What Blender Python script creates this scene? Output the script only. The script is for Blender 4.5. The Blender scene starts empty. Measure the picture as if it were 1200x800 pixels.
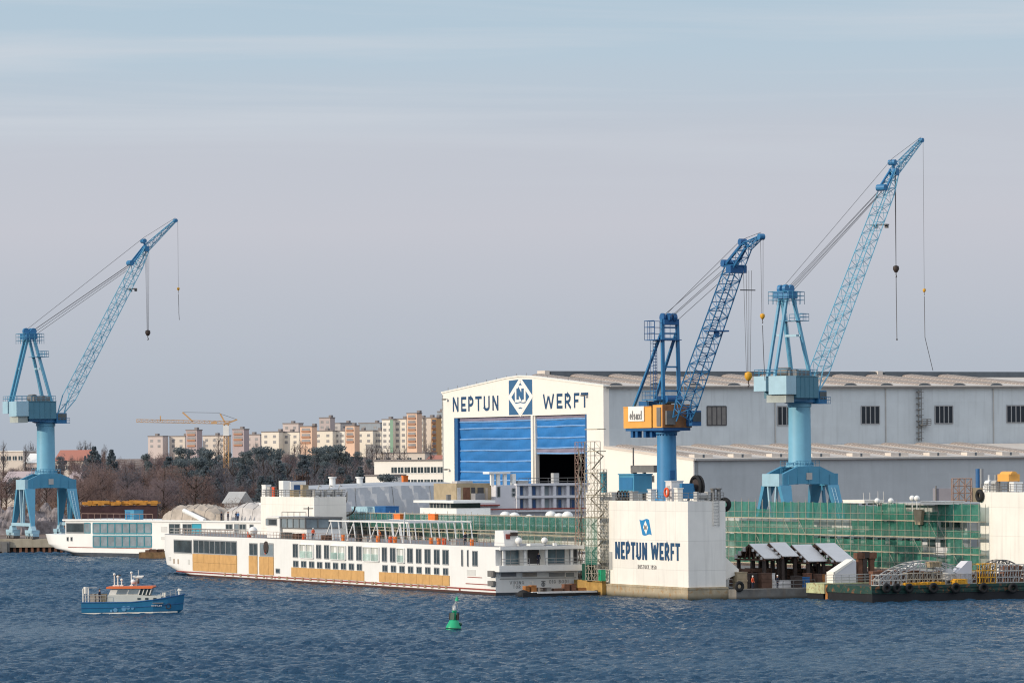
import bpy, math, random
import numpy as np
from mathutils import Vector, Matrix
random.seed(7)
R = math.radians
scene = bpy.context.scene
col = scene.collection

# ------------------------------------------------------------------ camera model (a 1200 px wide frame)
F, CAMH, ROLL, PX0, PY0 = 4927.0, 19.3, 0.0080, 600.0, 537.6
RZ = R(24.9)
bx, by = math.cos(RZ), math.sin(RZ)          # quay frame: t runs to the right and away
ax, ay = -math.sin(RZ), math.cos(RZ)         # s runs to the left and away

def ray(x, y):
    u, v = x - PX0, PY0 - y
    c, s = math.cos(ROLL), math.sin(ROLL)
    return ((u * c + v * s) / F, (-u * s + v * c) / F)
def at_Y(x, y, Y):
    k, m = ray(x, y); return Vector((k * Y, Y, CAMH + m * Y))
def on_z(x, y, z=0.0):
    k, m = ray(x, y); Y = (z - CAMH) / m; return Vector((k * Y, Y, z))
_o = on_z(807, 703)
OX, OY = _o.x, _o.y
def D(t, s, z=0.0):
    return Vector((OX + t * bx + s * ax, OY + t * by + s * ay, z))
def ts(p):
    dx, dy = p[0] - OX, p[1] - OY
    return (dx * bx + dy * by, dx * ax + dy * ay)
def px_s(x, y, t):                            # where the ray meets the upright plane t
    k, m = ray(x, y)
    s = (k * (OY + t * by) - OX - t * bx) / (ax - k * ay)
    return s, CAMH + m * (OY + t * by + s * ay)
def px_t(x, y, s):
    k, m = ray(x, y)
    t = (k * (OY + s * ay) - OX - s * ax) / (bx - k * by)
    return t, CAMH + m * (OY + t * by + s * ay)

# ------------------------------------------------------------------ mesh builder
class MB:
    def __init__(self):
        self.v, self.f, self.mi, self.m = [], [], [], 0
    def face(self, pts):
        i = len(self.v); self.v += [tuple(p) for p in pts]
        self.f.append(tuple(range(i, i + len(pts)))); self.mi.append(self.m)
        return self
    def hexa(self, p):                        # p: 4 bottom + 4 top
        i = len(self.v); self.v += [tuple(q) for q in p]
        for q in ((3, 2, 1, 0), (4, 5, 6, 7), (0, 1, 5, 4), (1, 2, 6, 5), (2, 3, 7, 6), (3, 0, 4, 7)):
            self.f.append(tuple(i + k for k in q)); self.mi.append(self.m)
        return self
    def box(self, x0, x1, y0, y1, z0, z1):
        if x0 > x1: x0, x1 = x1, x0
        if y0 > y1: y0, y1 = y1, y0
        if z0 > z1: z0, z1 = z1, z0
        return self.hexa([(x0, y0, z0), (x1, y0, z0), (x1, y1, z0), (x0, y1, z0), (x0, y0, z1), (x1, y0, z1), (x1, y1, z1), (x0, y1, z1)])
    def beam(self, p, q, w, h=None, w2=None, h2=None):
        p, q = Vector(p), Vector(q); h = w if h is None else h
        w2 = w if w2 is None else w2; h2 = h if h2 is None else h2
        d = (q - p)
        if d.length < 1e-6: return self
        d.normalize()
        up = Vector((0, 0, 1)) if abs(d.z) < .95 else Vector((0, 1, 0))
        a = d.cross(up).normalized(); b = a.cross(d).normalized()
        P = [p - a * w / 2 - b * h / 2, p + a * w / 2 - b * h / 2, p + a * w / 2 + b * h / 2, p - a * w / 2 + b * h / 2]
        Q = [q - a * w2 / 2 - b * h2 / 2, q + a * w2 / 2 - b * h2 / 2, q + a * w2 / 2 + b * h2 / 2, q - a * w2 / 2 + b * h2 / 2]
        return self.hexa(P + Q)
    def tube(self, p, q, r, r2=None, n=6, caps=True):
        p, q = Vector(p), Vector(q); r2 = r if r2 is None else r2
        d = (q - p)
        if d.length < 1e-6: return self
        d.normalize()
        up = Vector((0, 0, 1)) if abs(d.z) < .95 else Vector((0, 1, 0))
        a = d.cross(up).normalized(); b = a.cross(d).normalized()
        i = len(self.v)
        for k in range(n):
            t = 2 * math.pi * k / n; e = a * math.cos(t) + b * math.sin(t)
            self.v.append(tuple(p + e * r)); self.v.append(tuple(q + e * r2))
        for k in range(n):
            j = (k + 1) % n
            self.f.append((i + 2 * k, i + 2 * j, i + 2 * j + 1, i + 2 * k + 1)); self.mi.append(self.m)
        if caps:
            self.f.append(tuple(i + 2 * k for k in reversed(range(n)))); self.mi.append(self.m)
            self.f.append(tuple(i + 2 * k + 1 for k in range(n))); self.mi.append(self.m)
        return self
    def path(self, pts, r, n=5):
        for a, b in zip(pts[:-1], pts[1:]): self.tube(a, b, r, n=n)
        return self
    def prism(self, poly, d):                 # poly: points of a flat outline, d: extrusion vector
        d = Vector(d); P = [Vector(p) for p in poly]; n = len(P); i = len(self.v)
        self.v += [tuple(p) for p in P] + [tuple(p + d) for p in P]
        self.f.append(tuple(i + k for k in reversed(range(n)))); self.mi.append(self.m)
        self.f.append(tuple(i + n + k for k in range(n))); self.mi.append(self.m)
        for k in range(n):
            j = (k + 1) % n
            self.f.append((i + k, i + j, i + n + j, i + n + k)); self.mi.append(self.m)
        return self
    def lathe(self, prof, c=(0, 0, 0), n=16):
        i = len(self.v); m = len(prof)
        for r, z in prof:
            for k in range(n):
                t = 2 * math.pi * k / n
                self.v.append((c[0] + r * math.cos(t), c[1] + r * math.sin(t), c[2] + z))
        for a in range(m - 1):
            for k in range(n):
                j = (k + 1) % n
                self.f.append((i + a * n + k, i + a * n + j, i + (a + 1) * n + j, i + (a + 1) * n + k)); self.mi.append(self.m)
        self.f.append(tuple(i + k for k in reversed(range(n)))); self.mi.append(self.m)
        self.f.append(tuple(i + (m - 1) * n + k for k in range(n))); self.mi.append(self.m)
        return self
    def sphere(self, c, r, n=12, m=8, sz=1.0):
        return self.lathe([(max(r * math.sin(math.pi * k / m), r * .02), -r * sz * math.cos(math.pi * k / m)) for k in range(m + 1)], c, n)
    def torus(self, c, axis, Rr, r, n=18, m=8):
        axis = Vector(axis).normalized()
        up = Vector((0, 0, 1)) if abs(axis.z) < .9 else Vector((1, 0, 0))
        a = axis.cross(up).normalized(); b = axis.cross(a).normalized(); c = Vector(c); i = len(self.v)
        for k in range(n):
            t = 2 * math.pi * k / n; e = a * math.cos(t) + b * math.sin(t)
            for l in range(m):
                p = 2 * math.pi * l / m
                self.v.append(tuple(c + e * (Rr + r * math.cos(p)) + axis * r * math.sin(p)))
        for k in range(n):
            for l in range(m):
                k2, l2 = (k + 1) % n, (l + 1) % m
                self.f.append((i + k * m + l, i + k2 * m + l, i + k2 * m + l2, i + k * m + l2)); self.mi.append(self.m)
        return self
    def rail(self, pts, h=1.1, step=1.5, r=.03, bars=3):
        for a, b in zip(pts[:-1], pts[1:]):
            a, b = Vector(a), Vector(b); L = (b - a).length; n = max(1, round(L / step))
            for k in range(n + 1):
                p = a.lerp(b, k / n); self.tube(p, p + Vector((0, 0, h)), r, n=4)
            for j in range(bars):
                o = Vector((0, 0, h * (j + 1) / bars)); self.tube(a + o, b + o, r, n=4)
        return self
    def ladder(self, p, q, side, w=.5, step=.35, r=.04):
        p, q = Vector(p), Vector(q); s = Vector(side).normalized() * w / 2
        self.tube(p - s, q - s, r, n=4); self.tube(p + s, q + s, r, n=4)
        n = max(2, int((q - p).length / step))
        for k in range(n): c = p.lerp(q, (k + .5) / n); self.tube(c - s, c + s, r * .7, n=4)
        return self
    def build(self, name, mats, parent=None, smooth=False):
        me = bpy.data.meshes.new(name)
        me.from_pydata(self.v, [], self.f)
        if not isinstance(mats, (list, tuple)): mats = [mats]
        for m in mats: me.materials.append(m)
        if len(mats) > 1: me.polygons.foreach_set('material_index', self.mi)
        if smooth: me.polygons.foreach_set('use_smooth', [True] * len(self.f))
        me.update()
        o = bpy.data.objects.new(name, me); col.objects.link(o)
        if parent: o.parent = parent
        if smooth and smooth != 'all':
            try: me.set_sharp_from_angle(angle=R(40))
            except Exception: pass
        return o

def tag(o, label, cat, group=None, kind=None):
    if label: o['label'] = label
    if cat: o['category'] = cat
    if group: o['group'] = group
    if kind: o['kind'] = kind
    return o
def thing(name, label, cat, loc=(0, 0, 0), rz=0.0, group=None):
    o = bpy.data.objects.new(name, None); col.objects.link(o)
    o.empty_display_size = .5; o.location = loc; o.rotation_euler = (0, 0, rz)
    return tag(o, label, cat, group)
def structure(o): o['kind'] = 'structure'; return o
def dup(o, parent=None, loc=None):
    c = o.copy(); col.objects.link(c)
    if parent is not None: c.parent = parent
    if loc is not None: c.location = loc
    return c
def dup_tree(root, loc, rz, label=None, scale=None):
    r = root.copy(); col.objects.link(r); r.location = loc; r.rotation_euler = (0, 0, rz)
    if scale is not None: r.scale = scale
    if label: r['label'] = label
    for ch in list(root.children):
        c = ch.copy(); col.objects.link(c); c.parent = r
        for g in list(ch.children):
            d = g.copy(); col.objects.link(d); d.parent = c
    return r

# ------------------------------------------------------------------ materials
MATS = {}
def srgb(r, g, b):
    f = lambda c: (c / 255 / 12.92) if c <= 10 else ((c / 255 + .055) / 1.055) ** 2.4
    return (f(r), f(g), f(b))
def mat(name, c, rough=.6, var=.12, scale=.6, streak=0.0, streak_c=None, metal=0.0, spec=.4, bump=0.0, stretch=(1, 1, 1), rust=0.0, rust_c=(.22, .09, .035), fine=0.0, wet=None):
    if name in MATS: return MATS[name]
    m = bpy.data.materials.new(name); MATS[name] = m; m.use_nodes = True
    nt = m.node_tree; N, L = nt.nodes, nt.links
    b = N['Principled BSDF']
    b.inputs['Roughness'].default_value = rough; b.inputs['Metallic'].default_value = metal
    b.inputs['Specular IOR Level'].default_value = spec
    tc = N.new('ShaderNodeTexCoord')
    geo = N.new('ShaderNodeNewGeometry')
    mp = N.new('ShaderNodeMapping'); L.new(geo.outputs['Position'], mp.inputs[0]); mp.inputs['Scale'].default_value = stretch
    n1 = N.new('ShaderNodeTexNoise'); n1.inputs['Scale'].default_value = scale; n1.inputs['Detail'].default_value = 6; n1.inputs['Roughness'].default_value = .65
    L.new(mp.outputs[0], n1.inputs['Vector'])
    mr = N.new('ShaderNodeMapRange'); mr.inputs[1].default_value = .3; mr.inputs[2].default_value = .7
    mr.inputs[3].default_value = 1 - var; mr.inputs[4].default_value = 1 + var * .6
    L.new(n1.outputs[0], mr.inputs[0])
    mx = N.new('ShaderNodeMix'); mx.data_type = 'RGBA'; mx.blend_type = 'MULTIPLY'; mx.inputs[0].default_value = 1
    mx.inputs[6].default_value = (*c, 1); L.new(mr.outputs[0], mx.inputs[7])
    out = mx.outputs[2]
    if streak > 0:
        m2 = N.new('ShaderNodeMapping'); L.new(geo.outputs['Position'], m2.inputs[0]); m2.inputs['Scale'].default_value = (1.3, 1.3, .09)
        n2 = N.new('ShaderNodeTexNoise'); n2.inputs['Scale'].default_value = 1.1; n2.inputs['Detail'].default_value = 5
        L.new(m2.outputs[0], n2.inputs['Vector'])
        r2 = N.new('ShaderNodeMapRange'); r2.inputs[1].default_value = .52; r2.inputs[2].default_value = .75
        r2.inputs[3].default_value = 0; r2.inputs[4].default_value = streak
        L.new(n2.outputs[0], r2.inputs[0])
        x2 = N.new('ShaderNodeMix'); x2.data_type = 'RGBA'; L.new(r2.outputs[0], x2.inputs[0]); L.new(out, x2.inputs[6])
        x2.inputs[7].default_value = (*(streak_c or tuple(k * .45 for k in c)), 1); out = x2.outputs[2]
    if rust > 0:
        n3 = N.new('ShaderNodeTexNoise'); n3.inputs['Scale'].default_value = 1.7; n3.inputs['Detail'].default_value = 8; n3.inputs['Roughness'].default_value = .7
        L.new(geo.outputs['Position'], n3.inputs['Vector'])
        r3 = N.new('ShaderNodeMapRange'); r3.inputs[1].default_value = .62 - rust * .25; r3.inputs[2].default_value = .70 - rust * .2
        L.new(n3.outputs[0], r3.inputs[0])
        x3 = N.new('ShaderNodeMix'); x3.data_type = 'RGBA'; L.new(r3.outputs[0], x3.inputs[0]); L.new(out, x3.inputs[6])
        x3.inputs[7].default_value = (*rust_c, 1); out = x3.outputs[2]
    if wet:                                   # (height, colour): slime and stain near the waterline
        sx = N.new('ShaderNodeSeparateXYZ'); L.new(geo.outputs['Position'], sx.inputs[0])
        ad = N.new('ShaderNodeMath'); ad.operation = 'MULTIPLY_ADD'; L.new(n1.outputs[0], ad.inputs[0]); ad.inputs[1].default_value = -1.2 * wet[0]; L.new(sx.outputs[2], ad.inputs[2])
        r4 = N.new('ShaderNodeMapRange'); r4.inputs[1].default_value = -.6 * wet[0]; r4.inputs[2].default_value = wet[0] * .5; r4.inputs[3].default_value = 1; r4.inputs[4].default_value = 0
        L.new(ad.outputs[0], r4.inputs[0])
        x4 = N.new('ShaderNodeMix'); x4.data_type = 'RGBA'; L.new(r4.outputs[0], x4.inputs[0]); L.new(out, x4.inputs[6])
        x4.inputs[7].default_value = (*wet[1], 1); out = x4.outputs[2]
    L.new(out, b.inputs['Base Color'])
    if bump > 0:
        bp = N.new('ShaderNodeBump'); bp.inputs['Strength'].default_value = bump; bp.inputs['Distance'].default_value = .1
        L.new(n1.outputs[0], bp.inputs['Height']); L.new(bp.outputs[0], b.inputs['Normal'])
    return m
def panel_mat(name, c, pw, ph, dark=.8, rough=.55, streak=.15, axis='S'):
    """sheet cladding: panel joints drawn from the position in the quay frame"""
    m = mat(name, c, rough, .07, .25, streak)
    nt = m.node_tree; N, L = nt.nodes, nt.links; b = N['Principled BSDF']
    src = b.inputs['Base Color'].links[0].from_socket
    geo = N.new('ShaderNodeNewGeometry')
    rot = N.new('ShaderNodeVectorRotate'); rot.rotation_type = 'Z_AXIS'; rot.inputs['Angle'].default_value = -RZ; L.new(geo.outputs['Position'], rot.inputs['Vector'])
    sx = N.new('ShaderNodeSeparateXYZ'); L.new(rot.outputs[0], sx.inputs[0])
    cb = N.new('ShaderNodeCombineXYZ'); L.new(sx.outputs[0 if axis == 'T' else 1], cb.inputs[0]); L.new(sx.outputs[2], cb.inputs[1])
    br = N.new('ShaderNodeTexBrick'); br.offset = 0.0; L.new(cb.outputs[0], br.inputs['Vector'])
    br.inputs['Scale'].default_value = 1; br.inputs['Brick Width'].default_value = pw; br.inputs['Row Height'].default_value = ph
    br.inputs['Mortar Size'].default_value = .05; br.inputs['Mortar Smooth'].default_value = .3; br.inputs['Bias'].default_value = 0
    br.inputs['Color1'].default_value = (1, 1, 1, 1); br.inputs['Color2'].default_value = (.93, .93, .93, 1); br.inputs['Mortar'].default_value = (dark, dark, dark, 1)
    mx = N.new('ShaderNodeMix'); mx.data_type = 'RGBA'; mx.blend_type = 'MULTIPLY'; mx.inputs[0].default_value = 1
    L.new(src, mx.inputs[6]); L.new(br.outputs[0], mx.inputs[7]); L.new(mx.outputs[2], b.inputs['Base Color'])
    return m

M = {}
M['white'] = mat('ship_white', (.80, .80, .78), .45, .05, .3, .10, (.55, .50, .42))
M['white_plain'] = mat('white_paint', (.78, .78, .76), .5, .08, .7)
M['cream_wall'] = panel_mat('tower_white', (.84, .81, .75), 6.0, 4.0, .84, streak=.26, axis='S')
M['hall_white'] = mat('hall_white', (.82, .79, .73), .6, .04, .2, .05, (.6, .55, .48))
M['hall_grey'] = panel_mat('hall_cladding', (.53, .585, .62), 6.2, 5.0, .94, streak=.22, axis='T')
M['annex_grey'] = panel_mat('annex_cladding', (.46, .505, .535), 6.2, 4.0, .95, streak=.12, axis='T')
M['roof_pale'] = mat('roof_pale', (.62, .56, .50), .7, .10, .3)
M['rib_brown'] = mat('skylight_rib', (.30, .25, .22), .7, .15, .8)
M['ridge_dark'] = mat('ridge_glass', (.10, .12, .14), .4, .15, .5)
M['logo_blue'] = mat('logo_blue', srgb(52, 98, 138), .6, .06, 1)
M['letter_blue'] = mat('letter_blue', srgb(32, 72, 108), .6, .08, 1)
M['flag_blue'] = mat('flag_blue', srgb(36, 130, 185), .6, .06, 1)
M['letter_grey'] = mat('letter_grey', (.20, .20, .20), .6, .1, 1)
M['logo_white'] = mat('logo_white', (.85, .83, .78), .6, .03, 1)
M['tarp_blue'] = mat('door_tarp', (.022, .175, .47), .6, .30, .12, .35, (.012, .11, .33), bump=.6, stretch=(.4, .4, 1.6))
M['tarp_edge'] = mat('tarp_seam', (.22, .42, .72), .6, .2, .5)
M['tarp_mauve'] = mat('tarp_mauve', (.24, .22, .30), .7, .15, .3)
M['pane_dark'] = mat('pane_dark', (.02, .026, .035), .35, .3, .3, spec=.25)
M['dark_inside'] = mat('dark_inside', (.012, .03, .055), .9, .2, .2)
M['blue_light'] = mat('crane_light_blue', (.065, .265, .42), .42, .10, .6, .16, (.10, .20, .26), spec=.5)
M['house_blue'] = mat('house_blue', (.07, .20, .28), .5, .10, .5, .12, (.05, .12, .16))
M['blue_lit'] = mat('crane_blue_lit', (.32, .50, .60), .45, .10, .5, .12, (.2, .27, .3))  # crane blue in its sunlit tone, the light put into the colour
M['blue_mid'] = mat('crane_mid_blue', (.035, .18, .37), .42, .12, .7, .2, (.03, .1, .2))
M['blue_column'] = mat('crane_column_blue', (.05, .22, .43), .5, .10, .6, .15, (.04, .14, .25))
M['blue_dark'] = mat('crane_dark_blue', (.02, .11, .28), .45, .15, .8, .1)
M['orange'] = mat('crane_orange', (.80, .39, .085), .5, .08, .6, .08, (.4, .2, .08))
M['yellow'] = mat('yellow_paint', (.70, .36, .03), .5, .15, .8)
M['block_dark'] = mat('block_dark', (.05, .035, .03), .6, .3, 2)
M['cable'] = mat('steel_cable', (.09, .09, .10), .5, .1, 1)
M['glass'] = mat('dark_glass', (.045, .065, .075), .12, .5, .35, spec=.6)
M['glass_blue'] = mat('blue_glass', (.02, .07, .19), .2, .4, .3, spec=.5)
M['stern_glass'] = mat('stern_glass', (.13, .20, .24), .15, .45, .5, spec=.6)  # pale tint paints reflected sky into the stern panes
M['glass_film'] = mat('film_glass', (.22, .27, .30), .3, .35, .4, spec=.5)
M['frame_grey'] = mat('frame_grey', (.30, .31, .32), .5, .1, 1)
M['frame_teal'] = mat('frame_teal', (.05, .23, .29), .5, .1, 1)
M['teal'] = mat('teal_film', (.03, .33, .45), .5, .15, 1)
M['plywood'] = mat('plywood', (.58, .34, .13), .75, .16, .9, .25, (.42, .22, .07))
M['red_line'] = mat('red_primer', (.28, .06, .045), .7, .25, 1)
M['antifoul'] = mat('red_antifouling', (.13, .035, .028), .8, .3, 1, wet=(.5, (.03, .03, .025)))
M['antifoul_dark'] = mat('dark_antifouling', (.05, .06, .075), .8, .3, 1)
M['concrete'] = mat('concrete', (.36, .32, .25), .9, .22, .5, .3, (.16, .12, .08), wet=(.9, (.05, .05, .035)))
M['concrete_rust'] = mat('stained_pontoon', (.40, .34, .24), .9, .3, .5, .35, (.24, .12, .04), wet=(.7, (.05, .05, .035)), rust=.3, rust_c=(.36, .21, .09))
M['pontoon_orange'] = mat('rusty_pontoon', (.42, .26, .08), .9, .35, .6, .5, (.2, .08, .02), wet=(.5, (.06, .05, .03)))
M['pontoon_dark'] = mat('dark_pontoon', (.17, .165, .155), .9, .4, .5, .4, (.2, .14, .09), wet=(.4, (.03, .03, .025)))
M['steel_brown'] = mat('brown_steel', (.12, .065, .045), .8, .35, 1.2)
M['rust'] = mat('rust', (.17, .08, .05), .9, .4, 1.0)
M['rust_orange'] = mat('orange_rust', (.38, .16, .05), .9, .35, 1.0)
M['galv'] = mat('galvanised', (.42, .42, .41), .5, .12, 1, metal=.0)
M['galv_dark'] = mat('dull_steel', (.17, .165, .16), .6, .2, 1)
M['scaff'] = mat('scaffold_pole', (.36, .33, .27), .6, .2, 1.5)
M['scaff_brown'] = mat('scaffold_brown', (.30, .20, .16), .7, .25, 1.5)
M['scaff_board'] = mat('scaffold_board', (.42, .38, .28), .8, .25, 1)
M['panel_grey'] = mat('panel_grey', (.68, .67, .66), .6, .06, .5, .1)
M['tarp_grey'] = mat('tarp_grey', (.44, .46, .49), .7, .08, .2, .12, bump=.7)
M['tarp_beige'] = mat('tarp_beige', (.40, .35, .30), .85, .3, .6, bump=.8)
M['tarp_pale'] = mat('tarp_pale', (.48, .46, .45), .85, .25, .5, bump=.8)
M['deck_grey'] = mat('deck_grey', (.24, .24, .25), .8, .2, .8)
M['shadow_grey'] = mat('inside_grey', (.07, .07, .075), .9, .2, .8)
M['black'] = mat('black_rubber', (.015, .015, .016), .8, .2, 2)
M['orange_red'] = mat('orange_red', (.72, .10, .03), .5, .08, 1)
M['orange_bright'] = mat('orange_bright', (.80, .20, .04), .6, .12, 1)
M['boat_blue'] = mat('boat_blue', (.022, .15, .29), .35, .12, .8, .15, (.02, .07, .2))
M['boat_white'] = mat('boat_white', (.74, .72, .66), .45, .06, .8)
M['cabin_grey'] = mat('cabin_grey', (.52, .53, .49), .5, .08, .8)
M['buoy_green'] = mat('buoy_green', (.01, .36, .17), .4, .12, 1.5, .2, (.01, .2, .1))
M['buoy_dark'] = mat('buoy_dark', (.006, .06, .04), .4, .2, 1.5)
M['navy'] = mat('navy_cloth', (.02, .025, .05), .9, .2, 2)
M['skin'] = mat('skin', (.5, .3, .22), .6, .1, 2)
M['barge_green'] = mat('barge_green', (.014, .055, .045), .6, .3, .8, .3, (.08, .05, .03), rust=.35)
M['barge_pale'] = mat('barge_pale', (.44, .47, .27), .7, .3, .9, .4, (.25, .15, .05), rust=.25)
M['hull_black'] = mat('hull_black', (.012, .013, .016), .6, .3, 1)
M['raw_beige'] = mat('raw_panel', (.36, .29, .19), .8, .2, .8)
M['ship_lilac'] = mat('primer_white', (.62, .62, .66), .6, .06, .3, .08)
M['container_blue'] = mat('container_blue', (.02, .12, .32), .6, .12, .8)
M['sheet_blue'] = mat('pale_blue_sheet', (.34, .52, .60), .5, .15, .6)
def netting(name, c, alpha):
    m = bpy.data.materials.new(name); m.use_nodes = True; N, L = m.node_tree.nodes, m.node_tree.links
    N.remove(N['Principled BSDF']); out = N['Material Output']
    d = N.new('ShaderNodeBsdfDiffuse'); t = N.new('ShaderNodeBsdfTranslucent'); a = N.new('ShaderNodeAddShader'); tr = N.new('ShaderNodeBsdfTransparent')
    geo = N.new('ShaderNodeNewGeometry'); mp = N.new('ShaderNodeMapping'); L.new(geo.outputs['Position'], mp.inputs[0]); mp.inputs['Scale'].default_value = (.5, .5, .22)
    n = N.new('ShaderNodeTexNoise'); n.inputs['Scale'].default_value = .9; n.inputs['Detail'].default_value = 7; n.inputs['Roughness'].default_value = .7; L.new(mp.outputs[0], n.inputs['Vector'])
    cr = N.new('ShaderNodeValToRGB'); L.new(n.outputs[0], cr.inputs[0])
    cr.color_ramp.elements[0].position = .32; cr.color_ramp.elements[0].color = (c[0] * .45, c[1] * .5, c[2] * .5, 1)
    cr.color_ramp.elements[1].position = .68; cr.color_ramp.elements[1].color = (*c, 1)
    L.new(cr.outputs[0], d.inputs[0]); L.new(cr.outputs[0], t.inputs[0]); L.new(d.outputs[0], a.inputs[0]); L.new(t.outputs[0], a.inputs[1])
    mr = N.new('ShaderNodeMapRange'); mr.inputs[1].default_value = .3; mr.inputs[2].default_value = .7; mr.inputs[3].default_value = alpha - .22; mr.inputs[4].default_value = min(alpha + .14, 1)
    n2 = N.new('ShaderNodeTexNoise'); n2.inputs['Scale'].default_value = .35; n2.inputs['Detail'].default_value = 5; L.new(geo.outputs['Position'], n2.inputs['Vector'])
    L.new(n2.outputs[0], mr.inputs[0])
    mx = N.new('ShaderNodeMixShader'); L.new(mr.outputs[0], mx.inputs[0]); L.new(tr.outputs[0], mx.inputs[1]); L.new(a.outputs[0], mx.inputs[2]); L.new(mx.outputs[0], out.inputs[0])
    MATS[name] = m
    return m
M['net'] = netting('green_netting', (.05, .19, .14), .82)
M['net_light'] = netting('thin_green_netting', (.09, .21, .17), .34)
M['balustrade'] = netting('green_glass', (.06, .19, .155), .52)
M['clear_sheet'] = netting('clear_sheet', (.4, .5, .48), .45)

# ------------------------------------------------------------------ lettering
def arc(cx, cy, rx, ry, a0, a1, n=7):
    return [(cx + rx * math.cos(R(a0 + (a1 - a0) * k / n)), cy + ry * math.sin(R(a0 + (a1 - a0) * k / n))) for k in range(n + 1)]
h_ = .09
GLYPH = {   # strokes on a cell of height 1; (width, strokes)
 'N': (.50, [[(h_, 0), (h_, 1)], [(.41, 0), (.41, 1)], [(h_, .97), (.41, .03)]]),
 'E': (.40, [[(h_, 0), (h_, 1)], [(h_, .91), (.40, .91)], [(h_, .45), (.34, .45)], [(h_, .09), (.40, .09)]]),
 'P': (.44, [[(h_, 0), (h_, 1)], [(h_, .91), (.2, .91)] + arc(.2, .66, .17, .25, 90, -90) + [(h_, .41)]]),
 'T': (.44, [[(.22, 0), (.22, 1)], [(0, .91), (.44, .91)]]),
 'U': (.50, [[(h_, 1), (h_, .26)] + arc(.25, .26, .16, .18, 180, 360) + [(.41, 1)]]),
 'W': (.74, [[(.06, 1), (.2, .02)], [(.2, .02), (.36, .85)], [(.38, .85), (.54, .02)], [(.54, .02), (.69, 1)]]),
 'R': (.46, [[(h_, 0), (h_, 1)], [(h_, .91), (.2, .91)] + arc(.2, .67, .17, .24, 90, -90) + [(h_, .43)], [(.2, .43), (.41, 0)]]),
 'F': (.38, [[(h_, 0), (h_, 1)], [(h_, .91), (.38, .91)], [(h_, .48), (.32, .48)]]),
 'O': (.5, [arc(.25, .5, .17, .42, 0, 360, 14)]), 'S': (.42, [arc(.21, .7, .14, .22, 30, 270, 8) + arc(.21, .28, .14, .2, 90, -150, 8)]),
 'C': (.42, [arc(.25, .5, .17, .42, 50, 310, 10)]), 'K': (.46, [[(h_, 0), (h_, 1)], [(h_, .45), (.42, 1)], [(.2, .55), (.44, 0)]]),
 'V': (.48, [[(.05, 1), (.24, 0)], [(.24, 0), (.43, 1)]]), 'I': (.18, [[(h_, 0), (h_, 1)]]),
 'G': (.46, [arc(.25, .5, .17, .42, 50, 360, 11) + [(.26, .5)]]), 'L': (.38, [[(h_, 0), (h_, 1)], [(h_, .08), (.38, .08)]]),
 'B': (.44, [[(h_, 0), (h_, 1)], [(h_, .92), (.2, .92)] + arc(.2, .72, .15, .2, 90, -90) + [(h_, .52)], [(.2, .5)] + arc(.2, .28, .17, .21, 90, -90) + [(h_, .07)]]),
 '1': (.26, [[(.13, 0), (.13, 1)], [(.02, .8), (.13, .95)]]), '8': (.44, [arc(.22, .72, .13, .22, 0, 360, 12), arc(.22, .26, .16, .22, 0, 360, 12)]),
 '5': (.42, [[(.38, .92), (.1, .92), (.1, .55)] + arc(.2, .32, .17, .25, 100, -140, 9)]), '0': (.46, [arc(.23, .5, .16, .42, 0, 360, 14)]),
 'e': (.46, [[(.1, .33), (.38, .33)] + arc(.24, .33, .15, .26, 0, 310, 10)]), 'l': (.2, [[(.1, 0), (.1, 1)]]),
 'a': (.46, [arc(.23, .3, .14, .26, 0, 360, 12), [(.38, 0), (.38, .6)]]), 's': (.4, [arc(.2, .45, .12, .13, 30, 270, 7) + arc(.2, .18, .12, .14, 90, -150, 7)]),
 'x': (.44, [[(.04, 0), (.4, .6)], [(.04, .6), (.4, 0)]]), 'k': (.4, [[(.08, 0), (.08, 1)], [(.08, .25), (.36, .6)], [(.18, .35), (.38, 0)]]), 'i': (.2, [[(.1, 0), (.1, .6)], [(.1, .8), (.1, .95)]]),
 'D': (.46, [[(h_, 0), (h_, 1)], [(h_, .92), (.18, .92)] + arc(.18, .5, .19, .42, 90, -90) + [(h_, .08)]]),
 '.': (.2, [[(.1, 0), (.1, .12)]]), ' ': (.30, []),
}
def strokes(mb, pts, w, O, U, V, Nn, off, th=.05):
    """a flat ribbon along pts (u, v metres) on the plane O,U,V, standing off + th proud of it"""
    P = [Vector((p[0], p[1])) for p in pts]; n = len(P); L_, R_ = [], []
    for k in range(n):
        d0 = (P[k] - P[k - 1]).normalized() if k > 0 else None
        d1 = (P[k + 1] - P[k]).normalized() if k < n - 1 else None
        if d0 is None: d0 = d1
        if d1 is None: d1 = d0
        nn = Vector((-(d0.y + d1.y), d0.x + d1.x))
        nn = nn.normalized() if nn.length > 1e-6 else Vector((-d0.y, d0.x))
        c = max(.5, nn.dot(Vector((-d0.y, d0.x))))
        L_.append(P[k] + nn * w / 2 / c); R_.append(P[k] - nn * w / 2 / c)
    T = lambda q, o: O + U * q.x + V * q.y + Nn * o
    for k in range(n - 1):
        q = [R_[k], R_[k + 1], L_[k + 1], L_[k]]
        mb.hexa([T(x, off) for x in q] + [T(x, off + th) for x in q])
def write(mb, text, O, U, V, Nn, width, height, w=.15, gap=.10, off=.01):
    tot = sum(GLYPH[c][0] for c in text) + gap * (len(text) - 1)
    k = width / tot; x = 0; e = 0
    for c in text:
        gw, st = GLYPH[c]
        for s in st:
            strokes(mb, [((x + p[0]) * k, p[1] * height) for p in s], w * min(k, height) if w < 1 else w, O, U, V, Nn, off + e * .006, .04); e = (e + 1) % 5
        x += gw + gap
def poly_on(mb, pts, O, U, V, Nn, off, th=.03):
    mb.prism([O + U * p[0] + V * p[1] + Nn * off for p in pts], Nn * th)
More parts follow.
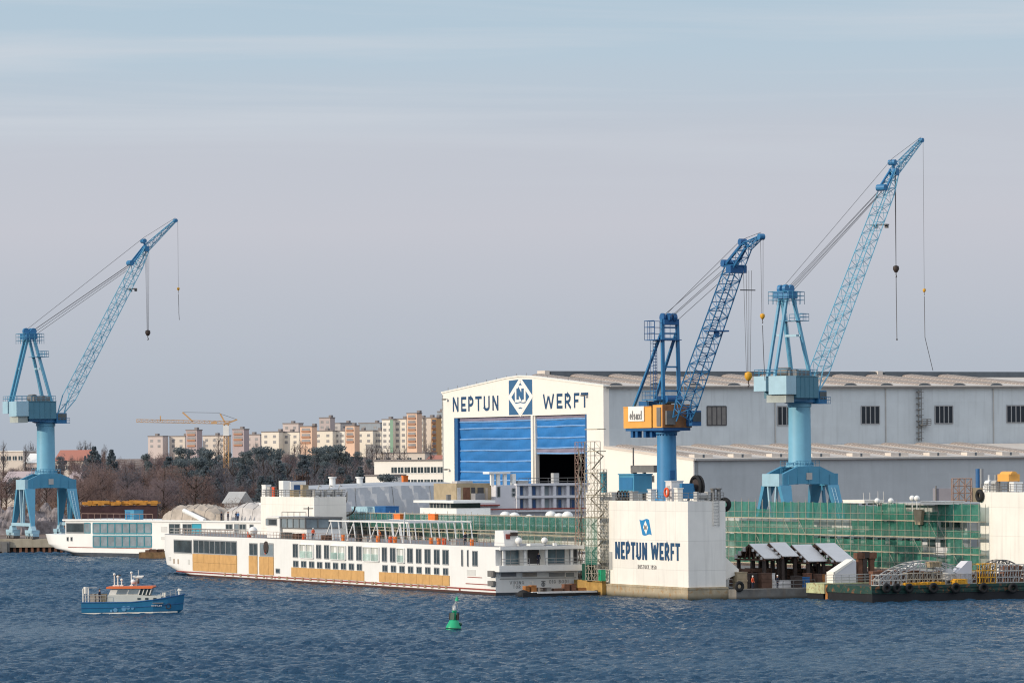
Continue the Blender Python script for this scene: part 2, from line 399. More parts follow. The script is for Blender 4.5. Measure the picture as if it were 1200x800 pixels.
# ------------------------------------------------------------------ camera, light, sky
cam = bpy.data.cameras.new('camera'); cam_o = bpy.data.objects.new('camera', cam); col.objects.link(cam_o)
cam_o.location = (0, 0, CAMH)
cam_o.matrix_world = Matrix.Translation((0, 0, CAMH)) @ Matrix.Rotation(R(90), 4, 'X') @ Matrix.Rotation(-ROLL, 4, 'Z')
cam.sensor_width = 36; cam.lens = 36 * F / 1200; cam.shift_x = 0; cam.shift_y = (PY0 - 400) / 1200
cam.clip_start = 1; cam.clip_end = 20000
scene.camera = cam_o

SUN_H = Vector((-.91, -.42, 0)).normalized(); SUN_EL = R(16)
sd = Vector((SUN_H.x * math.cos(SUN_EL), SUN_H.y * math.cos(SUN_EL), math.sin(SUN_EL)))
sun = bpy.data.lights.new('sun', 'SUN'); sun_o = bpy.data.objects.new('sun', sun); col.objects.link(sun_o)
sun.energy = 3.1; sun.angle = R(.6); sun.color = (1.0, .87, .70)
sun_o.rotation_euler = sd.to_track_quat('Z', 'Y').to_euler(); sun_o.location = (-300, 200, 200)

world = bpy.data.worlds.new('World'); scene.world = world; world.use_nodes = True
N, L = world.node_tree.nodes, world.node_tree.links
bg = N['Background']
sky = N.new('ShaderNodeTexSky'); sky.sky_type = 'NISHITA'; sky.sun_disc = False
sky.sun_elevation = SUN_EL; sky.sun_rotation = math.atan2(sd.x, sd.y); sky.air_density = 1.3; sky.dust_density = 2.0; sky.ozone_density = 2.0
bg.inputs[1].default_value = .1
tc = N.new('ShaderNodeTexCoord'); sx = N.new('ShaderNodeSeparateXYZ'); L.new(tc.outputs['Generated'], sx.inputs[0])
# winter haze: lilac near the horizon, pale blue above it
n1 = N.new('ShaderNodeTexNoise'); n1.inputs['Scale'].default_value = 2.2; n1.inputs['Detail'].default_value = 3
mp = N.new('ShaderNodeMapping'); mp.inputs['Scale'].default_value = (1.0, 1.0, 12); mp.inputs['Rotation'].default_value = (0, R(1.5), 0); L.new(tc.outputs['Generated'], mp.inputs[0]); L.new(mp.outputs[0], n1.inputs['Vector'])
ma = N.new('ShaderNodeMath'); ma.operation = 'MULTIPLY_ADD'; ma.inputs[1].default_value = .022; L.new(n1.outputs[0], ma.inputs[0]); L.new(sx.outputs[2], ma.inputs[2])
mr = N.new('ShaderNodeMapRange'); mr.inputs[1].default_value = .011; mr.inputs[2].default_value = .131; L.new(ma.outputs[0], mr.inputs[0])
cr = N.new('ShaderNodeValToRGB'); L.new(mr.outputs[0], cr.inputs[0]); e = cr.color_ramp.elements
pal = [(0.0, (172, 181, 193)), (.22, (183, 190, 201)), (.48, (197, 199, 208)), (.64, (194, 199, 209)), (.80, (183, 201, 215)), (1.0, (174, 198, 215))]
e[0].position, e[0].color = pal[0][0], (*srgb(*pal[0][1]), 1); e[1].position, e[1].color = pal[-1][0], (*srgb(*pal[-1][1]), 1)
for p, c in pal[1:-1]:
    q = e.new(p); q.color = (*srgb(*c), 1)
# thin cirrus streaks
m2 = N.new('ShaderNodeMapping'); m2.inputs['Scale'].default_value = (2.2, 2.2, 46); m2.inputs['Rotation'].default_value = (0, R(3.5), 0); L.new(tc.outputs['Generated'], m2.inputs[0])
n2 = N.new('ShaderNodeTexNoise'); n2.inputs['Scale'].default_value = 1.6; n2.inputs['Detail'].default_value = 7; n2.inputs['Roughness'].default_value = .55; n2.inputs['Distortion'].default_value = .6; L.new(m2.outputs[0], n2.inputs['Vector'])
r2 = N.new('ShaderNodeMapRange'); r2.inputs[1].default_value = .47; r2.inputs[2].default_value = .74; r2.inputs[3].default_value = 0; r2.inputs[4].default_value = .85; L.new(n2.outputs[0], r2.inputs[0])
r3 = N.new('ShaderNodeMapRange'); r3.inputs[1].default_value = .058; r3.inputs[2].default_value = .085; L.new(sx.outputs[2], r3.inputs[0])
mm = N.new('ShaderNodeMath'); mm.operation = 'MULTIPLY'; L.new(r2.outputs[0], mm.inputs[0]); L.new(r3.outputs[0], mm.inputs[1])
ci = N.new('ShaderNodeMix'); ci.data_type = 'RGBA'; L.new(mm.outputs[0], ci.inputs[0]); L.new(cr.outputs[0], ci.inputs[6]); ci.inputs[7].default_value = (*srgb(206, 212, 220), 1)
sc_ = N.new('ShaderNodeMix'); sc_.data_type = 'RGBA'; sc_.blend_type = 'MULTIPLY'; sc_.inputs[0].default_value = 1; sc_.clamp_result = False; L.new(ci.outputs[2], sc_.inputs[6]); sc_.inputs[7].default_value = (10, 10, 10, 1)
hz = N.new('ShaderNodeMapRange'); hz.inputs[1].default_value = .12; hz.inputs[2].default_value = .45; hz.inputs[3].default_value = 1; hz.inputs[4].default_value = .0; L.new(sx.outputs[2], hz.inputs[0])
mk = N.new('ShaderNodeMix'); mk.data_type = 'RGBA'; L.new(hz.outputs[0], mk.inputs[0]); hi = N.new('ShaderNodeMix'); hi.data_type = 'RGBA'; hi.inputs[0].default_value = .8; L.new(sky.outputs[0], hi.inputs[6]); sy_ = N.new('ShaderNodeMapRange'); sy_.inputs[1].default_value = -.25; sy_.inputs[2].default_value = .45; L.new(sx.outputs[1], sy_.inputs[0])
sidec = N.new('ShaderNodeMix'); sidec.data_type = 'RGBA'; L.new(sy_.outputs[0], sidec.inputs[0]); sidec.inputs[6].default_value = (13.2, 13.4, 14.2, 1); sidec.inputs[7].default_value = (3.3, 4.6, 6.2, 1); L.new(sidec.outputs[2], hi.inputs[7]); L.new(hi.outputs[2], mk.inputs[6]); L.new(sc_.outputs[2], mk.inputs[7])  # out-of-view sky raised behind the camera as shade fill, bluer ahead
L.new(mk.outputs[2], bg.inputs[0])

scene.view_settings.view_transform = 'Standard'; scene.view_settings.look = 'None'; scene.view_settings.exposure = 0
scene.render.engine = 'CYCLES'
scene.cycles.use_denoising = True; scene.cycles.filter_width = 1.15; scene.cycles.use_adaptive_sampling = False
scene.cycles.max_bounces = 6; scene.cycles.transparent_max_bounces = 12; scene.cycles.diffuse_bounces = 2; scene.cycles.glossy_bounces = 3
world.cycles.sampling_method = 'MANUAL'; world.cycles.sample_map_resolution = 2048
scene.cycles.caustics_reflective = False; scene.cycles.caustics_refractive = False

# ------------------------------------------------------------------ water: one sheet with real waves where it is seen
def axis_pts(lo, hi, step, ext):
    a = list(np.arange(lo, hi + step / 2, step)); w = step; l = [lo]; h = [hi]
    while l[-1] > -ext: w *= 1.35; l.append(l[-1] - w)
    w = step
    while h[-1] < ext: w *= 1.35; h.append(h[-1] + w)
    return np.array(l[:0:-1] + a + h[1:])
X = axis_pts(-115, 100, .42, 5000); Yv = axis_pts(340, 900, .5, 6000)
gx, gy = np.meshgrid(X, Yv); rng = np.random.default_rng(4)
z = np.zeros_like(gx)
warp = 1.6 * np.sin(gx * .06 + gy * .031) + 1.3 * np.sin(gx * -.043 + gy * .057 + 2)
for k in range(60):
    lam = .95 * (3.8 / .95) ** (rng.random() ** 1.25); a = R(68) + rng.normal(0, .55); kx, ky = math.cos(a) * 2 * math.pi / lam, math.sin(a) * 2 * math.pi / lam
    ph = gx * kx + gy * ky + rng.random() * 7 + warp * (.6 + .8 * rng.random())
    amp = .0092 * lam ** .9
    z += amp * (np.sin(ph) + .35 * np.sin(2 * ph + 1.2))
gust = .92 + .36 * np.sin(gx * .035 + gy * .012 + 1) * np.sin(gy * .028 - gx * .011) + .15 * np.sin(gy * .09 + gx * .02)
z *= gust
inside = ((gx > -150) & (gx < 140) & (gy > 300) & (gy < 960)).astype(float)
z = z * inside
nx, ny = len(X), len(Yv)
co = np.stack([gx, gy, z], -1).reshape(-1, 3)
ii = (np.arange(ny - 1)[:, None] * nx + np.arange(nx - 1)[None, :]).reshape(-1)
fc = np.stack([ii, ii + 1, ii + nx + 1, ii + nx], -1)
me = bpy.data.meshes.new('water'); me.vertices.add(len(co)); me.vertices.foreach_set('co', co.reshape(-1).astype(np.float32))
me.loops.add(fc.size); me.loops.foreach_set('vertex_index', fc.reshape(-1).astype(np.int32)); me.polygons.add(len(fc))
me.polygons.foreach_set('loop_start', np.arange(0, fc.size, 4, dtype=np.int32)); me.polygons.foreach_set('loop_total', np.full(len(fc), 4, dtype=np.int32))
me.update(calc_edges=True); me.polygons.foreach_set('use_smooth', np.ones(len(fc), dtype=bool))
water = bpy.data.objects.new('water', me); col.objects.link(water); water['kind'] = 'structure'
m = bpy.data.materials.new('water'); m.use_nodes = True; N, L = m.node_tree.nodes, m.node_tree.links; b = N['Principled BSDF']
b.inputs['Base Color'].default_value = (.010, .036, .080, 1); b.inputs['Roughness'].default_value = .10; b.inputs['IOR'].default_value = 1.33
b.inputs['Specular IOR Level'].default_value = .30
geo = N.new('ShaderNodeNewGeometry'); mp = N.new('ShaderNodeMapping'); L.new(geo.outputs['Position'], mp.inputs[0]); mp.inputs['Scale'].default_value = (.8, 1.5, 1)
n1 = N.new('ShaderNodeTexNoise'); n1.inputs['Scale'].default_value = 1.7; n1.inputs['Detail'].default_value = 6; n1.inputs['Roughness'].default_value = .62; L.new(mp.outputs[0], n1.inputs['Vector'])
bp = N.new('ShaderNodeBump'); bp.inputs['Strength'].default_value = 1.0; bp.inputs['Distance'].default_value = .55; L.new(n1.outputs[0], bp.inputs['Height']); L.new(bp.outputs[0], b.inputs['Normal'])
n3 = N.new('ShaderNodeTexNoise'); n3.inputs['Scale'].default_value = .02; n3.inputs['Detail'].default_value = 4; L.new(geo.outputs['Position'], n3.inputs['Vector'])
cr = N.new('ShaderNodeValToRGB'); L.new(n3.outputs[0], cr.inputs[0]); cr.color_ramp.elements[0].position = .35; cr.color_ramp.elements[1].position = .7
cr.color_ramp.elements[0].color = (.016, .058, .118, 1); cr.color_ramp.elements[1].color = (.026, .076, .140, 1); L.new(cr.outputs[0], b.inputs['Base Color'])
me.materials.append(m)

# ------------------------------------------------------------------ land
def poly_inside(px, py, P):
    c = np.zeros_like(px, dtype=bool); n = len(P)
    for i in range(n):
        x0, y0 = P[i]; x1, y1 = P[(i + 1) % n]
        t = ((y0 > py) != (y1 > py)); xx = (x1 - x0) * (py - y0) / ((y1 - y0) if y1 != y0 else 1e-9) + x0
        c ^= t & (px < xx)
    return c
d2 = lambda t, s: (D(t, s).x, D(t, s).y)
QY = 908.0
LAND = [d2(76, 8), d2(900, 8), (6000, 1500), (6000, 15000), (-6000, 15000), (-6000, QY), (-56, QY), (-40, 872), d2(8, 162), d2(74, 158)]
gX = np.unique(np.concatenate([np.arange(-250, 250, 5.0), np.arange(-900, 900, 40.0), np.linspace(-5900, 5900, 40)]))
gY = np.unique(np.concatenate([np.arange(560, 1100, 5.0), np.arange(1100, 2600, 35.0), np.linspace(2600, 14900, 30)]))
qx, qy = np.meshgrid(gX, gY); ins = poly_inside(qx, qy, LAND)
def hill(x, y):
    y = np.asarray(y, dtype=float); x = np.asarray(x, dtype=float)
    r = np.clip((y - 985) / 900, 0, 1); r = r * r * (3 - 2 * r)
    b = 1.2 * np.sin(x * .021 + 1) * np.sin(y * .017) + .7 * np.sin(x * .05 + y * .03)
    return 2.85 + 17 * r + b * np.clip((y - 960) / 120, 0, 1)
def hz_(x, y): return float(hill(x, y))
zz = np.where(ins, hill(qx, qy), -4.0)
co = np.stack([qx, qy, zz], -1).reshape(-1, 3); nx, ny = len(gX), len(gY)
ii = (np.arange(ny - 1)[:, None] * nx + np.arange(nx - 1)[None, :]).reshape(-1)
me = bpy.data.meshes.new('ground'); me.from_pydata(co.tolist(), [], np.stack([ii, ii + 1, ii + nx + 1, ii + nx], -1).tolist()); me.update()
ground = bpy.data.objects.new('ground', me); col.objects.link(ground); ground['kind'] = 'structure'
m = bpy.data.materials.new('winter_ground'); m.use_nodes = True; N, L = m.node_tree.nodes, m.node_tree.links; b = N['Principled BSDF']; b.inputs['Roughness'].default_value = .95
geo = N.new('ShaderNodeNewGeometry'); n1 = N.new('ShaderNodeTexNoise'); n1.inputs['Scale'].default_value = .16; n1.inputs['Detail'].default_value = 9; n1.inputs['Roughness'].default_value = .75; L.new(geo.outputs['Position'], n1.inputs['Vector'])
cr = N.new('ShaderNodeValToRGB'); L.new(n1.outputs[0], cr.inputs[0]); e = cr.color_ramp.elements
e[0].position = .40; e[0].color = (.10, .07, .05, 1); e[1].position = .62; e[1].color = (.40, .36, .36, 1); q = e.new(.52); q.color = (.19, .13, .10, 1)
L.new(cr.outputs[0], b.inputs['Base Color']); me.materials.append(m)

# quay wall on the far left, concrete cap over dark sheet piles
q = thing('quay_wall', 'pale concrete quay wall over dark piles under the left blue crane', 'quay wall', (-110, QY, 0))
b_ = MB(); b_.box(-160, 54, -3.5, 2, 1.15, 2.9); b_.box(-160, 54, -3.2, -2.9, 2.9, 3.02); b_.build('capping_beam', M['concrete'], q)
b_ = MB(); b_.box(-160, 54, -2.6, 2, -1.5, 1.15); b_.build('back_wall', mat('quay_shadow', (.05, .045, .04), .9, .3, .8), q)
b_ = MB()
for k in range(170): b_.box(-160 + k * 1.26, -160 + k * 1.26 + .55, -3.3, -2.6, -1.5, 1.15)
b_.build('sheet_piling', M['rust'], q)
for x in (14, 84):
    f = on_z(x, 646, 0).x + 110
    b_ = MB(); b_.box(f - 1.0, f + 1.0, -4.0, -3.5, .3, 2.5); b_.box(f - .55, f + .55, -4.35, -4.0, .1, 2.2); b_.build('fender_panel', [M['galv_dark']], q)

# ------------------------------------------------------------------ the ship hall
hc = at_Y(707, 453, 805); HT, HS = ts(hc)
HZ = 2.9
def hs(x, y): s, z_ = px_s(x, y, HT); return s - HS, z_         # on the gable plane
def ht(x, y, ds=0): t, z_ = px_t(x, y, HS + ds); return t - HT, z_
W_, _ = hs(518, 461); EZ = hc.z
EZ = (EZ + hs(518, 460.5)[1]) / 2
MIDY = W_ / 2; RIDGE = EZ + 2.75
HL = 340.0
hall = thing('ship_hall', 'huge white gabled shipbuilding hall with blue tarped door and long grey side', 'hall', D(HT, HS, 0), RZ)
dl, zdt = hs(532, 489.3); dr, zdt2 = hs(687.5, 485.3); DZ = (zdt + zdt2) / 2
b_ = MB(); b_.prism([(0, 0, HZ), (0, dr, HZ), (0, dr, DZ), (0, dl, DZ), (0, dl, HZ), (0, W_, HZ), (0, W_, EZ), (0, MIDY + 6, RIDGE - .35), (0, MIDY, RIDGE - .15), (0, MIDY - 6, RIDGE - .35), (0, 0, EZ)], (1.2, 0, 0))
gable = b_.build('gable_wall', M['hall_white'], hall)
b_ = MB(); b_.box(0.02, HL, .01, .6, HZ, EZ - .3); b_.build('side_wall', M['hall_grey'], hall)
b_ = MB(); b_.box(0, HL, W_ - .6, W_, HZ, EZ - .3); b_.build('side_wall', M['hall_grey'], hall)
b_ = MB(); b_.prism([(1.3, -.5, EZ - .35), (1.3, -.5, EZ + .15), (1.3, MIDY, RIDGE), (1.3, W_ + .5, EZ + .15), (1.3, W_ + .5, EZ - .35), (1.3, MIDY, RIDGE - .5)], (HL, 0, 0)); b_.build('roof', M['roof_pale'], hall)
b_ = MB(); b_.prism([(-.15, -.3, EZ), (-.15, MIDY - 6, RIDGE - .33), (-.15, MIDY, RIDGE - .1), (-.15, MIDY + 6, RIDGE - .33), (-.15, W_ + .2, EZ), (-.15, W_ + .2, EZ + .3), (-.15, MIDY + 6, RIDGE - .03), (-.15, MIDY, RIDGE + .2), (-.15, MIDY - 6, RIDGE - .03), (-.15, -.3, EZ + .3)], (1.4, 0, 0)); b_.build('coping', M['hall_white'], hall)
# ridge light, broken by a vent
for xa, xb in ((640, 1020), (1031, 1210)):
    ta = ht(xa, 439, MIDY)[0]; tb = ht(xb, 439, MIDY)[0]
    b_ = MB(); b_.box(ta, tb, MIDY - 2.2, MIDY + 2.2, RIDGE - .4, RIDGE + 1.0); b_.build('ridge_light', M['ridge_dark'], hall)
for xa, xb in ((632, 637.5), (1021.5, 1027)):
    ta = ht(xa, 439, MIDY)[0]; tb = ht(xb, 439, MIDY)[0]
    b_ = MB(); b_.box(ta, tb, MIDY - 2.6, MIDY + 1, RIDGE - .6, RIDGE + 1.1); b_.build('roof_vent', M['roof_pale'], hall)
def barrel(mb, x, y0, z0, y1, z1, r, n=8, h=.8):
    P = lambda k, y, z_: (x - r * math.cos(math.pi * k / n), y, z_ + h * r * math.sin(math.pi * k / n))
    for k in range(n):
        mb.m = 0; mb.face([P(k, y0, z0), P(k + 1, y0, z0), P(k + 1, y1, z1), P(k, y1, z1)])
    mb.m = 1; mb.face([P(k, y0 - .01, z0) for k in range(n + 1)])
    mb.m = 2
    nr = 24
    for j in range(nr):
        f = j / nr; yy = y0 + (y1 - y0) * f; z2 = z0 + (z1 - z0) * f
        for k in range(n): mb.beam(P(k, yy, z2 + .05), P(k + 1, yy, z2 + .02), .12)
for x in (721, 768, 814, 859.5, 905, 950, 996, 1038.5, 1083, 1123.5, 1167, 1210):
    t_ = ht(x, 451, 1)[0]
    mb = MB(); barrel(mb, t_, .8, EZ + .15, MIDY - 2.3, RIDGE - .08, 1.5, h=.36)
    mb.build('barrel_skylight', [M['rib_brown'], M['ridge_dark'], M['roof_pale']], hall)
# side windows
def win_grid(name, parent, x0, x1, z0, z1, y, nx_, mats, fr=.12, face=-1, axis='x', proud=.06):
    """one window: recessed pane and bars; axis x faces -y, axis y faces -x"""
    mb = MB()
    def bx_(a0, a1, d0, d1, z0_, z1_):
        if axis == 'x': mb.box(a0, a1, y - d1, y - d0, z0_, z1_)
        else: mb.box(y - d1, y - d0, a0, a1, z0_, z1_)
    mb.m = 0; bx_(x0, x1, -.01, proud * .5, z0, z1)
    mb.m = 1
    for k in range(nx_ + 1):
        c = x0 + (x1 - x0) * k / nx_; bx_(c - fr / 2, c + fr / 2, .0, proud, z0, z1)
    bx_(x0, x1, .0, proud * 1.15, z0 - fr / 2, z0 + fr / 2); bx_(x0, x1, .0, proud * 1.15, z1 - fr / 2, z1 + fr / 2)
    return mb.build(name, mats, parent)
for xa, xb, ya, yb, g in ((828.5, 851, 476, 498, 1), (911, 932.5, 476, 498, 0), (1009, 1030.5, 475.7, 496.5, 0), (1095.5, 1116.5, 475.3, 496, 0), (1179.5, 1201, 475, 495, 0)):
    (t0, z1), (t1, z0) = ht(xa, ya), ht(xb, yb)
    win_grid('window', hall, t0, t1, z0, z1, 0, 4, [M['galv_dark'] if g else M['pane_dark'], M['frame_grey'] if not g else M['shadow_grey']], fr=.20, proud=.12)
# wall ladder with its landing
(t0, z1), (t1, z0) = ht(1076, 456), ht(1078, 517)
mb = MB(); mb.ladder((t0, -.6, z0), (t0, -.6, z1), (1, 0, 0), .7, .7, .07)
for k in range(9): zz_ = z0 + (z1 - z0) * (k + .5) / 9; mb.box(t0 - .55, t0 + .55, -1.2, -.02, zz_, zz_ + .1)
mb.box(t0, t0 + 2, -1.5, -.02, z0 + 3.2, z0 + 3.35); mb.rail([(t0 + 2, -.1, z0 + 3.3), (t0 + 2, -1.5, z0 + 3.3), (t0, -1.5, z0 + 3.3)], 1.1, 1, .06)
mb.build('wall_ladder', M['galv_dark'], hall)
mb = MB(); mb.box(0.3, HL, -.75, -.5, EZ - .38, EZ - .05); mb.build('gutter', M['galv_dark'], hall)
for k in range(6): t_ = 6.2 * (k * 4 + 2); mb = MB(); mb.box(t_, t_ + .18, -.2, -.0, HZ + 17, EZ - .4); mb.build('downpipe', M['galv'], hall)
# lean-to along the side
lw = -hs(812.3, 537.5)[0]; LZ1 = hs(707, 523)[1]; LZ0 = hs(812.3, 537.8)[1]
mb = MB(); mb.prism([(.05, -.02, HZ), (.05, -lw, HZ), (.05, -lw, LZ0), (.05, -.02, LZ1)], (1, 0, 0)); mb.build('lean_to_front', M['hall_white'], hall)
mb = MB(); mb.box(.3, HL, -lw, -lw + .5, HZ, LZ0 - .3); mb.build('lean_to_side', M['annex_grey'], hall)
mb = MB(); mb.prism([(-.1, -lw - .4, LZ0 - .3), (-.1, -lw - .4, LZ0 + .12), (-.1, -.05, LZ1 + .12), (-.1, -.05, LZ1 - .3)], (HL, 0, 0)); mb.build('lean_to_roof', M['roof_pale'], hall)
mb = MB(); mb.box(.1, HL, -lw - .7, -lw - .42, LZ0 - .25, LZ0 + .06); mb.build('gutter', M['galv'], hall)
for x in (700, 866, 911, 958, 1005, 1050, 1095, 1139, 1180, 1222):
    t_ = px_t(x, 532, HS - lw + 3)[0] - HT if x > 700 else 3.0; zb = lambda y: LZ0 + (LZ1 - LZ0) * (y + lw) / lw
    mb = MB(); barrel(mb, t_, -lw + 4, zb(-lw + 4) + .1, -2, zb(-2) + .1, 1.5, h=.3)
    mb.m = 2; mb.box(t_ - 1.9, t_ + 1.9, -lw + 1.6, -lw + 3.9, zb(-lw + 2) - .1, zb(-lw + 2) + .75)
    mb.m = 1; mb.box(t_ - .2, t_ + .2, -lw + 1.55, -lw + 1.6, zb(-lw + 2) + .1, zb(-lw + 2) + .7)
    mb.build('barrel_skylight', [M['rib_brown'], M['ridge_dark'], M['roof_pale']], hall)
for xa, xb in ((752.8, 757), (761.5, 766.5)):
    (s1, z1), (s0, z0) = hs(xa, 557), hs(xb, 564.5)
    win_grid('window', hall, s0, s1, z0, z1, .05, 2, [M['glass'], M['frame_grey']], fr=.15, axis='y')
# door opening: frame, post and tarp strips
pm = hs(623.8, 520)[0]
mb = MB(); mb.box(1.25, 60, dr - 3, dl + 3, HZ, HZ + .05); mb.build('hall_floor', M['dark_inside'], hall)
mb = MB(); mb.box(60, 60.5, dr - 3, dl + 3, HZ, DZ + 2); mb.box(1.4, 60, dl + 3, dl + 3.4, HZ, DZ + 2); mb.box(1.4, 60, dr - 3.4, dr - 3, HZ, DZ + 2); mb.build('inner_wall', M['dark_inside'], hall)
mb = MB(); mb.box(.25, 1.1, pm - .9, pm + .9, HZ, DZ); mb.box(-.1, .2, pm - .45, pm + .45, HZ, DZ); mb.build('door_post', M['hall_white'], hall)
mb = MB(); mb.box(.1, 1.1, dl - 1.6, dl - .02, HZ, DZ - .02); mb.build('door_jamb', M['blue_dark'], hall)
mb = MB(); mb.box(.05, .3, dr + .02, dr + .8, HZ, DZ - .02); mb.build('door_jamb', M['blue_dark'], hall)
def tarp(y0, y1, z0, z1, m_, seed):
    rr = random.Random(seed); mb = MB(); n, k_ = 26, 6; g = {}
    p1, p2 = rr.random() * 6, rr.random() * 6
    for i in range(n + 1):
        for j in range(k_ + 1):
            u, v = i / n, j / k_
            x = .75 - .14 * math.sin(math.pi * v) * (.7 + .3 * math.sin(u * 9 + p1)) + .06 * math.sin(u * 23 + p2 + v * 4) + rr.uniform(-.02, .02)
            g[i, j] = (x, y0 + (y1 - y0) * u, z0 + (z1 - z0) * v + .05 * math.sin(u * 7 + p1))
    for i in range(n):
        for j in range(k_): mb.face([g[i, j], g[i, j + 1], g[i + 1, j + 1], g[i + 1, j]])
    mb.build('door_tarp', m_, hall, smooth='all')
    mb = MB(); mb.path([(g[i, 0][0] - .12, g[i, 0][1], g[i, 0][2]) for i in range(n + 1)], .16, 4); mb.build('tarp_seam', M['tarp_edge'], hall)
zl = [hs(580, y)[1] for y in (493.6, 501.5, 514, 527.5, 540.4, 552.6, 563, 580)]
tarp(pm + .9, dl - 1.6, zl[0], DZ, M['tarp_mauve'], 1)
for k in range(7): tarp(pm + .9, dl - 1.6, zl[k + 1], zl[k], M['tarp_blue'], 10 + k)
zr = [hs(655, y)[1] for y in (491, 499, 512.5, 524.5, 531)]
tarp(dr + .4, pm - .9, zr[0], DZ, M['tarp_mauve'], 2)
for k in range(3): tarp(dr + .4, pm - .9, zr[k + 1], zr[k], M['tarp_blue'], 20 + k)
tarp(dr + .4, pm - .9, zr[4], zr[3], M['tarp_mauve'], 3)
# lettering and emblem on the gable
Ng = Vector((-1, 0, 0)); Ug = Vector((0, -1, 0)); Vg = Vector((0, 0, 1))
def gtext(text, xa, xb, yt, yb):
    (sa, _), (sb, _) = hs(xa, (yt + yb) / 2), hs(xb, (yt + yb) / 2); zt = hs((xa + xb) / 2, yt)[1]; z0 = hs((xa + xb) / 2, yb)[1]
    mb = MB(); write(mb, text, Vector((0, sa, z0)), Ug, Vg, Ng, sa - sb, zt - z0, w=.195)
    o = mb.build('lettering', M['letter_blue'], hall); o['label'] = 'tall blue capital letters painted on white gable'
gtext('NEPTUN', 530, 585, 464.3, 481.5); gtext('WERFT', 636, 689.5, 460.8, 478.2)
(sa, zt), (sb, z0) = hs(596.3, 444.6), hs(624, 486.8); wB, hB = sa - sb, zt - z0 - .3; OB = Vector((0, sa, z0 + .25))
mb = MB(); poly_on(mb, [(0, 0), (wB, 0), (wB, hB * .975), (wB / 2, hB), (0, hB * .975)], OB, Ug, Vg, Ng, .01, .02); banner = mb.build('emblem_panel', M['logo_blue'], hall)
def emblem(parent, OB, w, h, U, V, Nn, mw, mbl, off):
    c = w / 2; mb = MB()
    strokes(mb, [(c, h * .985), (w * .965, h * .5), (c, h * .02), (w * .035, h * .5), (c, h * .985)], w * .085, OB, U, V, Nn, off, .02)
    q = [(.27, .78), (.38, .78), (.41, .83), (.59, .83), (.62, .78), (.73, .78), (.73, .36), (.62, .345), (.5, .37), (.38, .345), (.27, .36)]
    poly_on(mb, [(w * a, h * b) for a, b in q], OB, U, V, Nn, off + .03, .02)
    q = [(.25, .32), (.37, .315), (.5, .335), (.63, .315), (.75, .32), (.66, .2), (.58, .19), (.5, .215), (.42, .19), (.34, .2)]
    poly_on(mb, [(w * a, h * b) for a, b in q], OB, U, V, Nn, off + .03, .02)
    q = [(.33, .165), (.42, .155), (.5, .175), (.58, .155), (.67, .165), (.5, .01)]
    poly_on(mb, [(w * a, h * b) for a, b in q], OB, U, V, Nn, off + .036, .02)
    e = mb.build('emblem', mw, parent)
    mb = MB()
    for st in GLYPH['N'][1]: strokes(mb, [((.335 + p[0] * .66) * w, (.43 + p[1] * .31) * h) for p in st], w * .105, OB, U, V, Nn, off + .06 + .0007 * len(mb.f), .02)
    mb.build('emblem_letter', mbl, e)
emblem(banner, OB, wB, hB, Ug, Vg, Ng, M['logo_white'], M['logo_blue'], .04)
for x, y in ((525, 469), (688, 464.5), (527, 551)):
    s_, z_ = hs(x, y); mb = MB(); mb.box(-.8, 0, s_ - .06, s_ + .06, z_ + .2, z_ + .3); mb.box(-1.2, -.7, s_ - .5, s_ + .5, z_ + .05, z_ + .35); mb.build('wall_lamp', M['galv_dark'], hall)
mb = MB()
for k in range(16):
    y_ = 2 + (W_ - 4) * k / 15; zt_ = EZ + 2.4 * (1 - abs(y_ - MIDY) / MIDY); mb.tube((.5, y_, zt_), (.5, y_, zt_ + 1.1), .05, n=4)
mb.build('lightning_rod', M['galv_dark'], hall)

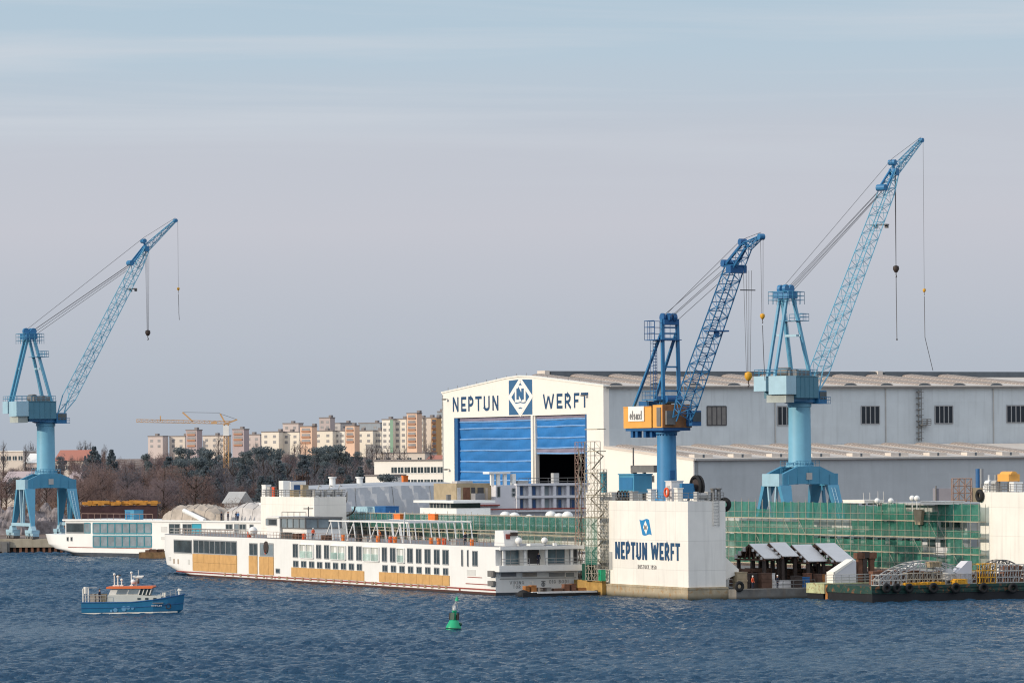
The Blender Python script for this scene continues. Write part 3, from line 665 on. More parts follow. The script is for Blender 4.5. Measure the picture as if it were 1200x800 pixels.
# ------------------------------------------------------------------ apartment blocks on the hill
BY = 2100.0; FL = 2.8
PAL = {'cream': (.74, .69, .60), 'white': (.76, .73, .66), 'pink': (.54, .47, .45), 'mauve': (.43, .36, .37), 'orange': (.74, .52, .39), 'grey': (.50, .48, .47), 'brown': (.44, .38, .37), 'slate': (.28, .32, .36), 'beige': (.62, .56, .50), 'red': (.40, .17, .13), 'amber': (.60, .36, .17)}  # distance haze is mixed into these wall colours, paler than the paint
for k_, c in PAL.items(): M['b_' + k_] = mat('block_' + k_, c, .9, .06, .05, .12)
M['b_win'] = mat('far_window', (.27, .27, .28), .3, .3, .2); M['b_rail'] = mat('far_balcony', (.42, .22, .14), .8, .1, .2); M['b_roof'] = mat('far_roof', (.22, .2, .2), .9, .1, .2)  # window grey lifted for the same painted haze
def block(xl, xr, yt, yb, Y, c, label, kind='block', dep=5, ang=-28, cols=None, extra=None):
    a = R(ang); pm_ = at_Y((xl + xr) / 2, yt, Y); w = (xr - xl) / F * Y / math.cos(a); z1 = pm_.z; z0 = at_Y((xl + xr) / 2, yb, Y).z
    g = min(z0 - 8, hz_(pm_.x, Y) - 1)
    o = thing('apartment_block' if kind != 'tower' else 'stair_tower', label, 'apartment block' if kind != 'tower' else 'tower', (pm_.x, Y, g), a)
    mb = MB(); mb.box(-w / 2, w / 2, 0, dep, 0, z1 - g); mb.build('wall', M['b_' + c], o)
    mb = MB(); mb.box(-w / 2 - .2, w / 2 + .2, -.2, dep + .2, z1 - g, z1 - g + .5)
    rr = random.Random(int(xl * 7)); 
    for k in range(max(1, int(w / 14))): xx = rr.uniform(-w * .4, w * .4); mb.box(xx, xx + 1.6, 2, 4, z1 - g + .5, z1 - g + 1.6)
    mb.build('roof', M['b_roof'], o)
    nf = int((z1 - z0) / FL)
    if kind == 'tower':
        for f in range(nf):
            zz_ = z1 - g - 1.9 - f * FL
            mb = MB(); mb.m = 0; mb.box(-w * .36, w * .36, -.5, -.0, zz_ - .75, zz_ + .1); mb.m = 1; mb.box(-w * .36, w * .36, -.12, 0, zz_ + .12, zz_ + 1.3); mb.build('balcony', [M['b_rail'], M['b_win']], o)
        return o
    cols = cols or max(2, int(w / 4.6)); first = None
    if nf * cols > 96: nf = 96 // cols
    for f in range(nf):
        for k in range(cols):
            xx = -w / 2 + w * (k + .5) / cols; zz_ = z1 - g - 2.2 - f * FL
            if first is None:
                mb = MB(); mb.box(-.85, .85, -.06, .0, -.6, .75); first = mb.build('window', M['b_win'], o); first.location = (xx, 0, zz_)
            else: dup(first, loc=(xx, 0, zz_))
    return o
BL = [
 (173, 191, 511.5, 528, 'pink', 'pale pink low apartment block at the far left end of the row', 'block', BY + 60), (198, 217, 511.5, 528, 'beige', 'beige apartment block left of the first mauve tower', 'block', BY + 60),
 (217.5, 231, 504.2, 528, 'mauve', 'mauve and red stair tower, leftmost on the hill', 'tower', BY + 40), (237, 265, 510.8, 528, 'beige', 'beige apartment block just left of the yellow tower crane mast', 'block', BY + 60),
 (272, 286, 503.3, 528, 'mauve', 'mauve stair tower just right of the yellow crane mast', 'tower', BY + 40), (287, 305, 509.6, 528, 'pink', 'dull pink apartment block right of the second mauve tower', 'block', BY + 60),
 (306, 327, 506.3, 526, 'cream', 'cream apartment block below the reddish upper block', 'block', BY), (331, 350, 496.5, 507, 'pink', 'reddish apartment block standing up behind a cream one', 'block', BY + 150),
 (330, 351, 506.5, 526, 'cream', 'cream apartment block left of the first orange tower', 'block', BY), (351.5, 365.5, 500, 526, 'orange', 'orange stair tower, leftmost of the orange ones', 'tower', BY - 20),
 (367, 390, 505.3, 524, 'cream', 'cream apartment block in front of a grey brown tower', 'block', BY), (374, 387, 489.8, 505, 'brown', 'grey brown tower block rising behind cream flats', 'block', BY + 150), (388.5, 409, 496.2, 506, 'grey', 'grey upper block beside the grey brown tower', 'block', BY + 160),
 (391.5, 404, 505.3, 524, 'white', 'narrow white apartment block beside the middle orange tower', 'block', BY), (404.5, 415.5, 499, 524, 'orange', 'slim orange stair tower in the middle of the row', 'tower', BY - 20), (417, 437, 505, 524, 'cream', 'cream apartment block right of the slim orange tower', 'block', BY),
 (420, 446, 496, 506, 'slate', 'dark slate coloured upper block behind cream flats', 'block', BY + 150), (438.5, 447, 504.8, 530, 'cream', 'narrow cream block left of the tallest flats', 'block', BY),
 (447.5, 460.5, 491.8, 531, 'white', 'tall white apartment block with green edge stripe', 'block', BY - 30), (462, 476, 491.3, 531, 'cream', 'tall cream apartment block left of the tallest orange tower', 'block', BY - 30),
 (476.5, 488.5, 484.6, 531, 'orange', 'tallest orange stair tower with balconies near the hall', 'tower', BY - 50), (490, 495, 490.5, 531, 'white', 'thin white strip of flats right of the tallest orange tower', 'block', BY - 30),
 (495.5, 505, 489.8, 531, 'beige', 'plain beige apartment block near the hall gable', 'plain', BY - 30), (505.5, 511.5, 489.8, 531, 'amber', 'amber coloured stair tower nearest the hall', 'tower', BY - 40), (512, 520, 489.5, 531, 'white', 'white apartment block partly hidden by the hall edge', 'block', BY - 30),
 (512.5, 519, 482.6, 489, 'slate', 'small slate coloured roof house at the hall edge', 'plain', BY + 60)]
for xl, xr, yt, yb, c, lab, kd, Y in BL:
    o = block(xl, xr, yt, yb, Y, c, lab, kd)
    if kd == 'plain':
        for ch in list(o.children):
            if ch.name.startswith('window'): bpy.data.objects.remove(ch)
    if 'green edge' in lab:
        mb = MB(); w = 13 / F * Y / math.cos(R(28)); mb.box(w / 2 - 1.6, w / 2 + .1, -.12, 0, 0, at_Y(454, 491.8, Y).z - o.location.z); mb.build('edge_stripe', mat('stripe_green', (.22, .36, .27), .9, .05, .1), o)
# low buildings nearer the hall and far left houses
def low_house(name, label, cat, xl, xr, yt, yb, Y, cw, cr_, ang=-25, cols=6, rows=1, roof='flat', dep=12, wx0=0.0, winc=None):
    a = R(ang); p = at_Y((xl + xr) / 2, yt, Y); w = (xr - xl) / F * Y / math.cos(a); z0 = at_Y((xl + xr) / 2, yb, Y).z; g = min(hz_(p.x, Y) - .5, z0 - 1)
    o = thing(name, label, cat, (p.x, Y, g), a); h = p.z - g
    mb = MB(); mb.box(-w / 2, w / 2, 0, dep, 0, h if roof == 'flat' else h * .72); mb.build('wall', cw, o)
    mb = MB()
    if roof == 'flat': mb.box(-w / 2 - .3, w / 2 + .3, -.3, dep + .3, h, h + .35)
    else: mb.prism([(-w / 2 - .4, -.5, h * .7), (-w / 2 - .4, dep + .5, h * .7), (-w / 2 - .4, dep / 2, h)], (w + .8, 0, 0))
    mb.build('roof', cr_, o)
    for r_ in range(rows):
        for k in range(cols):
            xx = -w / 2 + w * (wx0 + (1 - wx0) * (k + .5) / cols); zt = (h if roof == 'flat' else h * .7) - 2.4 - r_ * 3.2
            mb = MB(); mb.m = 0; mb.box(xx - .75, xx + .75, -.07, 0, zt - .7, zt + .8); mb.m = 1; mb.box(xx - .05, xx + .05, -.12, -.07, zt - .7, zt + .8); mb.box(xx - .85, xx + .85, -.14, 0, zt - .85, zt - .7)
            mb.build('window', [winc or M['glass'], M['white_plain']], o)
    return o
low_house('office_building', 'white flat roofed office building with window row beside the hall', 'office building', 438, 520, 539.8, 566, 1080, M['hall_white'], M['b_roof'], -22, 8, 2, wx0=.24, dep=14)
low_house('garage', 'low cream garage in front of the white office building', 'garage', 428, 452, 557.5, 569, 1040, M['hall_white'], M['b_roof'], -22, 0, 0)
low_house('long_roof_house', 'long low house with brick red roof above the office', 'house', 498, 520, 533, 540, 1500, M['b_cream'], M['b_red'], -20, 2, 1, 'gable')
low_house('long_roof_house', 'low grey house with dark roof above the office roof', 'house', 437, 498, 531, 541, 1520, M['b_beige'], M['b_roof'], -20, 5, 1)
low_house('terrace_house', 'pale terrace with snowy white roof at the far left edge', 'house', -14, 28, 529, 543, 1500, M['b_beige'], M['white_plain'], -15, 6, 1)
low_house('terrace_house', 'beige terrace between the snowy roof and the crane column', 'house', 29, 47, 531, 543, 1480, M['b_pink'], M['white_plain'], -15, 3, 1, 'gable')
low_house('terrace_house', 'terrace of small houses with red roof right of the crane column', 'house', 64, 101, 527, 542, 1460, M['b_beige'], M['b_red'], -15, 6, 1, 'gable')
low_house('terrace_house', 'lower row of pale houses on the wooded slope right of the crane', 'house', 78, 108, 552, 561, 1260, M['b_beige'], M['b_mauve'], -15, 6, 1, 'gable')
low_house('terrace_house', 'small pale houses half hidden on the slope left of the crane', 'house', 2, 38, 552, 560, 1260, M['b_beige'], M['b_mauve'], -15, 5, 1, 'gable')
low_house('shed', 'grey gable shed among the dark pines near the dock tower', 'shed', 262, 279, 576, 588, 1010, M['tarp_grey'], M['galv'], -20, 0, 0, 'gable', 8)

# yellow tower crane in the wood
ty = 1180.0; p0 = at_Y(265.5, 556, ty); p1 = at_Y(265, 497, ty)
tcr = thing('tower_crane', 'thin yellow tower crane with long level jib in the wood', 'tower crane', (p0.x, ty, p0.z - 8))
def lat(mb, p, q, w, seg, r=.09, tri=False):
    p, q = Vector(p), Vector(q); d = (q - p); Ln = d.length; d.normalize(); up = Vector((0, 1, 0)) if abs(d.z) > .7 else Vector((0, 0, 1)); a = d.cross(up).normalized() * w / 2; b = a.cross(d).normalized() * w / 2
    cs = [a + b, a - b, -a - b, -a + b]
    for c in cs: mb.tube(p + c, q + c, r, n=4)
    n = max(1, int(Ln / seg))
    for k in range(n):
        u, v = p.lerp(q, k / n), p.lerp(q, (k + 1) / n)
        for j in range(4):
            mb.tube(u + cs[j], v + cs[(j + 1) % 4], r * .7, n=3); mb.tube(v + cs[j], v + cs[(j + 1) % 4], r * .6, n=3)
zt_ = p1.z - p0.z + 8; lx = lambda x, y=493: at_Y(x, y, ty).x - p0.x; lz = lambda y, x=200: at_Y(x, y, ty).z - p0.z + 8
YM = mat('tower_crane_yellow', (.55, .33, .15), .6, .2, .4)
mb = MB(); lat(mb, (0, 0, 0), (0, 0, zt_), 1.3, 1.6, .11); mb.build('mast', YM, tcr)
mb = MB(); lat(mb, (lx(270), 0, lz(495.5)), (lx(160), 0, lz(492.5)), .8, 1.4, .07); mb.build('jib', YM, tcr)
mb = MB(); mb.beam((lx(226), 0, lz(494)), (lx(214), 0, lz(483)), .4); mb.beam((lx(264), 0, lz(496)), (lx(258), 0, lz(485)), .4); mb.beam((lx(264), 0, lz(497)), (lx(278), 0, lz(492)), .4); mb.beam((lx(188), 0, lz(493)), (lx(188), 0, lz(487)), .3); mb.build('strut', YM, tcr)
mb = MB(); mb.tube((lx(214), 0, lz(483)), (lx(258), 0, lz(484)), .05, n=4); mb.tube((lx(258), 0, lz(485)), (lx(278), 0, lz(492)), .05, n=4); mb.build('tie_cable', M['cable'], tcr)
mb = MB(); mb.box(-.8, .8, -.9, .9, zt_ - 3.2, zt_ - .4); mb.build('operator_cab', M['white_plain'], tcr)
mb = MB(); mb.box(lx(251) - .8, lx(251) + .8, -.5, .5, lz(497), lz(494.5)); mb.build('trolley', YM, tcr)
# ------------------------------------------------------------------ trees
def leaf_mat(name, c, var=.25):
    m = mat(name, c, .95, var, .5); N, L = m.node_tree.nodes, m.node_tree.links; b = N['Principled BSDF']; src = b.inputs['Base Color'].links[0].from_socket
    d, t, x = N.new('ShaderNodeBsdfDiffuse'), N.new('ShaderNodeBsdfTranslucent'), N.new('ShaderNodeMixShader'); x.inputs[0].default_value = .42
    L.new(src, d.inputs[0]); L.new(src, t.inputs[0]); L.new(d.outputs[0], x.inputs[1]); L.new(t.outputs[0], x.inputs[2]); L.new(x.outputs[0], N['Material Output'].inputs[0]); N.remove(b); return m
M['twig_a'] = leaf_mat('twig_brown', (.25, .18, .165)); M['twig_b'] = leaf_mat('twig_mauve', (.25, .195, .20)); M['twig_c'] = leaf_mat('twig_russet', (.25, .165, .125)); M['twig_d'] = leaf_mat('twig_grey', (.19, .18, .20))  # twig colours paled toward the haze of the distance
M['pine_a'] = leaf_mat('pine_blue', (.15, .185, .21)); M['pine_b'] = leaf_mat('pine_green', (.16, .195, .21)); M['bark'] = leaf_mat('bark', (.10, .08, .07))  # needle colours carry painted haze, lighter and bluer
def crown_faces(mb, c, rx, rz, n, size, rr, thin=False):
    for k in range(n):
        th, ph = rr.uniform(0, 6.283), math.acos(rr.uniform(-1, 1)); q = rr.random() ** .45
        p = Vector((c[0] + rx * q * math.sin(ph) * math.cos(th), c[1] + rx * q * math.sin(ph) * math.sin(th), c[2] + rz * q * math.cos(ph)))
        a = Vector((rr.gauss(0, 1), rr.gauss(0, 1), rr.gauss(0, 1))).normalized()
        if thin: a = (a * .8 + (p - Vector((c[0], c[1], c[2] - rz))).normalized()).normalized()
        b = a.cross(Vector((rr.gauss(0, 1), rr.gauss(0, 1), rr.gauss(0, 1)))).normalized()
        s = size * rr.uniform(.6, 1.3)
        if thin: mb.face([p - a * s * 1.1, p + b * s * .13, p + a * s * 1.1, p - b * s * .13])
        else: mb.face([p - a * s - b * s * .6, p + a * s * .2 - b * s * .7, p + a * s + b * s * .5, p - a * s * .3 + b * s * .7])
def make_tree(name, label, cat, group, mt, kind, seed, H=12.0):
    rr = random.Random(seed); o = thing(name, label, cat, (0, 0, 0), 0, group); tk, cr_ = MB(), MB()
    if kind == 'bare':
        tk.tube((0, 0, -1.5), (0, 0, H * .45), .28, .18, 6); tk.tube((0, 0, H * .45), (rr.uniform(-.5, .5), rr.uniform(-.5, .5), H * .95), .18, .05, 5)
        for k in range(13):
            z0 = H * rr.uniform(.22, .7); a = rr.uniform(0, 6.28); l = H * rr.uniform(.2, .36); e_ = Vector((math.cos(a) * l * .8, math.sin(a) * l * .8, z0 + l * rr.uniform(.5, 1.0)))
            tk.tube((0, 0, z0), e_, .11, .04, 4); crown_faces(cr_, e_, H * rr.uniform(.10, .17), H * rr.uniform(.10, .16), 150, .26, rr, True)
            crown_faces(cr_, e_ * .8 + Vector((0, 0, .2 * H * .5)), H * .12, H * .12, 22, .2, rr)
        crown_faces(cr_, (0, 0, H * .62), H * .34, H * .36, 900, .30, rr, True)
    elif kind == 'poplar':
        tk.tube((0, 0, -1.5), (0, 0, H * .97), .24, .05, 6)
        for k in range(16):
            z0 = H * rr.uniform(.15, .85); a = rr.uniform(0, 6.28); tk.tube((0, 0, z0), (math.cos(a) * H * .09, math.sin(a) * H * .09, z0 + H * .16), .07, .03, 4)
        crown_faces(cr_, (0, 0, H * .56), H * .13, H * .45, 800, .28, rr, True)
    elif kind == 'pine':
        tk.tube((0, 0, -1.5), (0, 0, H * .95), .26, .06, 6)
        for k in range(15):
            f = (k + .5) / 15; z0 = H * (.16 + .82 * f); r = H * .27 * (1 - f) ** .75 * rr.uniform(.7, 1.2) + .25
            for j in range(5):
                a = rr.uniform(0, 6.28); crown_faces(cr_, (math.cos(a) * r * .6, math.sin(a) * r * .6, z0 - r * .22), r * .5, H * .035, 66, .17, rr)
        crown_faces(cr_, (0, 0, H * .45), H * .12, H * .4, 420, .18, rr)
    elif kind == 'scots':
        tk.tube((0, 0, -1.5), (0, 0, H * .8), .26, .12, 6)
        for k in range(11):
            a = rr.uniform(0, 6.28); z0 = H * rr.uniform(.42, .95); r = H * rr.uniform(.05, .24)
            c = (math.cos(a) * r, math.sin(a) * r, z0); tk.tube((0, 0, z0 - H * .12), c, .08, .03, 4); crown_faces(cr_, c, H * rr.uniform(.1, .17), H * rr.uniform(.06, .10), 330, .18, rr)
    else:   # bush
        for k in range(5): tk.tube((0, 0, -.8), (rr.uniform(-1, 1) * H * .3, rr.uniform(-1, 1) * H * .3, H * .6), .07, .03, 4)
        for k in range(7): crown_faces(cr_, (rr.uniform(-.4, .4) * H, rr.uniform(-.4, .4) * H, H * rr.uniform(.3, .65)), H * .32, H * .28, 330, .10, rr, True)
    tk.build('trunk', M['bark'], o); cr_.build('crown', mt, o)
    return o
TG = {'bare': ('bare brown tree in the winter wood on the slope below the flats', 'bare winter trees on the wooded slope', 'bare_tree', 'tree'),
      'mauve': ('leafless mauve grey tree on the slope behind the shipyard', 'leafless mauve trees on the slope', 'bare_tree', 'tree'),
      'grey': ('leafless grey tree standing between the dark pines', 'leafless grey trees among the pines', 'bare_tree', 'tree'),
      'poplar': ('slim leafless poplar rising above the other trees', 'slim poplars above the wood', 'poplar_tree', 'tree'),
      'pine': ('dark blue green conifer with pointed crown in the wood', 'pointed conifers in the wood', 'conifer_tree', 'conifer'),
      'scots': ('dark rounded pine with clumped crown in the wood', 'rounded pines in the wood', 'pine_tree', 'pine'),
      'bush': ('russet leafless bush at the foot of the wood', 'russet bushes at the foot of the wood', 'bush', 'bush')}
PROTO = {}
def proto(kind, mt, shape, n):
    lab, grp, nm, cat = TG[kind]; PROTO[kind] = [make_tree(nm, lab, cat, grp, mt, shape, hash_(kind) + k, 4.0 if shape == 'bush' else 12.0) for k in range(n)]
hash_ = lambda s: sum(ord(c) * (i + 3) for i, c in enumerate(s))
proto('bare', M['twig_a'], 'bare', 3); proto('mauve', M['twig_b'], 'bare', 3); proto('grey', M['twig_d'], 'bare', 2); proto('poplar', M['twig_d'], 'poplar', 2)
proto('pine', M['pine_a'], 'pine', 3); proto('scots', M['pine_b'], 'scots', 3); proto('bush', M['twig_c'], 'bush', 2)
USED = set(); rt = random.Random(11)
def plant(kind, px, Y, h, sxy=1.0):
    p = PROTO[kind][rt.randrange(len(PROTO[kind]))]; x = ray(px, 545)[0] * Y; loc = (x, Y, hz_(x, Y) - .3); base = 4.0 if kind == 'bush' else 12.0
    s = h / base; sc3 = (s * sxy, s * sxy, s); rz = rt.uniform(0, 6.28)
    if p.name not in USED:
        USED.add(p.name); p.location = loc; p.rotation_euler = (0, 0, rz); p.scale = sc3; return p
    return dup_tree(p, loc, rz, None, sc3)
# tree height from the pixel row its top reaches
def plant_top(kind, px, ytop, Y, sxy=1.0):
    x = ray(px, ytop)[0] * Y; h = at_Y(px, ytop, Y).z - hz_(x, Y)
    return plant(kind, px, Y, max(h, 2.5), sxy)
def skyline(px):     # rough tree-top row across the photo
    pts = [(-20, 531), (60, 533), (85, 530), (110, 524), (140, 533), (170, 529), (200, 527), (230, 524), (260, 527), (300, 524), (340, 524), (380, 523), (400, 526), (430, 528), (445, 536), (470, 556), (520, 560)]
    for (a, b), (c, d) in zip(pts[:-1], pts[1:]):
        if a <= px <= c: return b + (d - b) * (px - a) / (c - a)
    return 540
for px in range(-16, 446, 8):                                   # back row
    px += rt.uniform(-5, 5); left = px < 215
    k = rt.choices(['mauve', 'bare', 'grey', 'scots', 'pine'], [5, 4, 2, 1, .6] if left else [1.4, .8, 2.0, 5.5, 2.2])[0]
    if px < 60: plant_top(k if k in ('mauve', 'bare') else 'mauve', px, skyline(px) + rt.uniform(12, 20), 1420 + rt.uniform(-40, 40), 1.1)
    else: plant_top(k, px, skyline(px) + rt.uniform(0, 9), 1330 + rt.uniform(-60, 60), .62)
for px in range(-14, 442, 12):                                  # middle row
    px += rt.uniform(-5, 5); left = px < 235
    k = rt.choices(['mauve', 'bare', 'grey', 'scots', 'pine'], [4, 6, 1, .5, .5] if left else [1.2, 1.0, 3, 3.2, 2.8])[0]
    plant_top(k, px, skyline(px) + (rt.uniform(10, 22) if px > 100 else rt.uniform(20, 30)), 1190 + rt.uniform(-45, 45), 1.0)
for px in range(70, 440, 13):                                   # front row
    px += rt.uniform(-5, 5); left = px < 250
    k = rt.choices(['mauve', 'bare', 'grey', 'pine'], [4, 6, 1, .2] if left else [1.2, 2.0, 3, 3])[0]
    plant_top(k, px, skyline(px) + rt.uniform(26, 42), 1075 + rt.uniform(-40, 40), 1.1)
for px, yt in ((4, 515), (30, 519), (36, 516), (39, 519), (94, 515), (100, 514), (106, 516), (123, 519), (256, 506), (300, 516), (318, 521), (430, 520), (436, 517), (441, 519), (448, 521), (455, 518), (461, 522), (468, 524), (474, 520), (500, 517), (505, 515), (345, 516), (352, 514), (358, 517)):
    plant_top('poplar', px, yt, 1480 + rt.uniform(-50, 50), .9)
for px, yt, Y, w in ((110, 520, 1260, 1.0), (131, 524, 1300, 1.0), (198, 532, 1180, 1.2), (285, 541, 1120, 1.0), (356, 530, 1200, 1.2), (241, 543, 1090, 1.1), (326, 536, 1150, 1.2)): plant_top('pine', px, yt, Y, w)
for px, yt, Y in ((214, 523, 1250), (224, 524, 1260), (233, 523, 1250), (246, 526, 1220), (304, 522, 1250), (312, 521, 1260), (384, 520, 1260), (396, 519, 1270), (322, 524, 1240), (372, 522, 1250)): plant_top('scots', px, yt, Y, .8)
for px, yt, Y, w in ((222, 582, 985, 1.3), (236, 580, 980, 1.4), (246, 578, 975, 1.4), (256, 582, 985, 1.2), (208, 583, 990, 1.3), (300, 572, 1000, 1.2), (150, 584, 1000, 1.6), (168, 585, 1000, 1.6), (190, 585, 1000, 1.5), (352, 556, 1010, 1.2), (366, 560, 1010, 1.2), (6, 575, 1010, 1.5), (24, 580, 1000, 1.5), (-4, 582, 1000, 1.5), (52, 578, 1010, 1.6), (72, 576, 1015, 1.5)):
    plant_top('bush', px, yt, Y, w)
for px in range(262, 446, 7): plant_top('poplar' if rt.random() < .7 else 'pine', px + rt.uniform(-4, 4), skyline(px) + rt.uniform(6, 26), 1150 + rt.uniform(-30, 30), 1.1)
for px, yt in ((455, 560), (462, 558), (470, 557), (448, 562), (480, 562)): plant_top('bush', px, yt, 1010, 1.0)
o = plant_top('scots', 460, 554, 1000, 1.2); o['label'] = 'small dark pine in front of the white office building'
# undergrowth that fills the wood between the trunks
mb = MB(); rr = random.Random(5)
for k in range(11000):
    px = rr.uniform(-30, 460); Y = rr.uniform(1010, 1440); x = ray(px, 545)[0] * Y
    a = Vector((rr.gauss(0, 1), rr.gauss(0, 1), rr.gauss(0, 1.2))).normalized(); b = a.cross(Vector((rr.gauss(0, 1), rr.gauss(0, 1), 1))).normalized(); s = rr.uniform(.3, .6)
    p = Vector((x, Y, hz_(x, Y) + rr.random() ** 1.8 * 3.2)); mb.face([p - a * s, p + b * s * .4, p + a * s, p - b * s * .4])
u = mb.build('undergrowth', leaf_mat('scrub', (.17, .13, .13))); u['kind'] = 'stuff'

# snow dusted rubble heaps behind the left quay
def heap(label, px, Y, w, h, mt, name='rubble_heap', cat='rubble heap', seed=1, d=None):
    rr = random.Random(seed); x = ray(px, 560)[0] * Y; o = thing(name, label, cat, (x, Y, hz_(x, Y) - .3), 0); mb = MB(); n, m = 44, 20; g = {}; d = d or w * .6
    for i in range(n + 1):
        for j in range(m + 1):
            u, v = i / n * 2 - 1, j / m * 2 - 1; r = max(0, 1 - (u * u + v * v)) ** .75
            g[i, j] = (u * w / 2, v * d / 2, h * r * (.85 + .3 * math.sin(u * 7 + seed) * math.sin(v * 5)) + (rr.uniform(-.35, .35) if r > 0 else 0))
    for i in range(n):
        for j in range(m): mb.face([g[i, j], g[i + 1, j], g[i + 1, j + 1], g[i, j + 1]])
    mb.build('mound', mt, o)
    return o
snow = mat('snowy_rubble', (.23, .205, .21), .95, .75, .55, .2, (.12, .08, .06), bump=.8)
heap('grey white rubble mound behind the right leg of the left crane', 118, 985, 11, 6.4, snow, seed=1); heap('pale snow dusted mound seen between the legs of the left crane', 55, 975, 15, 6.8, snow, seed=2)
heap('snow dusted mound at the left edge behind the left crane', 4, 968, 17, 6.5, snow, seed=3); heap('low brown earth heap beside the orange steel stack', 84, 960, 9, 3.6, mat('earth', (.17, .10, .07), .95, .5, .8, bump=.8), 'earth_heap', 'earth heap', 4)

# ------------------------------------------------------------------ portal cranes
def lattice(mb, p, q, w0, d0, w1, d1, side, seg, rc=.11, rb=.055):
    """four chords with zig-zag bracing; side = lateral unit vector"""
    p, q = Vector(p), Vector(q); d = (q - p); Ln = d.length; d.normalize(); side = Vector(side).normalized(); nrm = d.cross(side).normalized()
    C = lambda f, j: p.lerp(q, f) + side * ((w0 + (w1 - w0) * f) / 2) * (1 if j in (0, 1) else -1) + nrm * ((d0 + (d1 - d0) * f) / 2) * (1 if j in (0, 3) else -1)
    for j in range(4): mb.tube(C(0, j), C(1, j), rc, n=5)
    n = max(2, int(Ln / seg))
    for k in range(n):
        a, b = k / n, (k + 1) / n
        for j in range(4):
            l = (j + 1) % 4
            mb.tube(C(b, j), C(b, l), rb, n=4, caps=False)
            if (k + j) % 2: mb.tube(C(a, j), C(b, l), rb, n=4, caps=False)
            else: mb.tube(C(a, l), C(b, j), rb, n=4, caps=False)
    return C
def hook(root, top, bottom, lines, mt, s, spread=.5, hook_len=1.0, nm='hook_block'):
    top, bottom = Vector(top), Vector(bottom); mb = MB()
    for k in range(lines):
        f = (k + .5) / lines - .5
        mb.tube(top + Vector((f * spread * 2, f * spread, 0)), bottom + Vector((f * spread * .9, f * spread * .5, s * 1.5)), .034, n=4)
    mb.build('hoist_rope', M['cable'], root)
    mb = MB(); mb.lathe([(.12 * s, 1.55 * s), (.62 * s, 1.35 * s), (.7 * s, .7 * s), (.38 * s, .12 * s), (.14 * s, 0)], bottom, 10); b = mb.build(nm, mt, root, smooth=True)
    mb = MB(); mb.path([bottom + Vector(v) * s for v in ((0, 0, .05), (0, 0, -.5), (.22, 0, -.75), (.1, 0, -1.02), (-.15, 0, -.95))], .10 * s, 5); mb.build('hook', M['block_dark'], b)
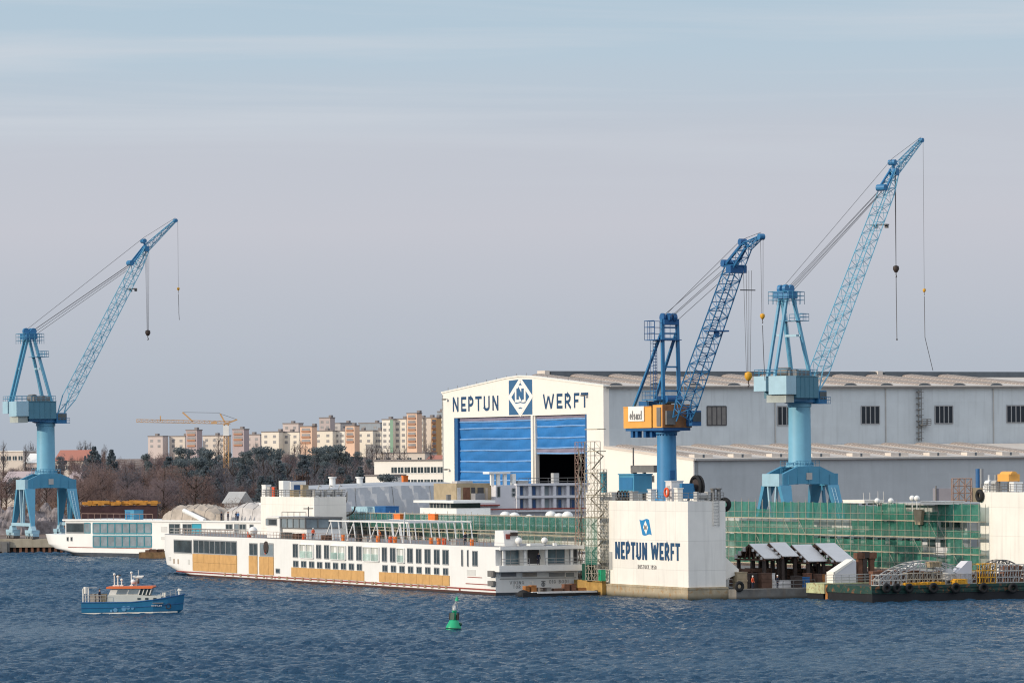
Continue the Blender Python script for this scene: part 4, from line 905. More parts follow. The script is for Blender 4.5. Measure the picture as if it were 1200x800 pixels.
def portal_crane(px, Y, g, psi, bp_, tp_, label, hk, ax_):
    b0 = at_Y(px, 560, Y)
    def jp(x, y):
        r_ = 0
        for _ in range(8): p = at_Y(x, y, Y + r_ * math.sin(psi)); r_ = (p.x - b0.x) / math.cos(psi)
        return Vector((r_, 0, p.z - g))
    bend, tip = jp(*bp_), jp(*tp_)
    base = at_Y(px, 560, Y); root = thing('portal_crane', label, 'portal crane', (base.x, Y, g), RZ, None)
    B, P, K = M['blue_light'], M['blue_lit'], M['blue_mid']
    # portal: two arched girders joined by end boxes
    for sy in (-1, 1):
        y0 = 2.85 * sy
        mb = MB(); prof = [(-5.15, 10.75), (-5.15, 12.7), (-2.2, 14.0), (2.2, 14.0), (5.15, 12.7), (5.15, 10.75), (4.2, 10.75), (2.6, 10.95), (-2.6, 10.95), (-4.2, 10.75)]
        mb.prism([(x, y0 - .45, z) for x, z in prof], (0, .9, 0))
        for x in (-4.1, -2.2, 0, 2.2, 4.1): mb.box(x - .08, x + .08, y0 - .56, y0 + .56, 10.9, 12.6 if abs(x) > 3 else 13.7)
        mb.build('girder', B, root)
    for sx in (-1, 1):
        mb = MB(); mb.box(5.17 * sx, 5.85 * sx, -3.1, 3.1, 10.6, 12.75); mb.build('end_box', P if sx < 0 else B, root)  # sunward end takes the painted lit tone, far end the plain blue
        for sy in (-1, 1):
            mb = MB(); mb.hexa([(5.3 * sx - .35, 6.6 * sy - .4, 2.7), (5.3 * sx + .35, 6.6 * sy - .4, 2.7), (5.3 * sx + .35, 6.6 * sy + .4, 2.7), (5.3 * sx - .35, 6.6 * sy + .4, 2.7),
                              (4.7 * sx - 1.1, 2.85 * sy - .55, 10.75), (4.7 * sx + 1.1, 2.85 * sy - .55, 10.75), (4.7 * sx + 1.1, 2.85 * sy + .55, 10.75), (4.7 * sx - 1.1, 2.85 * sy + .55, 10.75)])
            mb.build('leg', B, root)
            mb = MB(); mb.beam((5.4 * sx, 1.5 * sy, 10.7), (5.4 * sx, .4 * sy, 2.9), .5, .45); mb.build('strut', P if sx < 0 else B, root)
            mb = MB(); mb.box(5.45 * sx - .9, 5.45 * sx + .9, 6.6 * sy - 2.3, 6.6 * sy + 2.3, 1.25, 1.9); mb.prism([(5.45 * sx - .5, 6.6 * sy - 1.3, 1.9), (5.45 * sx - .5, 6.6 * sy + 1.3, 1.9), (5.45 * sx - .5, 6.6 * sy + .6, 2.75), (5.45 * sx - .5, 6.6 * sy - .6, 2.75)], (1.0, 0, 0))
            for q in (-1.5, 1.5): mb.box(5.45 * sx - .7, 5.45 * sx + .7, 6.6 * sy + q - 1.1, 6.6 * sy + q + 1.1, .55, 1.25)
            bo = mb.build('bogie', P, root)
            for q in (-2.1, -.9, .9, 2.1):
                mb = MB(); mb.tube((5.45 * sx - .75, 6.6 * sy + q, .42), (5.45 * sx + .75, 6.6 * sy + q, .42), .42, n=12); mb.build('wheel', M['galv_dark'], bo)
        mb = MB(); mb.box(5.45 * sx - .4, 5.45 * sx + .4, -6.6, 6.6, 2.72, 3.4); mb.build('sill_beam', P, root)
    mb = MB(); mb.box(-.55, .55, -3.42, -3.31, 11.7, 12.9); mb.build('access_hatch', M['galv'], root)
    mb = MB(); mb.rail([(-2.3, 2.9, 14.0), (2.3, 2.9, 14.0)], 1.0, .8, .04, 2); mb.build('railing', B, root); mb = MB(); mb.rail([(-2.3, -2.9, 14.0), (2.3, -2.9, 14.0)], 1.0, .8, .04, 2); mb.rail([(-5.6, -3.3, 12.75), (-2.3, -3.3, 14.0)], 1.0, .9, .035, 2); mb.build('railing', B, root)
    mb = MB(); mb.ladder((4.9, -6.9, 3), (4.6, -3.6, 10.3), (1, 0, 0), .6, .5, .05); mb.build('ladder', P, root)
    # column
    mb = MB(); mb.lathe([(2.5, 13.9), (2.5, 14.25), (2.1, 14.3), (2.02, 14.9), (1.92, 24.3), (2.1, 24.4), (2.1, 25.1)], (0, 0, 0), 32)
    mb.build('column', mat('crane_column_pale', (.17, .41, .56), .5, .08, .5, .12, (.14, .28, .36)), root, smooth=True)
    mb = MB()
    for k in range(26): a = 6.283 * k / 26; mb.tube((2.3 * math.cos(a), 2.3 * math.sin(a), 14.2), (2.3 * math.cos(a), 2.3 * math.sin(a), 14.75), .09, n=5)
    mb.build('flange_bolts', B, root)
    # slewing part: lateral axis y, jib axis x, turned by psi in the world
    dr = psi - RZ; c, s_ = math.cos(dr), math.sin(dr)
    top = bpy.data.objects.new('upper_works', None); col.objects.link(top); top.parent = root; top.location = (0, 0, 0); top.rotation_euler = (0, 0, dr)
    def T(name, mb, m_, smooth=False): return mb.build(name, m_, top, smooth)
    mb = MB(); mb.lathe([(2.3, 25.0), (2.9, 25.2), (2.9, 25.9)], (0, 0, 0), 24); mb.box(-5.2, 2.4, -2.6, 2.6, 25.35, 26.0); T('slewing_platform', mb, K)
    mb = MB(); mb.box(-5.6, .9, -3.5, 3.5, 25.9, 29.6); mb.box(-5.65, .95, -3.6, 3.6, 29.62, 29.75)
    for x in (-4.4, -3.1, -1.8, -.5): mb.box(x - .05, x + .05, -3.56, -3.5, 26, 29.5)
    T('machinery_house', mb, M['house_blue'])
    for y0, y1, z0 in ((-3.5, .3, 25.4), (.9, 3.5, 26.0)):
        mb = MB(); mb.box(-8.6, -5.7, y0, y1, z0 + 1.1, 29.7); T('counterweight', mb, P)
    mb = MB(); mb.box(-8.0, -5.7, -3.0, 1.2, 25.1, 26.4); T('ballast_tray', mb, mat('ballast_grey', (.38, .42, .40), .7, .2, .6))
    mb = MB(); mb.rail([(-8.5, -3.4, 29.75), (.8, -3.4, 29.75), (.8, 3.4, 29.75), (-8.5, 3.4, 29.75), (-8.5, -3.4, 29.75)], 1.1, 1.2, .045, 2); T('railing', mb, B)
    mb = MB(); mb.box(-3.8, .3, -2.2, -.4, 29.8, 30.7); mb.tube((-2.5, .2, 30.5), (-2.5, 2.6, 30.5), .8, n=12); mb.tube((-.3, .2, 30.4), (-.3, 2.6, 30.4), .65, n=12); T('winch', mb, M['galv_dark'])
    mb = MB(); mb.box(1.0, 3.4, -3.4, -1.6, 25.0, 27.2); cab = T('operator_cab', mb, K)
    mb = MB(); mb.box(3.41, 3.5, -3.3, -1.7, 25.5, 27.0); mb.box(1.3, 3.3, -3.5, -3.41, 25.7, 27.0); mb.build('cab_window', M['glass'], cab)
    mb = MB(); mb.rail([(1, -3.9, 25.0), (3.9, -3.9, 25.0), (3.9, -1.4, 25.0)], 1.1, .8, .04, 2); mb.box(.9, 3.95, -3.95, -1.4, 24.9, 25.0); mb.build('cab_walkway', K, cab)
    # mast frame
    ft = (-3.9, 44.0)
    for sy in (-1, 1):
        mb = MB(); mb.beam((.5, 2.0 * sy, 29.6), (ft[0] + .5, 1.15 * sy, ft[1]), .56, .5); T('mast_leg', mb, mat('mast_blue', (.13, .36, .52), .45, .1, .6))
        mb = MB(); mb.beam((-8.2, .75 * sy, 29.6), (ft[0] - .4, .75 * sy, ft[1]), .5, .42); T('back_stay', mb, B)
    mb = MB(); mb.beam((-1.65, -1.65, 36.8), (-1.65, 1.65, 36.8), .5, .4); T('cross_beam', mb, P); mb = MB(); mb.beam((-6.0, -.75, 36.8), (-6.0, .75, 36.8), .3); T('cross_beam', mb, P)
    mb = MB(); mb.box(ft[0] - 1.3, ft[0] + 1.3, -1.7, 1.7, 43.2, 44.5)
    for x, y in ((-1.1, -.9), (-.2, .9), (.8, -.6), (.9, .8)): mb.tube((ft[0] + x, y - .3, 44.9), (ft[0] + x, y + .3, 44.9), .72, n=12)
    T('mast_head', mb, K)
    mb = MB(); mb.rail([(ft[0] - 2, -2.2, 42.2), (ft[0] + 2.6, -2.2, 42.2), (ft[0] + 2.6, 2.2, 42.2), (ft[0] - 2, 2.2, 42.2), (ft[0] - 2, -2.2, 42.2)], 2.2, 1.1, .05, 3)
    mb.rail([(ft[0] + 1, -2.4, 39.4), (ft[0] + 3.6, -2.4, 39.4), (ft[0] + 3.6, 1.8, 39.4)], 1.2, 1.0, .05, 2); mb.box(ft[0] + .8, ft[0] + 3.7, -2.4, 1.9, 39.3, 39.4); T('mast_walkway', mb, B)
    mb = MB(); mb.ladder((-.3, 1.3, 29.8), (-3.0, .9, 42.5), (0, 1, 0), .6, .4, .045); T('mast_ladder', mb, B)
    # jib
    foot = Vector((3.7, 0, 27.2)); dj = (bend - foot).normalized()
    e0 = foot + dj * 4; e1 = foot + dj * ((bend - foot).length - 4.6)
    mb = MB(); nrm = dj.cross(Vector((0, 1, 0)))
    for sy in (-1, 1):
        for sg in (-1, 1): mb.tube(foot + Vector((0, 1.6 * sy, 0)), e0 + Vector((0, 1.5 * sy, 0)) + nrm * .95 * sg, .13, n=5)
        mb.tube(foot + Vector((0, 1.6 * sy, 0)) + dj * 2, e0 + Vector((0, -1.5 * sy, 0)) - nrm * .95, .06, n=4)
    lattice(mb, e0, e1, 3.0, 1.9, 2.2, 1.9, (0, 1, 0), 1.9, .10, .05)
    lattice(mb, e1, bend, 2.2, 1.9, 1.3, 1.2, (0, 1, 0), 1.5, .12, .07)
    T('jib', mb, mat('jib_blue', (.15, .40, .55), .45, .1, .6))
    mb = MB(); lattice(mb, bend, tip, 1.3, 1.3, .6, .4, (0, 1, 0), 1.1, .09, .05); T('fly_jib', mb, B)
    mb = MB(); [mb.beam(e1 + nrm * 1.4 + Vector((0, y, 0)), bend + nrm * .6 + Vector((0, y * .6, 0)), .3, .3) for y in (-.8, .8)]; mb.box(bend.x - .6, bend.x + .4, -.8, .8, bend.z - .7, bend.z + .5)
    mb.tube(bend + Vector((-.6, -.7, 1.6)), bend + Vector((-.6, .7, 1.6)), .5, n=12); mb.beam(bend, bend + Vector((-.6, 0, 1.6)), .35); mb.tube(e1 + nrm * 1.7 + Vector((0, -.9, 0)) - dj * .2, e1 + nrm * 1.7 + Vector((0, .9, 0)) - dj * .2, .6, n=12); T('jib_head', mb, K)
    mb = MB(); mb.tube(tip + Vector((0, -.4, 0)), tip + Vector((0, .4, 0)), .42, n=12); T('tip_sheave', mb, K)
    md = foot.lerp(bend, .78) - nrm * 1.2; mb = MB(); mb.box(md.x - .5, md.x + .5, -1.7, 1.7, md.z - .5, md.z - .3); mb.box(md.x + .2, md.x + .6, -1.5, -.9, md.z - 1.0, md.z - .3); mb.box(md.x + .2, md.x + .6, .9, 1.5, md.z - 1.0, md.z - .3); T('floodlight', mb, M['galv_dark'])
    mb = MB(); h0 = Vector((ft[0] + .6, 0, 45.0)); h1 = e1 + nrm * 1.7
    for y, o in ((-1.0, 0), (-.4, .9), (.4, .3), (1.0, 1.3), (.1, 1.9)): mb.tube(h0 + Vector((o * .6, y * .8, -o * .4)), h1 - dj * o + Vector((0, y * .7, -.2)), .05, n=4)
    mb.tube(h0 + Vector((-.8, 0, .5)), bend + Vector((-.6, 0, 2.3)), .045, n=4); mb.tube(bend + Vector((-.6, 0, 2.3)), tip + Vector((0, 0, .6)), .04, n=4); T('stay_cable', mb, M['cable'])
    hook(top, bend + Vector((.3, 0, -.6)), bend + Vector((.3, 0, -hk[0])), 4, M['block_dark'], .85, .8)
    if hk[1]:
        mb = MB(); q = bend + Vector((.3, 0, -hk[0] - .9))
        mb.path([q, q - Vector((0, 0, hk[1] * .15)), q - Vector((-.1, 0, hk[1]))], .07, 5); mb.tube(q - Vector((-.1, 0, hk[1])), q - Vector((-.1, 0, hk[1] + .3)), .14, n=6)
        mb.build('chain', M['cable'], top)
    hook(top, tip + Vector((.6, 0, 0)), tip + Vector((.6, 0, -ax_[0])), 1, M['yellow'], .46, .1, nm='auxiliary_hook')
    mb = MB(); q = tip + Vector((.6, 0, -ax_[0] - .7)); mb.path([q, q + Vector((.1, 0, -ax_[1] * .55)), q + Vector((ax_[2] * .4, 0, -ax_[1] * .72)), q + Vector((ax_[2], 0, -ax_[1]))], .06, 5); mb.build('sling', M['cable'], top)
    # keep the tree two levels deep: hang the upper works on the root itself
    for ch in list(top.children):
        ch.parent = root; ch.rotation_euler = (0, 0, dr); ch.location = (0, 0, 0)
    bpy.data.objects.remove(top)
    return root
portal_crane(54.0, 915, 2.9, R(32), (171, 291), (205.5, 258.5), 'light blue portal crane on the far left quay with jib pointing right', (19.3, 0), (15.5, 5.8, .2))
portal_crane(937.5, 735, 3.6, R(50), (1048, 201), (1079.5, 164.5), 'tall light blue portal crane behind the green netting at right', (18.2, 11.0), (27.6, 13.5, 2.6))
# ------------------------------------------------------------------ floating dock with its four wing towers' near side
def dloc(t0, s0):
    return lambda t, s, z=0.0: (t - t0, s - s0, z)
SF, TH = px_s(713.5, 690, 0)[0], CAMH + ray(807, 587.3)[1] * OY
PZ = CAMH + ray(807, 688)[1] * OY
dock = thing('floating_dock', 'white floating dock with tall lettered tower at the water edge', 'floating dock', D(0, 0), RZ)
TW = px_t(850, 586, 0)[0]
mb = MB(); mb.box(0, TW, 0, SF, PZ - .02, TH); tower = mb.build('wing_tower', M['cream_wall'], dock)
mb = MB(); mb.box(-.22, TW + .2, -.22, SF + 9.5, -1.5, PZ)
mb.box(-.3, TW + .25, -.3, SF + 9.5, PZ - .28, PZ - .1); mb.build('pontoon', M['concrete_rust'], dock)
mb = MB(); mb.box(TW + .25, 66, 3.2, 150, -1.5, PZ - .3)
for k in range(12): mb.box(TW + 1 + k * 1.5, TW + 1.3 + k * 1.5, 3.0, 3.2, -1, PZ - .4)
mb.box(TW + .2, 24.5, -2.6, 3.0, -1.5, PZ - .35); mb.build('pontoon_deck', M['pontoon_dark'], dock)
mb = MB(); mb.box(-.9, -.3, SF + .3, SF + 9.4, -1.2, PZ + .35); mb.build('pontoon_edge', M['pontoon_orange'], dock)
# far towers on the same wing
FS = px_s(368, 583, 0)[0]; FE = px_s(305.5, 583, 0)[0]; FH = px_s(368, 582.3, 0)[1]
mb = MB(); mb.box(0, TW, FS, FE, PZ, FH); mb.build('wing_tower', M['cream_wall'], dock)
mb = MB(); mb.box(-.2, TW + .2, SF + 9.5, FE + 2, -1.5, PZ - .3); mb.build('pontoon', M['pontoon_dark'], dock)
mb = MB(); mb.box(.6, TW - .3, SF + .02, SF + 8.4, PZ, TH + 1.1); mb.build('wing_tower', M['cream_wall'], dock)
# lettering and flag on the near tower
Nd = Vector((-1, 0, 0)); Ud = Vector((0, -1, 0)); Vd = Vector((0, 0, 1))
def dtext(text, xa, xb, yt, yb, mt, w, plane=0.0, parent=tower, lab=None):
    (sa, _), (sb, _) = px_s(xa, yt, plane), px_s(xb, yt, plane); xm = (xa + xb) / 2; z1 = px_s(xm, yt, plane)[1]; z0 = px_s(xm, yb, plane)[1]
    mb = MB(); write(mb, text, Vector((plane, sa, z0)), Ud, Vd, Nd, sa - sb, z1 - z0, w=w); o = mb.build('lettering', mt, parent)
    if lab: o['label'] = lab
dtext('NEPTUN', 721, 758.5, 634.8, 655.0, M['letter_blue'], .2); dtext('WERFT', 763, 797, 635.8, 656.0, M['letter_blue'], .2)
dtext('ROSTOCK 1850', 747.5, 769.5, 661.4, 666.4, M['letter_grey'], .10, lab='small grey lettering under the large name')
(fa, fz1), (fb, fz0) = px_s(749.5, 608.3, 0), px_s(763.8, 627, 0); fw, fh = fa - fb, fz1 - fz0; OF = Vector((0, fa, fz0))
mb = MB(); n = 8
top_ = [(fw * (.0 + .78 * k / n), fh * (1 - .05 * math.sin(k / n * 6.28))) for k in range(n + 1)]; bot = [(fw * (.24 + .76 * k / n), fh * (.02 - .05 * math.sin(k / n * 6.28))) for k in range(n, -1, -1)]
poly_on(mb, top_ + bot, OF, Ud, Vd, Nd, .01, .02); flag = mb.build('flag_emblem', M['flag_blue'], tower)
mb = MB(); poly_on(mb, [(fw * .50, fh * .93), (fw * .72, fh * .5), (fw * .56, fh * .06), (fw * .31, fh * .5)], OF, Ud, Vd, Nd, .035, .02); dmd = mb.build('diamond', M['logo_white'], flag)
mb = MB()
for k, st in enumerate(GLYPH['N'][1]): strokes(mb, [((.41 + p[0] * .42) * fw, (.36 + p[1] * .28) * fh) for p in st], fw * .06, OF, Ud, Vd, Nd, .07 + .006 * k, .02)
mb.build('diamond_letter', M['letter_grey'], flag)
mb = MB(); mb.prism([(TW + .02, .8, px_t(843, 680, 0)[1]), (TW + 2.4, .8, px_t(862, 672, 0)[1]), (TW + 2.4, .8, px_t(862, 667, 0)[1]), (TW + .02, .8, px_t(843, 650, 0)[1])], (0, 1.6, 0)); mb.build('corner_bracket', M['hall_white'], dock)
mb = MB(); mb.box(TW + .3, TW + 1.0, 1.0, 1.5, PZ, px_t(843, 680, 0)[1]); mb.build('bracket_post', M['galv'], dock)
mb = MB(); mb.rail([(.15, .15, TH), (TW - .15, .15, TH), (TW - .15, SF - .2, TH)], 1.15, 1.6, .035); mb.rail([(.15, .15, TH), (.15, SF - .2, TH)], 1.15, 1.8, .03); mb.build('railing', M['galv_dark'], tower)
mb = MB(); mb.rail([(.15, FS + .15, FH), (TW - .15, FS + .15, FH)], 1.15, 1.2, .04); mb.rail([(.15, FS, FH), (.15, FE, FH)], 1.15, 1.8, .04); mb.build('railing', M['galv_dark'], dock)
mb = MB(); mb.ladder((TW - 1.5, -.15, TH - 3.4), (TW - 1.5, -.15, TH + 1.2), (1, 0, 0), .9, .4, .05); mb.build('ladder', M['galv'], tower)
mb = MB(); mb.beam((TW + .1, FS + 1, FH - .3), (TW + 1.2, FS + 7, FH - 4.2), 1.0, .35); mb.rail([(TW + .6, FS + 1, FH - .2), (TW + 1.7, FS + 7, FH - 4.1)], 1.1, 1.4, .05); mb.build('outside_stair', M['galv_dark'], dock)
mb = MB(); mb.path([(TW + .3, FS + 2 + 5 * math.cos(a), FH - 1.6 + 1.6 * math.sin(a)) for a in [3.14 + 3.14 * k / 8 for k in range(9)]], .14, 6); mb.build('hanging_hose', M['black'], dock)
mb = MB(); mb.box(-.12, -.02, SF - 1.2, SF - .4, PZ + 2, px_s(714, 646, 0)[1]); mb.build('fender_strip', M['galv'], tower)

def small(name, label, cat, mbs, loc, rz=RZ, group=None):
    """a thing from (part name, MB, material) rows"""
    o = thing(name, label, cat, loc, rz, group)
    for nm, mb, m_ in mbs: mb.build(nm, m_, o)
    return o
def solo(name, label, cat, mb, m_, loc, rz=RZ, group=None, smooth=False):
    o = mb.build(name, m_, None, smooth); o.location = loc; o.rotation_euler = (0, 0, rz); return tag(o, label, cat, group)
# things on the near tower's deck
def dk(x, y=580, s_=6.0): t, z_ = px_t(x, y, s_); return t
kx = px_s(778, 575, 1.0)[0]
mb = MB(); mb.box(-.9, .9, -.9, .9, 0, 2.7); mb.box(-1, 1, -1, 1, 2.7, 2.8); mb2 = MB(); mb2.box(-.95, -.9, -.4, .4, .1, 2.1)
small('deck_kiosk', 'pale grey deck kiosk beside the blue crane column', 'kiosk', [('body', mb, M['panel_grey']), ('door', mb2, M['galv'])], D(1.6, kx - 2.0, TH))
mb = MB(); mb.torus((0, 0, 0), (1, 0, 0), .55, .16, 20, 8); ring_s = px_s(781, 577, .0)[0]
solo('lifebuoy', 'red lifebuoy hanging on the railing of the lettered tower', 'lifebuoy', mb, M['orange_red'], D(.02, ring_s, TH + 1.2), smooth='all')
gs = px_s(740, 560, 2.0)[0]
mb = MB(); mb.box(-1.4, 1.4, -2.4, 2.4, 1.0, 3.6); mb.box(-1.5, 1.5, -2.5, 2.5, 3.6, 3.75); m2 = MB(); [m2.box(a, a + .2, b, b + .2, 0, 1.0) for a in (-1.3, 1.1) for b in (-2.2, 2.0)]; m3 = MB(); m3.lathe([(.7, 0), (.7, 2.6), (.3, 2.8)], (0, 3.4, .5), 14); m4 = MB(); m4.box(-1.45, -1.41, -2, 2, 1.5, 3.2)
small('generator_box', 'blue machinery box with round tank on legs on tower deck', 'generator', [('housing', mb, M['blue_light']), ('stand', m2, M['blue_dark']), ('tank', m3, M['blue_mid']), ('louvre', m4, M['blue_mid'])], D(2.6, gs, TH))
gs2 = px_s(746, 546, 3.0)[0]
mb = MB(); mb.box(-.35, .35, -3.6, 3.6, 3.9, 4.9); m2 = MB(); m2.box(-.2, .2, -.2, .2, 0, 3.9); m2.tube((0, 3.4, 4.9), (0, 3.4, 7.4), .12); m2.box(-.3, .3, 2.9, 3.5, 0, 3.9)
small('gangway_beam', 'grey horizontal beam on posts above the blue box', 'gantry', [('beam', mb, M['galv_dark']), ('post', m2, M['galv_dark'])], D(4.2, gs2, TH))
rs = px_t(818, 561, 8)[0]
mb = MB(); mb.torus((0, 0, 1.9), (1, 0, 0), 1.45, .2, 26, 6); mb.torus((.5, 0, 1.9), (1, 0, 0), 1.45, .2, 26, 6)
for k in range(8): a = k * .785; mb.beam((.25, 0, 1.9), (.25, 1.4 * math.cos(a), 1.9 + 1.4 * math.sin(a)), .15)
m2 = MB(); m2.tube((0, 0, 1.9), (.5, 0, 1.9), 1.1, n=20); m3 = MB(); m3.beam((-.5, -1.2, 0), (-.5, 0, 2.3), .25); m3.beam((-.5, 1.2, 0), (-.5, 0, 2.3), .25); m3.box(-2.6, -.8, -1, .8, .3, 2.4)
small('cable_reel', 'big dark cable reel at the right edge of the tower deck', 'cable reel', [('flange', mb, M['black']), ('drum', m2, M['block_dark']), ('frame', m3, M['blue_mid'])], D(min(rs, TW - 1.2), 6.5, TH))
for k, (xx, lab) in enumerate(((838, 'mooring bollard pair on the right corner of tower deck'), (822, 'grey winch on the tower deck left of the corner bollards'))):
    t_ = px_t(xx, 580, 1.2)[0]
    mb = MB()
    if k == 0:
        for d_ in (-.45, .45): mb.lathe([(.32, 0), (.28, 1.5), (.42, 1.6), (.42, 1.75)], (d_, 0, 0), 12)
        mb.box(-.9, .9, -.4, .4, 0, .15); solo('bollard', lab, 'bollard', mb, M['galv_dark'], D(t_, 1.0, TH))
    else:
        mb.tube((-.7, 0, .7), (.7, 0, .7), .45, n=14); mb.box(-.95, -.7, -.5, .5, 0, 1.3); mb.box(.7, .95, -.5, .5, 0, 1.3); mb.box(-1, 1, -.6, .6, 0, .12); solo('mooring_winch', lab, 'winch', mb, M['galv'], D(t_, 1.2, TH))
for k, (s_, lab) in enumerate(((SF - 2.2, 'row of black hoses coiled at the left end of the tower deck'),)):
    mb = MB(); [mb.torus((0, j * 1.0, .8), (1, 0, 0), .5, .11, 14, 6) for j in range(-2, 3)]; mb.box(-.2, .2, -2.8, 2.8, 0, .2); solo('hose_rack', lab, 'hose rack', mb, M['black'], D(.8, s_ - 1.6, TH))
for k, (s_, h, c, lab) in enumerate(((12.5, 1.5, 'white_plain', 'white vent box on the middle of the tower deck edge'), (4.5, 1.7, 'hall_white', 'pale ventilator post right of the kiosk'), (SF - 6.2, 1.2, 'galv', 'low grey locker between hoses and kiosk'))):
    mb = MB(); mb.box(-.4, .4, -.5, .5, 0, h); mb.box(-.5, .5, -.6, .6, h, h + .12); solo('deck_vent', lab, 'vent', mb, M[c], D(.9, s_, TH))
tyre = MB(); tyre.torus((0, 0, 0), (1, 0, 0), .55, .26, 22, 10)
def tyre_at(loc, lab, axis_rz, s=1.0, group=None):
    o = solo('tyre_fender', lab, 'tyre', tyre, M['black'], loc, axis_rz, group, smooth='all'); o.scale = (s, s, s); return o
tyre_at(D(TW + .35, .9, px_t(850, 591, 0)[1]), 'black tyre fender at the top right corner of the lettered tower', RZ + R(35), 1.25)

# ------------------------------------------------------------------ crane on the dock tower
def dock_crane():
    PSI = R(-60); cs = px_s(781.5, 560, TW / 2)[0]; C0 = D(TW / 2, cs, TH); Yc = C0.y
    root = thing('dock_crane', 'mid blue dock crane with orange machinery house on the lettered tower', 'dock crane', C0, PSI)
    B, K = M['blue_mid'], M['blue_dark']; zz = lambda y: at_Y(781, y, Yc).z - TH
    mb = MB(); mb.lathe([(1.75, 0), (1.75, .35), (1.42, .4), (1.32, zz(509)), (1.5, zz(508)), (1.5, zz(506))], (0, 0, 0), 28); mb.build('column', M['blue_column'], root, smooth=True)
    mb = MB()
    for k in range(20): a = 6.283 * k / 20; mb.box(1.4 * math.cos(a) - .05, 1.4 * math.cos(a) + .05, 1.4 * math.sin(a) - .05, 1.4 * math.sin(a) + .05, zz(510), zz(507.5))
    mb.build('flange_bolts', K, root)
    mb = MB(); mb.box(.9, 1.5, -.4, .4, 3.0, 4.2); mb.build('access_hatch', K, root)
    z0, z1 = zz(501), zz(476.5)
    mb = MB(); mb.lathe([(1.7, zz(506)), (2.2, zz(503.5)), (2.2, z0 - .3)], (0, 0, 0), 20); mb.box(-7.2, 2.7, -2.2, 2.2, z0 - .4, z0 - .02); mb.box(-.2, 3.4, -2.3, 2.3, zz(504.5), z0 - .41)
    for x, y in ((-6, -1.6), (-5, .5), (-4.6, -1.7), (-3.6, -1), (-2.6, -1.6), (-1.6, -1.2)): mb.box(x - .3, x + .3, y - .35, y + .35, z0 - 1.3, z0 - .41)
    mb.build('slewing_platform', K, root)
    mb = MB(); mb.box(-7.5, -.15, -2.35, 2.35, z0, z1); mb.box(-7.55, -.1, -2.4, 2.4, z1 + .002, z1 + .1); mb.build('machinery_house', M['orange'], root)
    mb = MB(); mb.box(.15, 2.6, -2.3, 2.3, z0, z1 + .25); mb.build('machinery_house', M['orange'], root)
    mb = MB(); mb.box(2.601, 2.85, -2.35, 2.35, z0, z1 + .3); mb.build('front_wall', mat('shaded_orange', (.34, .15, .06), .7, .35, .9, .3, (.05, .06, .08)), root)  # slab over the orange house, its shade painted in as darker orange
    mb = MB(); mb.box(1.3, 2.3, -2.42, -2.31, z0 + .2, z1 - .1); mb.build('louvre', M['galv_dark'], root)
    mb = MB(); mb.box(2.86, 3.3, -2.0, -.6, z0 + .4, z0 + 2.3); mb.build('control_box', M['galv_dark'], root)
    mb = MB(); mb.box(-6.0, -1.9, -2.5, -2.41, z0 + .95, z1 + .12); sg = mb.build('sign_board', M['logo_white'], root)
    mb = MB(); write(mb, 'elsaxl', Vector((-5.6, -2.5, z0 + 1.2)), Vector((1, 0, 0)), Vector((0, 0, 1)), Vector((0, -1, 0)), 3.2, 1.2, w=.15); mb.build('sign_lettering', M['letter_grey'], sg)
    mb = MB(); mb.box(-2.2, 1.6, -2.6, -1.2, z1 + .9, z1 + 1.05); mb.rail([(-2.2, -1.3, z1 + 1.05), (-2.2, -2.55, z1 + 1.05), (1.6, -2.55, z1 + 1.05)], 1.1, .8, .04, 2); [mb.beam((x, -1.9, z1), (x, -1.9, z1 + .9), .12) for x in (-2, 1.4)]; mb.build('walkway', B, root)
    mb = MB(); mb.box(2.9, 4.4, 1.4, 2.9, z0 + .2, z0 + 2.3); cab = mb.build('operator_cab', K, root); mb = MB(); mb.box(4.41, 4.5, 1.5, 2.8, z0 + .8, z0 + 2.1); mb.build('cab_window', M['glass'], cab)
    mb = MB(); mb.box(-5.0, -2.4, -1.4, 1.4, z1 + .11, z1 + .8); mb.tube((-.6, -1, z1 + .9), (-.6, 1, z1 + .9), .6, n=12); mb.tube((1.8, -1.2, z1 + 1.0), (1.8, 1.2, z1 + 1.0), .55, n=12); mb.build('winch', K, root)
    mz = zz(374); lw_ = 1.3
    for sy in (-1, 1):
        mb = MB(); mb.beam((1.3, lw_ * sy, z1 + .2), (1.05, 1.2 * sy, mz), .42, .42); mb.build('mast_leg', B, root)
        mb = MB(); mb.beam((-6.1, 1.55 * sy, z1), (.8, 1.2 * sy, zz(390)), .36, .3); mb.build('back_stay', B, root)
    for y in (384, 391, 397, 430, 458): mb = MB(); mb.beam((1.1, -1.2, zz(y)), (1.1, 1.2, zz(y)), .22); mb.build('cross_beam', B, root)
    mb = MB()
    for x, y in ((-.3, -.9), (.3, -.3), (.4, .4), (-.2, .9)): mb.tube((x + 1.0, y - .18, mz + .2), (x + 1.0, y + .18, mz + .2), .62, n=12)
    mb.box(.5, 1.6, -1.2, 1.2, zz(381), zz(375)); mb.build('mast_head', K, root)
    mb = MB(); mb.box(-1.4, 1.6, -2.6, 1.6, zz(398) - .1, zz(398)); mb.rail([(1.2, -2.6, zz(398)), (-1.4, -2.6, zz(398)), (-1.4, 1.6, zz(398))], 2.6, .8, .045, 3); mb.build('mast_walkway', K, root)
    mb = MB(); mb.ladder((.2, -1.9, z1 + 1), (.2, -1.9, zz(398)), (0, 1, 0), .6, .4, .05); mb.ladder((-.35, -1.9, z1 + 1), (-.35, -1.9, zz(398)), (0, 1, 0), .8, 1.0, .04); mb.build('mast_ladder', K, root)
    c60 = math.cos(PSI); run = lambda px_: (at_Y(px_, 400, Yc).x - C0.x) / c60
